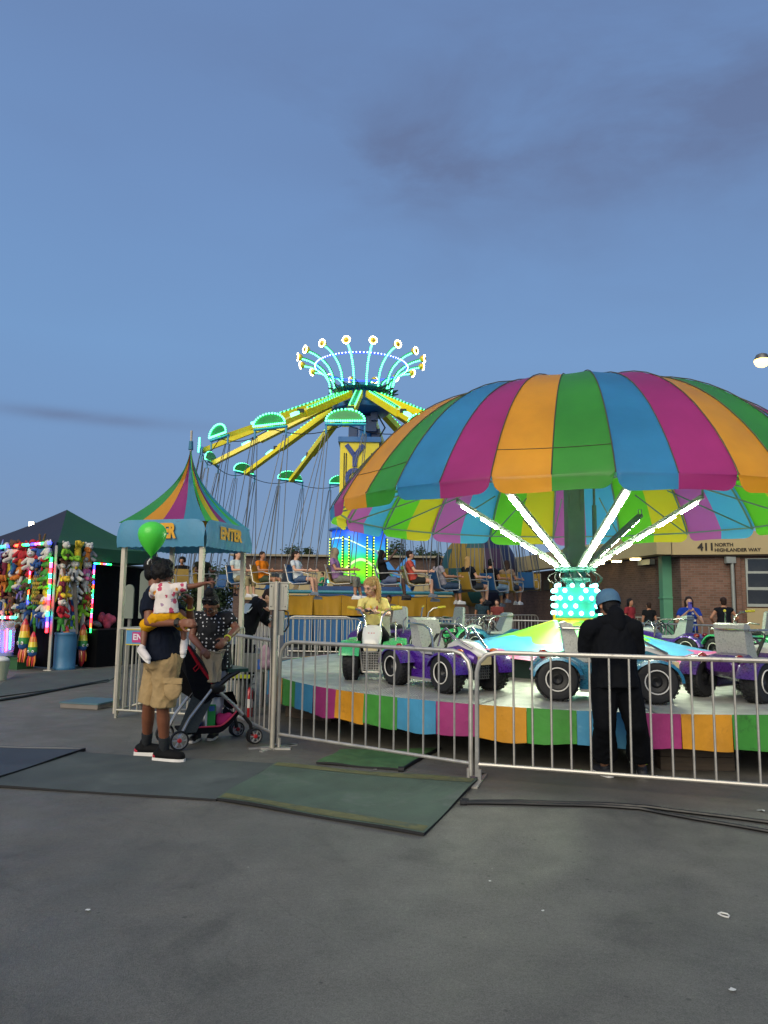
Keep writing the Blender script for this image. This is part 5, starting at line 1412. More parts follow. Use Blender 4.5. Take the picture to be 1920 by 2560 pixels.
MB().tube([J['wrL'] + (J['elL'] - J['wrL']).normalized() * .035 + q for q in [V((.026 * cos(a), .012 * sin(a), .026 * sin(a))) for a in [i * pi / 6 for i in range(12)]]], .009, 6, closed=True).build('wristband', mk('wristband_yellow', '#c9cf3a', .5), gt, off=gb)
for i, (dx, dz, col) in enumerate(((-.03, .1, '#c8a020'), (.02, .09, '#b5a9a0'), (.05, .1, '#a05048'))):
    c = lerp(J['pel'], J['neck'], .62) + V((dx, -.118, dz - .08)); MB().ell(c, (.014, .012, .035)).build('shirt_print', mk('print%d' % i, col, .8), gt, off=gb)
bt = thing('black_gadget', 'small black strap toy held in the girl\'s hands', 'toy', P(922, 1529, YG - .33))
MB().tube([(-.05, 0, .03), (-.02, -.01, .0), (.02, 0, .015), (.06, 0, -.01), (.0, .01, -.03)], .011, 6).build('strap', BLACKP, bt)
MB().ell((-.03, -.005, .012), (.025, .015, .018)).build('buckle', BLACKP, bt)

# ------------------------------------------------------------------ person in black with a cap at the barrier
CYp = 6.4
BLK = cloth('black_hoodie', '#0d0f14', .5, 16, .2)
c = CYp
g1, g2 = G(1512, 1940), G(1606, 1942)
J = dict(pel=P(1536, 1690, c), neck=P(1530, 1548, c + .06), head=P(1521, 1514, c + .13), shL=P(1474, 1572, c), elL=P(1462, 1622, c + .08), wrL=P(1496, 1622, c + .34), shR=P(1584, 1570, c), elR=P(1592, 1628, c + .06), wrR=P(1548, 1618, c + .34),
         hipL=P(1513, 1700, c), knL=P(1511, 1805, c - .02), ankL=V((g1.x, g1.y, .09)), hipR=P(1562, 1700, c), knR=P(1590, 1808, c), ankR=V((g2.x, g2.y, .09)))
pt, pb, pi_ = person('person', 'person in black seen from behind at the barrier, wearing a blue cap', J, (-.12, 1, 0), 'tan', BLK, cloth('black_wide_trousers', '#0b0d12', .5, 14, .2), mk('dark_trainers', '#2a2b30', .6), 'black', 1.0, look=(-.15, .85, -.4), sleeve=1.95, pant_to=1.72, voxel=.009, detail=True, hair_style='none', pant_w=1.2, fat=1.1, sleeve_w=1.2, shirt_len=.1, boxy=True, flare=True, foot_dir=dict(L=(-.35, .9, 0), R=(.25, .95, 0)))
CAPM = mk('blue_grey_cap', '#456a85', .8, 0, .12, 12, .3, 60)
hd, lk, lr, lu, HR = pi_['hd'], pi_['look'], pi_['lr'], pi_['lu'], pi_['HR']
cm = MB().lathe([(.104, -.03), (.106, .02), (.1, .065), (.078, .1), (.04, .12), (.0, .126)], 20, capped=False)
cm.v = [hd + lu * .025 + HR @ V((q.x * .98, q.y * 1.08 - .012, q.z * .95)) for q in cm.v]
co = cm.build('cap', CAPM, pt, off=pb)
bm = MB()
bm.grid(lambda a, b: hd + lu * (.02 - .02 * b) + HR @ V(((a - .5) * .17 * (1 - .25 * b), .1 + .075 * b * (1 - (2 * a - 1) ** 2 * .4), -.012 * (2 * a - 1) ** 2)), 8, 4).build('cap_peak', CAPM, co, off=pb)
remesh(MB().ell(hd - lk * .045 - lu * .03, (.082, .062, .085), HR).ell(hd - lk * .06 - lu * .09, (.06, .045, .06), HR), 'hair', HAIRM['black'], pt, pb, .009, 1, wr=.003, wf=34)
c2 = MB(); c2.cap(hd - lu * .07 - lk * .07, .05, hd - lu * .14 - lk * .09, .07); c2.cap(hd - lu * .13 - lk * .09, .075, J['neck'] - lk * .1 - V((0, 0, .1)), .07); c2.cap(J['neck'] - V((.1, .05, .02)), .06, J['neck'] + V((.1, -.05, -.02)), .06)
remesh(c2, 'hood', BLK, pt, pb, .01, 3)
MB().box(J['ankR'] + V((.02, -.05, .04)), (.015, .01, .03)).build('heel_tab', mk('lime_tab', '#b8d23a', .5), pt, off=pb, smooth=False)
phb = thing('smartphone', 'phone in the hands of the person with the blue cap', 'phone', lerp(J['wrL'], J['wrR'], .5) + V((0, .12, .05)))
MB().box((0, 0, 0), (.16, .012, .078)).build('phone_body', BLACKP, phb, smooth=False); MB().box((0, -.008, 0), (.15, .004, .07)).build('screen', emit('phone_screen', '#9fb8c8', .6), phb, smooth=False)

# ------------------------------------------------------------------ man carrying a child on his hip
def spots_mat(name, base, cols, scale, thr, regular=False):
    m = bpy.data.materials.new(name); m.use_nodes = True; t = m.node_tree; n = t.nodes; l = t.links; b = n['Principled BSDF']
    tcn = n.new('ShaderNodeTexCoord'); v = n.new('ShaderNodeTexVoronoi'); v.inputs['Scale'].default_value = scale; v.inputs['Randomness'].default_value = .25 if regular else .9
    l.new(tcn.outputs['Object'], v.inputs['Vector'])
    nz = n.new('ShaderNodeTexNoise'); nz.inputs['Scale'].default_value = 60; l.new(tcn.outputs['Object'], nz.inputs['Vector'])
    ad = n.new('ShaderNodeMath'); ad.operation = 'MULTIPLY_ADD'; l.new(nz.outputs['Fac'], ad.inputs[0]); ad.inputs[1].default_value = 0 if regular else .35; l.new(v.outputs['Distance'], ad.inputs[2])
    lt = n.new('ShaderNodeMath'); lt.operation = 'LESS_THAN'; l.new(ad.outputs[0], lt.inputs[0]); lt.inputs[1].default_value = thr
    sx = n.new('ShaderNodeSeparateColor'); l.new(v.outputs['Color'], sx.inputs[0])
    rp = n.new('ShaderNodeValToRGB'); rp.color_ramp.interpolation = 'CONSTANT'; e = rp.color_ramp.elements; e[0].color = (*lin(cols[0]), 1); e[1].position = .35; e[1].color = (*lin(cols[1 % len(cols)]), 1)
    if len(cols) > 2: q = e.new(.68); q.color = (*lin(cols[2]), 1)
    l.new(sx.outputs[0], rp.inputs[0])
    mx = n.new('ShaderNodeMix'); mx.data_type = 'RGBA'; l.new(lt.outputs[0], mx.inputs[0]); mx.inputs[6].default_value = (*lin(base), 1); l.new(rp.outputs[0], mx.inputs[7])
    l.new(mx.outputs[2], b.inputs['Base Color']); b.inputs['Roughness'].default_value = .85
    nb_ = n.new('ShaderNodeTexNoise'); nb_.inputs['Scale'].default_value = 26; l.new(tcn.outputs['Object'], nb_.inputs['Vector'])
    bp_ = n.new('ShaderNodeBump'); bp_.inputs['Strength'].default_value = .35; bp_.inputs['Distance'].default_value = .02; l.new(nb_.outputs['Fac'], bp_.inputs['Height']); l.new(bp_.outputs[0], b.inputs['Normal'])
    return m
Ym = 7.05
aR, aL = G(410, 1904), G(365, 1889)
KHAKI = cloth('khaki_shorts', '#a08862', .6, 18, .12); NAVY = cloth('navy_tee', '#121826', .45, 14, .15)
J = dict(pel=P(408, 1640, Ym), neck=P(388, 1466, Ym + .02), head=P(391, 1427, Ym + .03), shR=P(376, 1492, Ym - .16), elR=P(371, 1556, Ym - .27), wrR=P(450, 1557, Ym - .45), shL=P(410, 1490, Ym + .19), elL=P(476, 1562, Ym + .02), wrL=P(475, 1514, Ym - .1),
         hipR=P(417, 1655, Ym - .08), knR=P(407, 1770, Ym - .06), ankR=V((aR.x, aR.y, .115)), hipL=P(399, 1652, Ym + .09), knL=P(372, 1762, Ym + .1), ankL=V((aL.x, aL.y, .115)))
mt, mb_, mi_ = person('person', 'man in a navy t-shirt and khaki cargo shorts carrying a small child', J, (.93, .3, 0), 'brown', NAVY, KHAKI, mk('black_trainers', '#0b0c0f', .8, spec=.2), 'black', 1.06, look=(.9, .2, -.05), sleeve=.6, pant_to=.96, voxel=.0085, detail=True, hair_style='short', fat=1.2, pant_w=1.14, shirt_len=.02,
       sock=cloth('grey_socks', '#2c2f33'), shoe_s=1.16, curl=.7, palm=dict(R=V((0, 1, -.2)), L=V((-.4, -1, 0))), foot_dir=dict(R=(.95, -.28, 0), L=(1, -.05, 0)))
pk = MB(); pc = P(432, 1722, Ym - .2)
pk.ell(pc, (.085, .03, .105)); remesh(pk, 'cargo_pocket', KHAKI, mt, mb_, .01, 2)
MB().beam(pc + V((-.085, -.015, .075)), pc + V((.085, -.015, .07)), .03, .05).build('pocket_flap', KHAKI, mt, off=mb_)
REDR = mk('red_heel', '#b3243a', .6)
for an, fd in ((J['ankR'], V((.95, -.28, 0)).normalized()), (J['ankL'], V((1, -.05, 0)).normalized())):
    MB().ell(an - fd * .075 + V((0, 0, -.06)), (.042, .05, .034), rot3(fd, V((-fd.y, fd.x, 0)), (0, 0, 1))).build('red_heel_panel', REDR, mt, off=mb_)
wv = (J['elR'] - J['wrR']).normalized(); wc = J['wrR'] + wv * .03
_, wa, wb2 = frame_of(wv)
MB().tube([wc + (wa * cos(a) + wb2 * sin(a)) * .033 for a in [i * pi / 8 for i in range(16)]], .011, 6, closed=True).build('watch_strap', BLACKP, mt, off=mb_)
MB().box(wc + V((.0, -.036, .01)), (.036, .012, .04)).build('watch_case', BLACKP, mt, off=mb_, smooth=False)
wv = (J['elL'] - J['wrL']).normalized(); wc = J['wrL'] + wv * .03; _, wa, wb2 = frame_of(wv)
MB().tube([wc + (wa * cos(a) + wb2 * sin(a)) * .034 for a in [i * pi / 8 for i in range(16)]], .007, 6, closed=True).build('wristband', mk('wristband_yellow', '#c9cf3a', .5), mt, off=mb_)
# child
Yc = Ym - .33
J = dict(pel=P(416, 1533, Yc), neck=P(414, 1464, Yc + .0), head=P(413, 1432, Yc + .03), shR=P(446, 1470, Yc - .02), elR=P(490, 1464, Yc), wrR=P(517, 1457, Yc + .03), shL=P(389, 1472, Yc), elL=P(380, 1502, Yc + .16), wrL=P(386, 1512, Yc + .28),
         hipL=P(399, 1543, Yc + .01), knL=P(362, 1566, Yc + .14), ankL=P(357, 1620, Yc + .06), hipR=P(434, 1543, Yc + .01), knR=P(459, 1562, Yc + .2), ankR=P(460, 1604, Yc + .18))
FLOR = spots_mat('floral_print', '#d9cfc8', ['#b5425f', '#cf8a3a', '#9a7f96'], 15, .56)
YSH = cloth('yellow_shorts', '#d39a14', .4, 20)
ct, cb, ci = person('person', 'toddler in a floral top and yellow shorts carried on the man\'s hip', J, (.1, 1, 0), 'brown', FLOR, YSH, mk('white_baby_shoe', '#cfc8c6', .7), 'black', .6, look=(.55, .8, .05), sleeve=.5, pant_to=.98, voxel=.0075, detail=True, hair_style='curly', hs=.86, curl=.8, fat=1.05, sleeve_w=1.25, pant_w=1.12, root=J['pel'] + V((0, 0, -.1)), palm=dict(R=V((0, .3, -1)), L=V((0, 1, 0))), foot_dir=dict(L=(.6, -.5, -.45), R=(.15, -.7, -.5)), shoe_s=1.25)
GLS = mk('spectacle_frame', '#3a3a40', .3, .5)

# ------------------------------------------------------------------ woman stooping over the stroller
Yw_ = 8.05
wR, wL = G(490, 1852), G(534, 1846)
DOT = spots_mat('polka_dot_top', '#0e1016', ['#cfcfd2', '#cfcfd2'], 24, .24, True)
J = dict(pel=P(531, 1652, Yw_), neck=P(532, 1538, Yw_ - .06), head=P(527, 1513, Yw_ - .2), shL=P(570, 1545, Yw_ - .05), elL=P(592, 1572, Yw_ - .1), wrL=P(564, 1600, Yw_ - .32), shR=P(492, 1545, Yw_ - .05), elR=P(480, 1592, Yw_ - .1), wrR=P(506, 1624, Yw_ - .38),
         hipL=P(549, 1662, Yw_), knL=P(540, 1758, Yw_ - .04), ankL=V((wL.x, wL.y, .09)), hipR=P(513, 1662, Yw_), knR=P(500, 1760, Yw_ - .04), ankR=V((wR.x, wR.y, .09)))
wt2, wb3, wi2 = person('person', 'woman in a black polka-dot top bending over the stroller', J, (-.05, -1, 0), 'brown', DOT, cloth('pale_trousers', '#b9bcc4', .4, 20), mk('black_flats', '#15161a', .6), 'black', 1.0, look=(-.12, -.78, -.6), sleeve=.5, pant_to=1.9, voxel=.0085, detail=True, hair_style='bun', curl=1.0, fat=1.15, shirt_len=.08, sleeve_w=1.15, palm=dict(L=V((-.7, .1, -.6)), R=V((.7, .1, -.6))))
hd, lk, lr, lu, HR = (wi2[k] for k in ('hd', 'look', 'lr', 'lu', 'HR'))
gl = MB()
for q in (-1, 1): gl.tube([hd + lr * (.034 * q + .026 * cos(a)) + lu * (.004 + .02 * sin(a)) + lk * .104 for a in [i * pi / 8 for i in range(16)]], .003, 5, closed=True)
gl.tube([hd + lr * -.01 + lk * .106 + lu * .008, hd + lr * .01 + lk * .106 + lu * .008], .003, 5)
gl.build('spectacles', GLS, wt2, off=wb3)
hb_ = MB().tube([hd + lr * .085 * cos(a) + (lu * .095 + lk * .02) * sin(a) + lu * .02 for a in [i * pi / 10 for i in range(11)]], .008, 6)
hb_.build('hair_band', BLACKP, wt2, off=wb3)
sg = MB()
for q in (-1, 1): sg.ell(hd + lr * .032 * q + lu * .105 + lk * .058, (.026, .01, .018), HR, 10, 6)
sg.build('sunglasses', mk('sunglass_lens', '#0c0d10', .08, 0, .1, 5, spec=.9), wt2, off=wb3, kind='stuff')
wv = (J['elL'] - J['wrL']).normalized(); wc = J['wrL'] + wv * .045; _, wa, wb2 = frame_of(wv)
MB().tube([wc + (wa * cos(a) + wb2 * sin(a)) * .031 for a in [i * pi / 8 for i in range(16)]], .009, 6, closed=True).build('wristband', mk('wristband_yellow', '#c9cf3a', .5), wt2, off=wb3)
# beige bag
bc = P(524, 1660, Yw_ - .2)
bag = thing('canvas_tote_bag', 'beige canvas bag held open over the stroller by the stooping woman', 'bag', bc - V((0, 0, .2)))
BEI = cloth('beige_canvas', '#a39680', .7, 12, .12)
def fbag(a, b):
    q = 2 * pi * a; k = .8 + .35 * b; wob = .012 * sin(5 * q + 6 * b) + .01 * sin(9 * q)
    return V(((.125 * k + wob) * cos(q), (.07 * k + wob) * sin(q), .02 + .33 * b + (.02 * cos(2 * q) + .012 * sin(3 * q)) * b - .03 * cos(q) * b))
bb = MB().grid(fbag, 32, 10); bb.ell((0, 0, .03), (.1, .056, .03)); bb.build('bag_body', BEI, bag)
MB().tube([fbag(i / 24, 1.0) for i in range(24)], .007, 6, closed=True).build('bag_rim', mk('bag_binding', '#8b8374', .8), bag)

# ------------------------------------------------------------------ stroller
st0 = G(447, 1877); _sf = G(631, 1859); HDG = atan2(_sf.y - st0.y, _sf.x - st0.x)
stroller = thing('baby_stroller', 'black and red baby stroller with loaded basket in front of the stooping woman', 'stroller', st0, HDG)
SILVER = mk('stroller_silver_tube', '#a9abad', .3, .8, .08, 5)
BFAB = cloth('black_stroller_fabric', '#101116', .4, 30); RFAB = cloth('red_stroller_fabric', '#a01e2c', .4, 30)
def swheel(x, y, r, nm='wheel'):
    R = Matrix.Rotation(pi / 2, 3, 'X'); w_ = bpy.data.objects.new(nm, MB().lathe([(r * .8, -.016), (r * .95, -.018), (r, -.008), (r, .008), (r * .95, .018), (r * .8, .016)], 28, R=R, capped=False).mesh('wheel', BLACK))
    COL.objects.link(w_); w_.parent = stroller; w_.location = (x, y, r)
    rim = MB().tube([(r * .8 * cos(2 * pi * i / 28), 0, r * .8 * sin(2 * pi * i / 28)) for i in range(28)], .0075, 6, closed=True)
    for i in range(6):
        a = 2 * pi * i / 6; rim.beam((.012 * cos(a), 0, .012 * sin(a)), (r * .8 * cos(a), 0, r * .8 * sin(a)), .012, .016, up=(0, 1, 0))
    link('rim', rim.mesh('rim', mk('rim_silver', '#b3b3b2', .35, .4)), w_)
    link('hub_cap', MB().lathe([(.016, -.024), (.022, -.018), (.022, .018), (.016, .024)], 14, R=R).mesh('hub_cap', mk('red_hub', '#b3272c', .4)), w_)
swheel(0, 0, .098); swheel(0, .5, .098)
for y in (-.03, .03, .47, .53): swheel(.80, y, .08)
for y in (.03, .47):
    q = 1 if y > .2 else -1
    MB().tube([(.0, y, .1), (.10, y, .3), (.34, y, .60), (.38, y, .64)], .018, 8).build('rear_leg', SILVER, stroller)
    MB().tube([(.40, y, .56), (.56, y, .42), (.68, y, .30)], [.02, .019, .017], 8).build('front_leg', SILVER, stroller)
    MB().tube([(.68, y, .30), (.765, y, .2), (.79, y - q * .03 * 0, .1)], .02, 8).build('front_fork', BLACKP, stroller)
    MB().ell((.39, y, .6), (.085, .035, .07)).build('fold_joint', BLACKP, stroller)
    MB().tube([(.36, y, .62), (.22, y, .84), (.08, y, 1.02), (.0, y, 1.06)], .016, 8).build('push_tube', SILVER if False else BLACKP, stroller)
    MB().tube([(.40, y, .62), (.50, y, .70), (.62, y, .755)], [.035, .03, .022], 8).build('arm_rest', BLACKP, stroller)
MB().tube([(0, .03, 1.06), (-.03, .12, 1.08), (-.03, .38, 1.08), (0, .47, 1.06)], .017, 8).build('push_handle', BLACKP, stroller)
MB().tube([(.0, .0, .098), (.0, .5, .098)], .01, 8).build('rear_axle', STEEL_D, stroller)
# seat shell
def fseat(a, b):
    y = .04 + .42 * a; k = 1 - (2 * a - 1) ** 2
    pts = [(.07, 1.0), (.16, .84), (.27, .66), (.33, .56), (.44, .54), (.56, .55), (.62, .42)]
    f_ = b * (len(pts) - 1); i = min(int(f_), len(pts) - 2); t_ = f_ - i; x, z = pts[i][0] + (pts[i + 1][0] - pts[i][0]) * t_, pts[i][1] + (pts[i + 1][1] - pts[i][1]) * t_
    return V((x - .05 * k * (1 if b < .5 else 0), y, z - .05 * k))
ss = MB().grid(fseat, 10, 24).grid(lambda a, b: fseat(a, b) + V((-.015, 0, -.03)), 10, 24, flip=True)
ss.build('seat', BFAB, stroller)
for y in (.035, .465):
    MB().prism([(.05, 1.0), (.09, 1.01), (.30, .70), (.40, .60), (.36, .50), (.26, .44), (.14, .52), (.06, .72), (.02, .9)], .012, plane_matrix((0, y, 0), (1, 0, 0), (0, 0, 1))).build('side_panel', BFAB, stroller)
    MB().tube([(.055, y, 1.03), (.17, y, .85), (.29, y, .70), (.33, y, .645)], .022, 8).build('red_side_bolster', RFAB, stroller)
MB().tube([(.12, .018, .8), (.16, .018, .84), (.18, .018, .81), (.14, .018, .77), (.12, .018, .8)], .006, 6).build('red_badge', RFAB, stroller)
MB().prism([(.50, .02), (.72, .02), (.74, .1), (.74, .4), (.72, .48), (.50, .48)], .035, plane_matrix((0, 0, .745), (1, 0, 0), (0, 1, 0))).build('snack_tray', mk('dark_green_tray', '#173a31', .35, 0, .1, 6), stroller)
# basket
def fbask(a, b):
    x = .08 + .56 * a; z = .16 + .0 + .18 * max(0, (a - .62) / .38) ** 1.5 + .015 * (1 - a); y = .05 + .4 * b
    return V((x, y, z - .03 * sin(pi * b)))
MB().grid(fbask, 16, 8).grid(lambda a, b: fbask(a, b) - V((0, 0, .012)), 16, 8, flip=True).build('basket', BFAB, stroller)
MB().grid(lambda a, b: fbask(a, 0) + V((0, -.004, -.035 + .075 * b)), 16, 2).build('basket_side', BFAB, stroller)
MB().tube([fbask(a / 14, 0) + V((0, -.008, .035)) for a in range(15)], .009, 6).build('basket_trim', mk('pink_trim', '#b02a4a', .6), stroller)
MB().grid(lambda a, b: V((-.02 + .2 * a + .1 * b * 0, .03, .16 + .42 * b * (1 - .25 * a))) + V((.16 * b, 0, 0)), 6, 6).build('mesh_panel', mk('grey_mesh_fabric', '#3c4344', .9, 0, .3, 60), stroller)
Ms = Matrix.Translation(st0) @ Matrix.Rotation(HDG, 4, 'Z')
def stw(x, y, z): return Ms @ V((x, y, z))
o = thing('green_carton', 'green and white carton standing in the stroller basket', 'carton', stw(.36, .13, .155), HDG); MB().box((0, 0, .13), (.085, .06, .26)).build('carton', mk('green_print', '#1f8a3a', .5, 0, .1, 8), o, smooth=False); MB().box((-.055, 0, .11), (.02, .058, .22)).build('carton_side', WHITEP, o, smooth=False); MB().box((0, -.031, .22), (.06, .003, .05)).build('carton_label', mk('carton_blue', '#2f5fa0', .5), o, smooth=False)
o = thing('blue_ball', 'dark blue glossy ball in the stroller basket', 'ball', stw(.19, .14, .15)); MB().ell((0, 0, .085), (.085, .085, .085), n=24, m=16).build('ball', mk('blue_vinyl', '#10185a', .15, 0, .05, 5, coat=.8), o); MB().ell((0, 0, .172), (.012, .012, .006)).build('valve', BLACKP, o)
o = thing('pink_bundle', 'pink cloth bundle in the stroller basket', 'cloth', stw(.50, .14, .17)); remesh(MB().ell((0, 0, .07), (.085, .07, .07)).ell((.05, .02, .1), (.06, .06, .05)).ell((-.03, 0, .1), (.05, .05, .05)), 'bundle', cloth('pink_cloth', '#a02a64', .6, 14), o, None, .012, 2)
o = thing('white_cloth_bag', 'crumpled white cloth bag on top of the stroller basket', 'bag', stw(.34, .27, .16))
remesh(MB().ell((0, 0, .2), (.13, .09, .12)).ell((.1, .0, .26), (.08, .06, .07)).ell((-.09, .03, .17), (.07, .06, .09)).ell((.02, -.04, .1), (.1, .07, .1)), 'bag', cloth('white_cloth', '#b8b4ac', .9, 9, .15), o, None, .012, 1)

# ------------------------------------------------------------------ green balloon
bY = 6.75
bp0 = P(378, 1392, bY)
bal = thing('green_balloon', 'shiny green balloon floating above the man and toddler', 'balloon', bp0)
r_ = .128
prof = [(.004, .0), (.012, .012), (.03, .035), (.065, .085), (.098, .14), (.12, .2), (.128, .25), (.122, .3), (.098, .345), (.06, .375), (.022, .389), (.001, .391)]
bm = MB().lathe(prof, 28, capped=True); bm.v = [V((q.x, q.y, q.z * .83)) for q in bm.v]
bm.build('balloon_skin', mk('green_latex', '#62ea55', .35, 0, .04, 3, coat=.15, trl=.3), bal)
MB().lathe([(.003, .002), (.008, -.006), (.014, -.014), (.01, -.016)], 10).build('knot', mk('green_latex_knot', '#2a8f26', .4), bal)
wrp = J  # string tail and fine line down to the man's raised hand
MB().tube([(0, 0, -.012), (-.012, .0, -.025), (-.028, .0, -.045), (-.03, 0, -.07)], .006, 6).build('ribbon_tail', WHITEP, bal)
hp_ = P(468, 1500, Ym - .1) - bp0
MB().tube([(0, 0, -.012), V((.01, .02, -.1)), hp_ * .5 + V((-.03, 0, -.05)), hp_], .0008, 4).build('string', WHITEP, bal)

# ------------------------------------------------------------------ meter post
pp = G(680, 1873)
post = thing('meter_post', 'metal post with a grey electrical box and cables at the barrier joint', 'post', pp)
MB().tube([(0, 0, .0), (0, 0, 1.70)], .024, 12).build('post_tube', ALU, post)
MB().box((.04, 0, .008), (.3, .06, .016)).box((0, .1, .006), (.06, .3, .012)).build('base_plate', STEEL, post, smooth=False)
pbx = MB().box((.015, .08, 1.545), (.19, .1, .28)); pbx.build('electrical_box', mk('box_grey', '#a9a79c', .5, .1, .08, 5), post, smooth=False)
MB().box((.015, .08, 1.69), (.205, .115, .012)).build('box_lid', mk('box_grey', '#a9a79c'), post, smooth=False)
for dx in (-.045, .06): MB().box((dx, .027, 1.545), (.012, .008, .2)).build('box_rib', mk('box_grey', '#a9a79c'), post, smooth=False)
for dx in (-.06, .09):
    for dz in (1.44, 1.65): MB().ell((dx, .028, dz), (.007, .005, .007), n=8, m=6).build('screw', STEEL_D, post)
MB().box((.04, .06, 1.27), (.075, .08, .25)).build('lower_box', mk('box_grey2', '#8c8d86', .5), post, smooth=False)
MB().tube([(-.04, .08, 1.41), (-.05, .07, 1.2), (-.03, .06, .8), (-.02, .05, .3), (0, .05, .05)], .011, 6).build('cable', BLACKP, post)
MB().tube([(.05, .08, 1.41), (.12, .06, 1.38), (.13, .05, 1.25), (.09, .05, 1.18), (.05, .04, 1.2)], .009, 6).build('cable', BLACKP, post)

# ------------------------------------------------------------------ stooping person beyond the barrier
Ys = 12.0
JK = cloth('black_jacket', '#0f1116', .4, 14)
J = dict(pel=P(612, 1575, Ys), neck=P(650, 1500, Ys - .05), head=P(672, 1492, Ys - .05), shL=P(655, 1512, Ys - .2), elL=P(662, 1545, Ys - .25), wrL=P(668, 1528, Ys - .4), shR=P(640, 1502, Ys + .18), elR=P(655, 1545, Ys + .2), wrR=P(672, 1560, Ys),
         hipL=P(614, 1580, Ys - .09), knL=P(620, 1640, Ys - .06), ankL=V((P(618, 1700, Ys).x, Ys - .1, .09)), hipR=P(610, 1580, Ys + .09), knR=P(616, 1640, Ys + .1), ankR=V((P(610, 1700, Ys).x, Ys + .1, .09)))
sp_t, sp_b, sp_i = person('person', 'person in a black jacket stooping behind the meter box', J, (1, -.15, 0), 'light', JK, cloth('black_trousers2', '#101217'), mk('rider_shoe_1', '#1c1c1f', .6), 'brown', 1.0, look=(.8, -.1, -.6), sleeve=1.9, pant_to=1.9, voxel=.014, fat=1.15, sleeve_w=1.15)
WH = mk('white_flash', '#c8ced2', .7)
a_p, b_p, c_p = P(617, 1532, Ys - .24), P(630, 1519, Ys - .22), P(612, 1531, Ys - .25)
MB().tube([P(616, 1530, Ys - .27), P(620, 1529, Ys - .28), P(626, 1524, Ys - .29), P(631, 1518, Ys - .28)], [.006, .014, .009, .002], 8).build('white_flash', WH, sp_t, off=sp_b)
MB().grid(lambda a, b: P(600 + 16 * a + 14 * b, 1532 - 24 * b + 2 * a, Ys - .1 - .14 * a), 6, 6).build('pale_side_panel', mk('pale_blue_fabric', '#93a5b2', .85), sp_t, off=sp_b)
# ticket stand clutter: operator console, extinguisher
cons = thing('operator_console', 'grey operator console cabinet beside the platform, behind the barrier', 'cabinet', V((P(636, 1690, 10.9).x, 10.9, 0)))
MB().box((0, 0, .62), (.34, .4, .26)).build('cabinet', mk('console_grey', '#6d706c', .5, .2, .1, 5), cons, smooth=False)
for x in (-.13, .13): MB().box((x, 0, .25), (.04, .3, .5)).build('leg', STEEL_D, cons, smooth=False)
MB().box((.1, -.205, .6), (.05, .012, .14)).build('blue_sticker', mk('sticker_blue', '#2a5fae', .5), cons, smooth=False)
e0 = G(622, 1792); ex = thing('fire_extinguisher', 'red fire extinguisher standing behind the barrier by the stroller', 'extinguisher', e0)
RED = mk('extinguisher_red', '#a5141c', .3, 0, .08, 5, coat=.4)
MB().lathe([(.045, 0), (.05, .01), (.05, .28), (.04, .33), (.016, .36), (.016, .38)], 20).build('cylinder', RED, ex); MB().lathe([(.0505, .12), (.0505, .23)], 20, capped=False).build('label_wrap', WHITEP, ex)
MB().box((0, 0, .395), (.03, .03, .04)).beam((0, 0, .41), (.09, 0, .43), .018, .012).build('valve', BLACKP, ex, smooth=False); MB().tube([(0, -.02, .39), (.05, -.04, .36), (.06, -.03, .2)], .009, 6).build('hose', BLACKP, ex)
hv = thing('pink_bag', 'pink and grey bag hanging behind the barrier below the meter box', 'bag', P(663, 1640, 9.2))
remesh(MB().ell((0, 0, .0), (.07, .06, .14)).ell((.01, 0, -.1), (.08, .07, .07)), 'bag', cloth('pinkish_bag', '#a88a94', .7, 12, .2), hv, None, .014, 1)
MB().tube([(-.04, 0, .1), (-.03, 0, .24), (.03, 0, .24), (.04, 0, .1)], .007, 6).build('handle', BLACKP, hv)
fc = thing('camp_chair', 'black folding chair with a yellow band behind the barrier', 'chair', V((P(590, 1690, 10.6).x, 10.6, 0)))
MB().box((0, 0, .42), (.44, .42, .03)).build('seat', cloth('black_canvas', '#101115'), fc, smooth=False); MB().box((0, .22, .66), (.44, .03, .42)).build('backrest', cloth('black_canvas', '#101115'), fc, smooth=False)
MB().box((0, -.215, .46), (.46, .012, .05)).build('yellow_band', mk('hi_vis_yellow', '#b9c22a', .6), fc, smooth=False)
for a in (-1, 1):
    MB().tube([(a * .2, -.2, 0), (a * .2, .2, .42)], .012, 6).build('leg', STEEL_D, fc); MB().tube([(a * .2, .2, 0), (a * .2, -.2, .42)], .012, 6).build('leg', STEEL_D, fc)

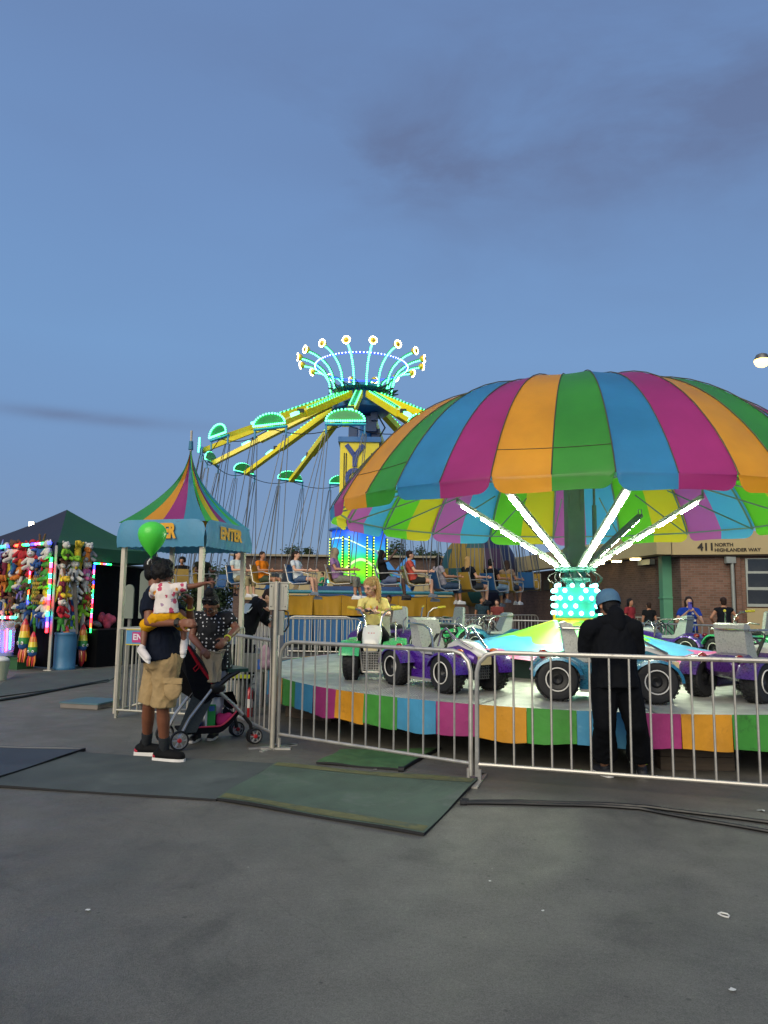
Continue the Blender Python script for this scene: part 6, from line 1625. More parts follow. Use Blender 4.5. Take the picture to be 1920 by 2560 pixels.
# ------------------------------------------------------------------ mats, cables, litter
def mat_slab(name, label, corners, th, mat, wave=.0, stripes=None, lift=0.0, group='rubber mats laid over the cables'):
    c = [G(*p) for p in corners]; o0 = sum(c, V((0, 0, 0))) / 4; o0.z = 0
    t = thing(name, label, 'mat', o0, 0, group)
    def top(a, b):
        p = c[0] * (1 - a) * (1 - b) + c[1] * a * (1 - b) + c[2] * a * b + c[3] * (1 - a) * b
        z = th + lift + wave * (.5 + .5 * sin(5 * a + 2.1 * b)) * .6 + wave * max(0, 1 - 6 * min(a, 1 - a, b, 1 - b)) * (.5 + .5 * sin(9 * a + 7 * b))
        return V((p.x, p.y, z)) - o0
    n1, n2 = 26, 14
    m = MB().grid(top, n1, n2)
    rim = [(i / n1, 0) for i in range(n1)] + [(1, j / n2) for j in range(n2)] + [(1 - i / n1, 1) for i in range(n1)] + [(0, 1 - j / n2) for j in range(n2)]
    vs = []; fs = []
    for a, b in rim:
        p = top(a, b); vs += [p, V((p.x, p.y, .001 + max(0, p.z - th - lift) * .6))]
    k = len(rim)
    for i in range(k): j = (i + 1) % k; fs.append((2 * i, 2 * i + 1, 2 * j + 1, 2 * j))
    m.build('mat_sheet', mat, t, angle=60)
    MB().add(vs, fs).build('mat_edge', BLACK, t)
    for (b0, b1, sm, wob) in (stripes or []):
        MB().grid(lambda a, b: top(.01 + .98 * a, b0 + (b1 - b0) * b) + V((0, 0, .003)), 26, 2).build('edge_stripe', sm, t)
    return t
MATG = mk('green_rubber_mat', '#48594b', .8, 0, .28, 2.2, .25, 90, wear=('#5c665d', 1.6, .56)); MATD = mk('dark_rubber_mat', '#474e4c', .85, 0, .25, 1.8, .3, 130, wear=('#565c59', 1.6, .56)); MATB = mk('blue_black_mat', '#353e49', .85, 0, .25, 2, .3, 110)
YST = mk('worn_yellow_stripe', '#5f5f3a', .85, 0, .3, 9, wear=('#45503f', 7, .52)); YST2 = mk('bright_green_mat', '#43683f', .8, 0, .3, 5)
mat_slab('rubber_mat', 'green rubber mat with worn yellow edges lying in front of the barriers', [(542, 2003), (1060, 2092), (1194, 1955), (691, 1914)], .016, MATG, .012, [(.015, .10, YST, 0), (.90, .985, YST, 0)])
mat_slab('rubber_mat', 'dark rubber mat stretching left from the green mat, under the man', [(-130, 1962), (540, 2004), (689, 1914), (60, 1876)], .014, MATD, .006)
mat_slab('rubber_mat', 'bluish black mat at the left edge of the picture', [(-160, 2000), (-4, 1951), (214, 1879), (-90, 1868)], .03, MATB, .006, [(.93, .98, mk('pale_tape', '#77746c', .8), 0)])
mat_slab('rubber_mat', 'small bright green mat half under the front barrier', [(790, 1911), (1004, 1928), (1098, 1876), (852, 1880)], .012, YST2, .012)
mat_slab('rubber_mat', 'grey mat on the ground before the blue barrel', [(-60, 1752), (268, 1706), (330, 1668), (40, 1688)], .012, MATD, .004)
def cable(label, pts, r, name='power_cable'):
    q = [G(x, y) for x, y in pts]; o0 = V((q[0].x, q[0].y, 0)); t = thing(name, label, 'cable', o0, 0, 'cables on the ground')
    m = []
    for i in range(len(q) - 1):
        for k in range(4): m.append(q[i].lerp(q[i + 1], k / 4) + V((0, .006 * sin(3 * i + k), r)))
    m.append(q[-1] + V((0, 0, r)))
    MB().tube([p - o0 for p in m], r, 8).build('cable_sheath', BLACKP, t)
    e = MB().tube([m[0] - o0 + V((-.03, 0, 0)), m[0] - o0 + V((.02, 0, 0))], r * 1.8, 8); e.build('cable_end', BLACK, t)
cable('upper black cable running right from the green mat', [(1165, 2009), (1300, 2008), (1500, 2014), (1620, 2022), (1760, 2040), (1960, 2066)], .014)
cable('lower black cable running right from the green mat', [(1160, 2012), (1290, 2013), (1480, 2018), (1600, 2026), (1740, 2052), (1960, 2090)], .013)
cable('thin black cable lying in front of the prize stall', [(-40, 1760), (60, 1744), (160, 1724), (270, 1703)], .02)
cable('black cable curling under the front barrier behind the small green mat', [(1004, 1929), (1030, 1912), (1062, 1894), (1100, 1874)], .016)
def scrap(label, px, py, kind, s_):
    g = G(px, py); t = thing('paper_scrap', label, 'litter', g, random.random() * 6, 'bits of litter on the asphalt')
    pts = [V((cos(a) * s_ * random.uniform(.6, 1), sin(a) * s_ * random.uniform(.4, .8), .004 + random.random() * s_ * .25)) for a in [i * pi / 4 for i in range(8)]]
    if kind == 'loop': MB().tube([V((p.x, p.y, .006)) for p in pts], .004, 5, closed=True).build('scrap', WHITEP, t)
    else: MB().add(pts + [V((0, 0, .006))], [(i, (i + 1) % 8, 8) for i in range(8)]).build('scrap', WHITEP, t, smooth=False)
scrap('white plastic loop lying on the asphalt at the right', 1808, 2290, 'loop', .034); scrap('small white scrap near the bottom right corner', 1830, 2477, 'p', .022)
scrap('tiny pale scrap on the open asphalt at the left', 220, 2278, 'p', .018); scrap('white cup fragment between the two green mats', 938, 1925, 'p', .03); scrap('pale speck of paper on the blue black mat', 76, 1889, 'p', .03)
scrap('tan scrap by the cables at the right edge', 1903, 2028, 'p', .045); scrap('small pale dot of litter right of the cables', 1225, 2205, 'p', .012); scrap('speck of paper right of the green mat', 1357, 2279, 'p', .012)
# ------------------------------------------------------------------ striped entrance tent
tL = P(296, 1500, 9.66); tL.z = 0
al = radians(-16); TS = 1.2
ux, uy = V((cos(al), sin(al), 0)), V((-sin(al), cos(al), 0))
tC = tL + ux * TS; tR = tC + uy * TS; tB = tL + uy * TS
tent = thing('entrance_tent', 'small striped entrance tent with blue valance and tall pointed roof', 'tent', (tL + tR) / 2)
o_ = V(tent.location)
zv0, zv1, zpk = 2.16, 2.52, 3.66
TF = {k: mk('tent_' + k, c, .6, 0, .08, 2, .3, 8, trl=.25) for k, c in (('green', '#2f8a48'), ('orange', '#c98a24'), ('magenta', '#8f2f72'), ('blue', '#3d7f9c'), ('yellow', '#d3c21e'), ('lime', '#48c04a'), ('teal', '#3f9fb5'))}
for p in (tL, tC, tR, tB):
    q = p - o_; q = q * .95
    MB().box((q.x, q.y, zv0 / 2 + .1), (.055, .055, zv0 + .1), R=Matrix.Rotation(al, 3, 'Z')).build('tent_post', ALU, tent, smooth=False)
ctr = (tL + tR) / 2
faces = [(tL, tC, ['green', 'orange', 'magenta', 'blue']), (tC, tR, ['lime', 'yellow', 'magenta', 'teal', 'lime', 'teal']), (tR, tB, ['blue', 'green', 'orange', 'magenta']), (tB, tL, ['blue', 'magenta', 'orange', 'green'])]
for fi, (a, b, cs_) in enumerate(faces):
    k = len(cs_); nrm = ((a + b) / 2 - ctr).normalized(); ex = (a - ctr) * 1.06, (b - ctr) * 1.06
    for i, cn_ in enumerate(cs_):
        def f(u, v, i=i):
            e = ex[0].lerp(ex[1], (i + u) / k); s_ = max(.012, (1 - v) ** 2.15)
            w_ = .012 * sin(3.3 * i + 9 * u + 6 * v) * (1 - v) * v * 4
            return ctr + e * s_ - o_ + V((0, 0, zv1 - .03 + (zpk - zv1 + .03) * v)) + nrm * w_
        MB().grid(f, 6, 22).build('roof_stripe', TF[cn_], tent, angle=70)
    # valance with rounded upper corners
    def fv(u, v):
        p = (ctr + ex[0].lerp(ex[1], u)) - o_; e = min(u, 1 - u) / .13; top = zv1 - (0 if e >= 1 else (1 - sqrt(max(0, 1 - (1 - e) ** 2))) * .13)
        zb = zv0 + .012 * abs(sin(11 * pi * u))
        return V((p.x, p.y, zb + (top - zb) * v)) + nrm * (.018 * sin(7 * u + fi) * (1 - v) + .02 * sin(pi * v) + .006 * sin(25 * u))
    vo = MB().grid(fv, 44, 8).build('valance', mk('tent_valance_blue', '#5596b8', .6, 0, .08, 3, .3, 9, trl=.2), tent, angle=70)
    if fi < 2:
        d = (b - a).normalized(); m0 = (a + b) / 2 + ((a + b) / 2 - ctr) * .06 - o_
        text_mesh('lettering', 'ENTER', .25, mk('orange_lettering', '#d39a20', .6), .0015, .014, M=plane_matrix(m0 + nrm * .034 + V((0, 0, 2.36)), d, (0, 0, 1)) @ Matrix.Diagonal((.60 if fi == 0 else .8, 1 if fi == 0 else .85, 1, 1)), parent=vo)
MB().tube([(0, 0, zpk - .12), (0, 0, zpk + .17)], .016, 8).build('finial', ALU, tent); MB().lathe([(.035, zpk - .1), (.028, zpk + .02)], 10).build('peak_cap', TF['blue'], tent)
# gate panels below the tent
GATE = mk('gate_aluminium', '#a7a498', .45, .4, .12, 6)
def gate(label, p, q, top=1.12, low=.1):
    return barrier('gate_panel', label, p, q, 'gate panels of the entrance tent', top=top, low=low, step=.1, r=.018, rb=.011, feet=False, mat=GATE, corner=.03)
g1 = gate('barred gate panel on the front of the entrance tent, behind the man', tL + ux * .05, tC - ux * .03)
gate('barred side panel receding at the left of the entrance tent', tL + ux * .04 + uy * .03, tB)
gate('barred side panel at the right of the entrance tent', tC + uy * .05, tR)
sg_ = tL + ux * .42 - uy * .05; sign = thing('entrance_sign', 'blue and yellow sign with a pink letter panel on the gate', 'sign', sg_ + V((0, 0, 1.02)), al)
MB().box((0, 0, 0), (.46, .02, .2)).build('sign_board', mk('sign_blue', '#4a86b0', .5), sign, smooth=False)
MB().box((.0, -.012, .093), (.46, .008, .014)).build('sign_border', mk('sign_yellow', '#b9a83a', .5), sign, smooth=False); MB().box((.0, -.012, -.093), (.46, .008, .014)).build('sign_border', mk('sign_yellow', '#b9a83a', .5), sign, smooth=False)
pnl = MB().box((.03, -.0135, 0), (.34, .007, .13)).build('pink_panel', mk('sign_pink', '#b02a70', .5), sign, smooth=False)
text_mesh('lettering', 'ENTER', .105, mk('sign_white', '#d8d0d8', .5), .002, .003, M=plane_matrix((.03, -.02, 0), (1, 0, 0), (0, 0, 1)), parent=pnl)
step_t = thing('entrance_step', 'low blue step plate at the left foot of the entrance tent', 'step', G(228, 1766), al)
MB().box((0, 0, .075), (.62, .55, .02)).build('tread', mk('step_blue', '#4c6a74', .6, .1, .15, 4), step_t, smooth=False); MB().box((0, 0, .034), (.6, .53, .06)).build('plinth', mk('step_grey', '#77706a', .7), step_t, smooth=False)
def board(label, px, py0, py1, w_, Y):
    a, b = P(px, py1, Y), P(px, py0, Y); t = thing('height_board', label, 'board', V((a.x, Y, 0)), al)
    h = b.z - a.z; pts = [(-w_ / 2, 0), (w_ / 2, 0)] + [(w_ / 2 * cos(radians(q)), h - w_ / 2 + w_ / 2 * sin(radians(q))) for q in range(0, 181, 20)]
    MB().prism(pts, .02, plane_matrix((0, 0, a.z), (1, 0, 0), (0, 0, 1))).build('panel', mk('board_grey_green', '#70796f', .6, 0, .1, 4), t, smooth=False)
    MB().box((0, .03, a.z / 2 + .05), (.04, .03, a.z + .1)).build('stake', STEEL_D, t, smooth=False)
board('short grey rounded board behind the gate, left', 321, 1461, 1546, .15, 10.4); board('tall pale rounded board right behind the man\'s shoulder', 360, 1425, 1546, .16, 10.2)
MB_l = MB()
ld = thing('diagonal_brace', 'slanting metal brace rail low inside the entrance gate', 'rail', tL + ux * .2 + uy * .3)
MB().tube([(-.1, 0, .12), (.75, .1, .36)], .02, 8).build('rail', GATE, ld); MB().tube([(.72, .1, .36), (.72, .1, .0)], .018, 8).build('leg', GATE, ld)

# ------------------------------------------------------------------ prize stall
q0 = G(122, 1676); q0.z = 0; be = radians(64.3)
sx_, sy_ = V((cos(be), sin(be), 0)), V((-sin(be), cos(be), 0))
qR, qL = q0 + sx_ * 3.0, q0 + sy_ * 3.0; qB = qR + sy_ * 3.0
stall = thing('prize_stall_canopy', 'dark green pop-up canopy of the prize stall at the left', 'canopy', q0)
DGR = mk('canopy_dark_green', '#1c4f36', .75, 0, .1, 2, .2, 12, trl=.1); DNV = mk('canopy_navy', '#23283c', .75, 0, .1, 2, .2, 12, trl=.1)
ze, zp = 2.68, 3.62; cc = (q0 + qB) / 2
for i, (a, b, m) in enumerate(((q0, qR, DGR), (qR, qB, DGR), (qB, qL, DNV), (qL, q0, DNV))):
    def f(u, v, a=a, b=b):
        e = a.lerp(b, u) - cc; s_ = 1 - v
        return cc + e * s_ - q0 + V((0, 0, ze + (zp - ze) * (v ** 1.25) - .05 * sin(pi * u) * (1 - v)))
    MB().grid(f, 14, 10).build('roof_panel', m, stall, angle=60)
    nrm = ((a + b) / 2 - cc).normalized()
    def fv(u, v, a=a, b=b):
        p = a.lerp(b, u) - q0; return V((p.x, p.y, ze - .05 * sin(pi * u) - .30 * v)) + nrm * (.02 + .02 * sin(12 * u) * v)
    MB().grid(fv, 16, 3, flip=True).build('valance', m, stall, angle=60)
for p in (q0, qR, qB, qL):
    q = p - q0; MB().box((q.x, q.y, 1.3), (.05, .05, 2.62)).build('leg', mk('stall_leg_white', '#9c9a90', .5), stall, smooth=False)
    MB().box((q.x, q.y, .008), (.16, .16, .016)).build('foot_plate', STEEL, stall, smooth=False)
BK = cloth('black_drape', '#07080b', .5, 6, .2)
dr = thing('black_side_drape', 'black drape closing the right side of the prize stall', 'drape', q0 + sx_ * 1.05)
o2 = V(dr.location)
MB().grid(lambda u, v: (q0 + sx_ * (.95 + 2.1 * u) + sy_ * (.35 + .03 * sin(22 * u))) - o2 + V((0, 0, .02 + 2.25 * v)), 40, 4).build('drape', BK, dr, angle=70)
MB().tube([(q0 + sx_ * .95 + sy_ * .35) - o2 + V((0, 0, 2.29)), (q0 + sx_ * 3.05 + sy_ * .35) - o2 + V((0, 0, 2.29))], .02, 8).build('drape_rail', STEEL_D, dr)
dr2 = thing('black_back_drape', 'black drape behind the hanging toys of the prize stall', 'drape', q0 + sy_ * 1.5)
o3 = V(dr2.location)
MB().grid(lambda u, v: (q0 + sy_ * (.1 + 3 * u) + sx_ * (.33 + .02 * sin(30 * u))) - o3 + V((0, 0, .02 + 2.5 * v)), 40, 4).build('drape', BK, dr2, angle=70)
MB().tube([(q0 + sy_ * .1 + sx_ * .33) - o3 + V((0, 0, 2.53)), (q0 + sy_ * 3.1 + sx_ * .33) - o3 + V((0, 0, 2.53))], .02, 8).build('drape_rail', STEEL_D, dr2)
tb = thing('cloth_covered_table', 'table under a black cloth in front of the drape', 'table', q0 + sx_ * 1.6 - sy_ * .02, be)
MB().box((0, .0, .40), (1.25, .55, .8)).build('table_cloth', BK, tb, smooth=False); MB().box((0, 0, .815), (1.2, .5, .02)).build('table_top', BLACKP, tb, smooth=False)
def heap(label, px, py, Y, w_, h_, colr, seed):
    rnd = random.Random(seed); p = P(px, py, Y); t = thing('plush_bundle', label, 'plush toys', V((p.x, p.y, .83)), 0, 'bagged prizes on the table')
    m = MB()
    for k in range(7): m.ell((rnd.uniform(-w_, w_), rnd.uniform(-.1, .1), h_ * rnd.uniform(.3, .8)), (w_ * .45, .12, h_ * rnd.uniform(.3, .55)))
    remesh(m, 'bundle', cloth('heap' + colr[1:], colr, .8, 10, .3), t, None, .03, 1); MB().ell((0, -.1, h_ * .5), (w_ * .3, .1, h_ * .3)).build('bag_fold', cloth('heap' + colr[1:], colr), t)
tY = (q0 + sx_ * 1.6).y
heap('grey bagged toys on the black table beside the light strip', 202, 1560, tY - .35, .13, .2, '#5f636c', 1); heap('clear wrapped toys in the middle of the black table', 226, 1558, tY - .1, .17, .17, '#6f6f70', 2); heap('pink plush bundle at the right end of the black table', 266, 1556, tY + .3, .2, .3, '#c0566a', 3)

# light strips with running colours
SEG = [emit('led_' + n, c, k) for n, c, k in (('red', '#ff2030', 7), ('pink', '#ff50a0', 6), ('blue', '#2a30ff', 9), ('cyan', '#30ffd8', 6), ('green', '#20ff60', 6), ('redorange', '#ff4820', 7))]
def strip(label, p0, p1, n, seed, w_=.06):
    p0, p1 = V(p0), V(p1); t = thing('led_strip', label, 'light strip', p0, 0, 'colour-changing light strips of the prize stall')
    rnd = random.Random(seed); k = rnd.randrange(6)
    for i in range(n):
        a, b = p0.lerp(p1, i / n) - p0, p0.lerp(p1, (i + .94) / n) - p0; MB().tube([a, b], w_ / 2, 6).build('light_segment', SEG[k], t); k = (k + rnd.choice((1, 2, 1, 3))) % 6
fl, fr2 = -sx_ * .12, -sy_ * .1
strip('vertical light strip on the near corner pole of the prize stall', q0 + fl + V((0, 0, .78)), q0 + fl + V((0, 0, 2.36)), 14, 2)
pr = q0 + sx_ * .95 - sy_ * .1
strip('vertical light strip beside the black drape', pr + V((0, 0, .75)), pr + V((0, 0, 2.25)), 14, 5, .04)
strip('light strip along the upper left eave of the prize stall', q0 + fl + sy_ * .05 + V((0, 0, 2.66)), q0 + fl + sy_ * 1.9 + V((0, 0, 2.60)), 12, 7)
strip('short light strip jutting right over the drape', pr + V((0, 0, 2.28)), pr + sx_ * .5 + V((0, 0, 2.28)), 6, 9, .035)
strip('horizontal light strip low on the toy wall', q0 + fl + sy_ * .85 - sx_ * .1 + V((0, 0, 1.08)), q0 + fl + sy_ * 1.9 - sx_ * .1 + V((0, 0, 1.06)), 7, 11)
strip('vertical light strip hanging in the middle of the toy wall', q0 + fl + sy_ * .62 + V((0, 0, 1.35)), q0 + fl + sy_ * .62 + V((0, 0, 2.1)), 7, 13, .035)
strip('dim red light strip at the far right corner of the drape', qR - sy_ * .1 + V((0, 0, 1.45)), qR - sy_ * .1 + V((0, 0, 1.75)), 3, 1, .03)

# hanging plush toys
_pl = {}
PC = {'red': '#a8202a', 'white': '#c4c0b8', 'blue': '#234a86', 'green': '#3f8a36', 'yellow': '#c9ac2e', 'brown': '#5c4030', 'grey': '#77797c', 'pink': '#b85a86', 'lilac': '#7a6fb8', 'orange': '#c0702a', 'maroon': '#6a1a34', 'lime': '#7fb52e', 'teal': '#2a7a80', 'black': '#16171a'}
def fur(n): return mk('plush_' + n, PC[n], .95, 0, .15, 14, .5, 60)
def plush(kind, c1, c2, label, p, rz, s_):
    key = kind, c1, c2
    if key not in _pl:
        b = MB(); h = MB(); x = []
        if kind == 'bear':
            b.ell((0, 0, .14), (.09, .08, .11))
            for q in (-1, 1): b.cap((q * .07, -.02, .2), .035, (q * .14, -.06, .12), .03, 8); b.cap((q * .05, -.03, .06), .042, (q * .09, -.12, .02), .036, 8)
            h.ell((0, -.02, .31), (.085, .08, .078)); h.ell((0, -.09, .29), (.035, .03, .028))
            x = [MB().ell((q * .065, 0, .375), (.03, .018, .03), n=8, m=6) for q in (-1, 1)]
        elif kind == 'rabbit':
            b.ell((0, 0, .13), (.08, .07, .11))
            for q in (-1, 1): b.cap((q * .06, -.02, .2), .028, (q * .15, -.03, .2), .025, 8); b.cap((q * .04, -.02, .05), .035, (q * .06, -.08, -.06), .03, 8)
            h.ell((0, -.02, .29), (.075, .07, .07))
            x = [MB().cap((q * .03, 0, .35), .022, (q * .055, .01, .48), .018, 8) for q in (-1, 1)]
        elif kind == 'parrot':
            b.cap((0, 0, .34), .07, (0, -.01, .12), .05, 10); b.cap((0, 0, .1), .04, (0, .02, -.16), .012, 8)
            h.ell((0, -.02, .42), (.072, .07, .07)); h.cap((0, -.08, .42), .025, (0, -.11, .38), .008, 8)
            x = [MB().cap((q * .06, 0, .33), .03, (q * .1, .02, .1), .015, 8) for q in (-1, 1)]
        elif kind == 'monkey':
            b.cap((0, 0, .2), .06, (0, 0, .08), .065, 10)
            for q in (-1, 1): b.cap((q * .05, 0, .22), .022, (q * .15, -.03, .34), .02, 8); b.cap((q * .04, 0, .06), .025, (q * .09, -.03, -.14), .022, 8)
            h.ell((0, -.01, .31), (.07, .065, .068)); h.ell((0, -.06, .29), (.045, .025, .035))
            x = [MB().ell((q * .08, 0, .32), (.025, .012, .028), n=8, m=6) for q in (-1, 1)]
        else:
            b.ell((0, .02, .12), (.07, .11, .08)); 
            for q in (-1, 1): b.cap((q * .05, -.05, .08), .026, (q * .06, -.06, -.02), .026, 8); b.cap((q * .05, .09, .08), .026, (q * .06, .1, -.02), .026, 8)
            h.ell((0, -.1, .22), (.07, .07, .065)); h.ell((0, -.17, .2), (.035, .04, .03))
            x = [MB().cap((q * .06, -.08, .26), .02, (q * .09, -.08, .18), .018, 8) for q in (-1, 1)]
        ey = [MB().ell((q * .03, -.09 if kind != 'dog' else -.165, .325 if kind not in ('parrot', 'dog') else (.435 if kind == 'parrot' else .245)), (.009, .006, .009), n=8, m=5) for q in (-1, 1)]
        _pl[key] = (b.mesh('body', fur(c1)), h.mesh('head', fur(c2)), [q.mesh('wing' if kind == 'parrot' else 'ear', fur(c2 if kind != 'parrot' else 'yellow')) for q in x], [q.mesh('eye', EYED) for q in ey])
    b, h, x, ey = _pl[key]
    t = thing('plush_' + kind, label, 'plush toy', p, rz, 'plush prizes hanging on the stall'); t.scale = (s_, s_, s_)
    link('body', b, t); ho = link('head', h, t)
    for q in x: link('wing' if kind == 'parrot' else 'ear', q, ho if kind != 'parrot' else t)
    for q in ey: link('eye', q, ho)
rnd = random.Random(21)
rows = ['top', 'second', 'third', 'fourth', 'fifth', 'sixth', 'seventh', 'eighth']; kinds = ['bear', 'rabbit', 'monkey', 'dog', 'bear', 'parrot']
ordn = ['first', 'second', 'third', 'fourth', 'fifth', 'sixth', 'seventh', 'eighth']
palette = {0: ['lilac', 'grey', 'white', 'red', 'red', 'blue', 'white'], 1: ['lilac', 'maroon', 'blue', 'red', 'white', 'brown', 'red'], 2: ['pink', 'yellow', 'teal', 'orange', 'white', 'blue', 'green'], 3: ['red', 'orange', 'green', 'white', 'green', 'orange', 'lime'], 4: ['maroon', 'maroon', 'white', 'lilac', 'brown', 'green', 'yellow'], 5: ['maroon', 'blue', 'brown', 'black', 'grey', 'green', 'lime'], 6: ['blue', 'white', 'red', 'white', 'blue', 'blue', 'white'], 7: ['grey', 'teal', 'blue', 'brown', 'grey', 'green', 'blue']}
faceL = atan2(-sx_.x * -1, 0)
rzL = atan2(-sx_.y, -sx_.x) + pi / 2; rzR = atan2(-sy_.y, -sy_.x) + pi / 2
for r in range(8):
    for cidx in range(7):
        d = 1.72 - cidx * .255 + rnd.uniform(-.04, .04); z = 2.28 - r * .20 + rnd.uniform(-.03, .03)
        if r == 7 and cidx < 3: continue
        kd = kinds[(r * 3 + cidx * 5 + rnd.randrange(2)) % len(kinds)]; c1 = palette[r][cidx]; c2 = c1 if rnd.random() < .55 else rnd.choice(['white', 'yellow', 'grey', 'brown', 'red', 'white'])
        s_ = rnd.uniform(.9, 1.25) * (.85 if kd == 'parrot' else 1)
        p = q0 + sy_ * d - sx_ * (.02 + rnd.uniform(0, .06)) + V((0, 0, z))
        plush(kd, c1, c2, '%s plush %s, %s from the left in the %s row of the toy wall' % (c1, kd, ordn[cidx], rows[r]), p, rzL + rnd.uniform(-.5, .5), s_)
for r in range(8):
    for cidx in range(3):
        z = 2.3 - r * .20 + rnd.uniform(-.03, .03); d = .15 + cidx * .3 + rnd.uniform(-.04, .04)
        c1 = [['lime', 'yellow', 'grey'], ['brown', 'lime', 'orange'], ['white', 'white', 'pink'], ['yellow', 'red', 'white'], ['yellow', 'white', 'brown'], ['maroon', 'red', 'red'], ['red', 'blue', 'lime'], ['green', 'lime', 'white']][r][cidx]
        kd = kinds[(r + 2 * cidx) % len(kinds)]
        plush(kd, c1, c1 if rnd.random() < .6 else 'white', '%s plush %s, %s from the corner pole in the %s row beside the drape' % (c1, kd, ordn[cidx], rows[r]), q0 + sx_ * d - sy_ * (.03 + rnd.uniform(0, .06)) + V((0, 0, z)), rzR + rnd.uniform(-.5, .5), rnd.uniform(.9, 1.2))
# rainbow inflatable toys standing low, at each side of the pole
RB = [mk('rainbow_%d' % i, c, .35, 0, .06, 5, coat=.4) for i, c in enumerate(('#b8242a', '#d0761e', '#d8c020', '#2f8a3a', '#24508c'))]
def rainbow(label, p, h, rz):
    t = thing('rainbow_inflatable_squid', label, 'inflatable toy', p, rz, 'rainbow inflatable toys')
    prof = [(.06, .3), (.11, .36), (.125, .46), (.12, .58), (.1, .72), (.09, .8), (.07, .88), (.04, .96), (.008, 1.0)]
    for i in range(5):
        a, b = 1 - i * .14, 1 - (i + 1) * .14
        def R_(z):
            for (r0, z0), (r1, z1) in zip(prof, prof[1:]):
                if z0 <= z <= z1 + 1e-9: return r0 + (r1 - r0) * (z - z0) / (z1 - z0)
            return .02
        zs = [b + (a - b) * k / 4 for k in range(5)]
        MB().lathe([(R_(z) * h, z * h) for z in zs], 16).build('colour_band', RB[i], t)
    for q in (-1, 1):
        eo = MB().ell((q * .06 * h, -.105 * h, .46 * h), (.04 * h, .02 * h, .04 * h)).build('eye', WHITEP, t); MB().ell((q * .06 * h, -.122 * h, .46 * h), (.018 * h, .01 * h, .018 * h)).build('pupil', EYED, eo)
    for k_, q in enumerate((-1, -.4, .4, 1)): MB().tube([(q * .07 * h, 0, .36 * h), (q * .1 * h, -.03 * h, .2 * h), (q * .09 * h, -.05 * h, .04)], [.032 * h, .028 * h, .012 * h], 8).build('tentacle', RB[1 if k_ % 2 else 0], t)
rainbow('larger rainbow inflatable squid left of the corner pole', q0 + sy_ * .55 - sx_ * .2 + V((0, 0, .12)), .95, rzL); rainbow('smaller rainbow inflatable squid leaning on the corner pole', q0 + sy_ * .26 - sx_ * .22 + V((0, 0, .05)), .75, rzL + .4)
rainbow('rainbow inflatable squid behind the left of the blue barrel', q0 + sx_ * .3 - sy_ * .1 + V((0, 0, .1)), .82, rzR); rainbow('rainbow inflatable squid behind the right of the blue barrel', q0 + sx_ * .75 - sy_ * .1 + V((0, 0, .1)), .84, rzR)
# clear bags of glowing wands
clear = bpy.data.materials.new('clear_plastic_bag'); clear.use_nodes = True
_b = clear.node_tree.nodes['Principled BSDF']; _b.inputs['Base Color'].default_value = (.75, .8, .95, 1); _b.inputs['Roughness'].default_value = .18; _b.inputs['Transmission Weight'].default_value = .0; _b.inputs['Alpha'].default_value = .28
for i, (d, lab) in enumerate(((.98, 'right clear bag of glowing wands at the prize stall'), (1.38, 'middle clear bag of glowing wands at the prize stall'), (1.78, 'left clear bag of glowing wands at the edge of the picture'))):
    p = q0 + sy_ * d - sx_ * .28 + V((0, 0, .28)); t = thing('clear_wand_bag', lab, 'bag', p, rzL, 'clear bags of glowing wands')
    MB().grid(lambda u, v: V(((.18 + .012 * sin(9 * v * 3 + u * 20)) * cos(2 * pi * u), (.12 + .012 * sin(14 * v + u * 30)) * sin(2 * pi * u), .72 * v)), 28, 10).build('bag_film', clear, t)
    for k in range(5):
        x = -.11 + .055 * k; MB().tube([(x, .02 * (k % 2), .06 + .02 * k), (x + .01, -.02, .5 + .03 * (k % 3))], .014, 6).build('glow_wand', SEG[(2, 0, 1, 2, 3)[(k + i) % 5]], t)
    MB().box((0, 0, .03), (.26, .16, .06)).build('bag_base', mk('blue_bag_base', '#1a2f9a', .4), t, smooth=False)
# gold chains, long black toy
for i, (p, lab) in enumerate(((q0 + sy_ * .36 - sx_ * .16 + V((0, 0, 1.35)), 'bunch of gold toy chains left of the corner pole'), (q0 + sx_ * .8 - sy_ * .16 + V((0, 0, 1.3)), 'bunch of gold toy chains by the drape light strip'))):
    t = thing('gold_toy_chain', lab, 'toy chain', p, 0, 'gold toy chains on the prize stall'); GD = mk('gold_plastic', '#c9a64a', .25, .7, .1, 5)
    for k in range(4):
        m = MB()
        for j in range(13):
            cz = .6 - j * .047; xx = (-.06 + .04 * k)
            m.tube([V((xx + (.014 * cos(a) if j % 2 else 0), (.0 if j % 2 else .014 * cos(a)), cz + .026 * sin(a))) for a in [q * pi / 4 for q in range(8)]], .006, 5, closed=True)
        m.build('chain_strand', GD, t, kind='stuff')
lt_ = thing('black_toy_blade', 'long black toy blade leaning over the blue barrel', 'toy', q0 + sx_ * .35 - sy_ * .3 + V((0, 0, .75)))
MB().beam((.05, 0, .0), (-.1, .05, 1.1), .05, .02, wd2=.09).build('blade', BLACKP, lt_); MB().tube([(-.1, .05, 1.1), (-.13, .06, 1.3)], .02, 8).build('grip', BLACKP, lt_)
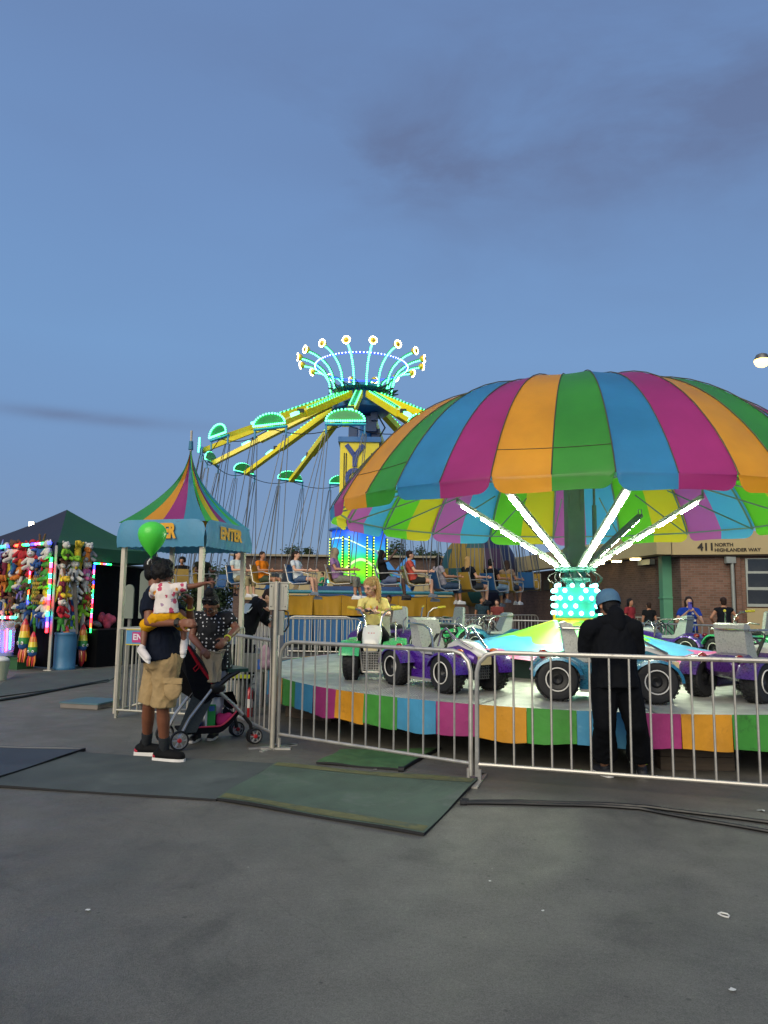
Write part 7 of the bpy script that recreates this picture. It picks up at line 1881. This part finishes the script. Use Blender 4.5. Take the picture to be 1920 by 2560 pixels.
# blue barrel
bq = G(160, 1673); brl = thing('blue_plastic_barrel', 'blue plastic barrel standing in front of the prize stall', 'barrel', bq)
BB = mk('barrel_blue', '#35698c', .5, 0, .1, 4, .1, 30)
MB().lathe([(.22, 0), (.225, .02), (.225, .06), (.218, .07), (.222, .3), (.222, .62), (.218, .72), (.228, .74), (.228, .77), (.215, .78), (.21, .74)], 32, capped=False).build('shell', BB, brl); MB().lathe([(.22, .005), (.0, .006)], 24, capped=False).build('base', BB, brl)
MB().lathe([(.232, .73), (.236, .75), (.232, .77)], 32, capped=False).build('rim_hoop', BB, brl)
rz_ = thing('red_inflatable', 'red inflatable toy half hidden right of the blue barrel', 'inflatable toy', bq + V((.22, .35, 0)))
remesh(MB().ell((0, 0, .3), (.08, .07, .28)).ell((.02, 0, .55), (.06, .06, .1)), 'toy_body', RB[0], rz_, None, .02, 1); MB().ell((.03, -.05, .6), (.012, .01, .012)).build('eye', EYED, rz_)
gb_ = thing('green_crate', 'dark green crate under the hanging bags', 'crate', q0 + sy_ * 1.2 - sx_ * .05, rzL)
MB().box((0, 0, .11), (1.1, .4, .22)).build('crate_body', mk('crate_green', '#25502c', .7, 0, .2, 5), gb_, smooth=False); MB().box((0, 0, .235), (1.14, .44, .03)).build('crate_lid', mk('crate_green', '#25502c'), gb_, smooth=False)
wbk = thing('white_bucket', 'pale bucket at the left edge below the prize stall', 'bucket', G(-2, 1700))
MB().lathe([(.12, 0), (.16, .32), (.165, .34), (.15, .34), (.11, .02)], 20, capped=False).build('pail', mk('pail_cream', '#9aa08a', .6), wbk); MB().ell((0, 0, .36), (.15, .15, .07)).build('contents', WHITEP, wbk)

# ------------------------------------------------------------------ floodlights and the street lamp
def flood(label, px, py, Y, watt):
    p = P(px, py, Y); t = thing('floodlight', label, 'floodlight', V((p.x, Y, 0)))
    MB().tube([(0, .06, 0), (0, .06, p.z + .05)], .03, 8).build('mast', STEEL_D, t); MB().box((0, 0, p.z), (.17, .1, .14)).build('housing', STEEL_D, t, smooth=False); MB().box((0, -.055, p.z), (.14, .02, .11)).build('lamp_face', emit('flood_white', '#fff6df', 45), t, smooth=False)
flood('small white floodlight above the left roof of the prize stall', 80, 1310, 24, 0); flood('small white floodlight peeping over the green canopy by the entrance tent', 283, 1345, 24, 0)
sl_p = P(1905, 903, 19.6); lamp = thing('street_lamp', 'glowing street lamp at the upper right edge', 'street lamp', V((sl_p.x + 1.6, 19.6, 0)))
MB().tube([(0, 0, 0), (0, 0, sl_p.z - .2), (-.25, 0, sl_p.z + .1), (-1.3, 0, sl_p.z + .12)], [.09, .07, .05, .045], 10).build('mast', STEEL_D, lamp)
MB().lathe([(.05, .16), (.14, .12), (.2, .0), (.2, -.02)], 16, c=(-1.6, 0, sl_p.z + .06)).build('lamp_head', STEEL_D, lamp); MB().ell((-1.6, 0, sl_p.z), (.2, .2, .17), n=16, m=10).build('lamp_globe', emit('street_lamp_glow', '#ffc45a', 7), lamp)

# ------------------------------------------------------------------ patchwork balloon ride behind
bc_ = P(1198, 1424, 36); bl = thing('patchwork_balloon', 'large patchwork balloon in yellow, teal and dark blue behind the swing riders', 'balloon ride', V((bc_.x, 36, 0)))
R0 = 1.82
BM_ = [mk('balloon_' + n, c, .6, 0, .1, 2) for n, c in (('yellow', '#8a6f20'), ('teal', '#1f4f52'), ('navy', '#1a2346'), ('plum', '#3c2440'))]
for g in range(12):
    for h in range(6):
        def f(u, v, g=g, h=h):
            q = 2 * pi * (g + u) / 12; p = -pi / 2 + pi * (h + v) / 6; k = 1.0 if p > -.3 else 1 - .12 * ((-.3 - p) / 1.27) ** 2
            return V((R0 * k * cos(p) * cos(q), R0 * k * cos(p) * sin(q), bc_.z + R0 * 1.03 * sin(p)))
        rr = random.Random(g * 7 + h); qc = 2 * pi * (g + .5) / 12
        side = cos(qc)                       # yellow and teal on the left half, navy on the right
        mi_2 = BM_[0 if (side < -.05 and (g + h) % 3) else 1 if side < -.05 else (2 if (g + h) % 4 else 3)]
        MB().grid(f, 4, 4).build('cloth_patch', mi_2, bl)
MB().lathe([(.5, .9), (.55, 1.5), (.5, 1.52), (.45, .95)], 12).build('basket', WOOD, bl); MB().tube([(0, 0, 0), (0, 0, 1.0)], .12, 10).build('stand', STEEL_D, bl)
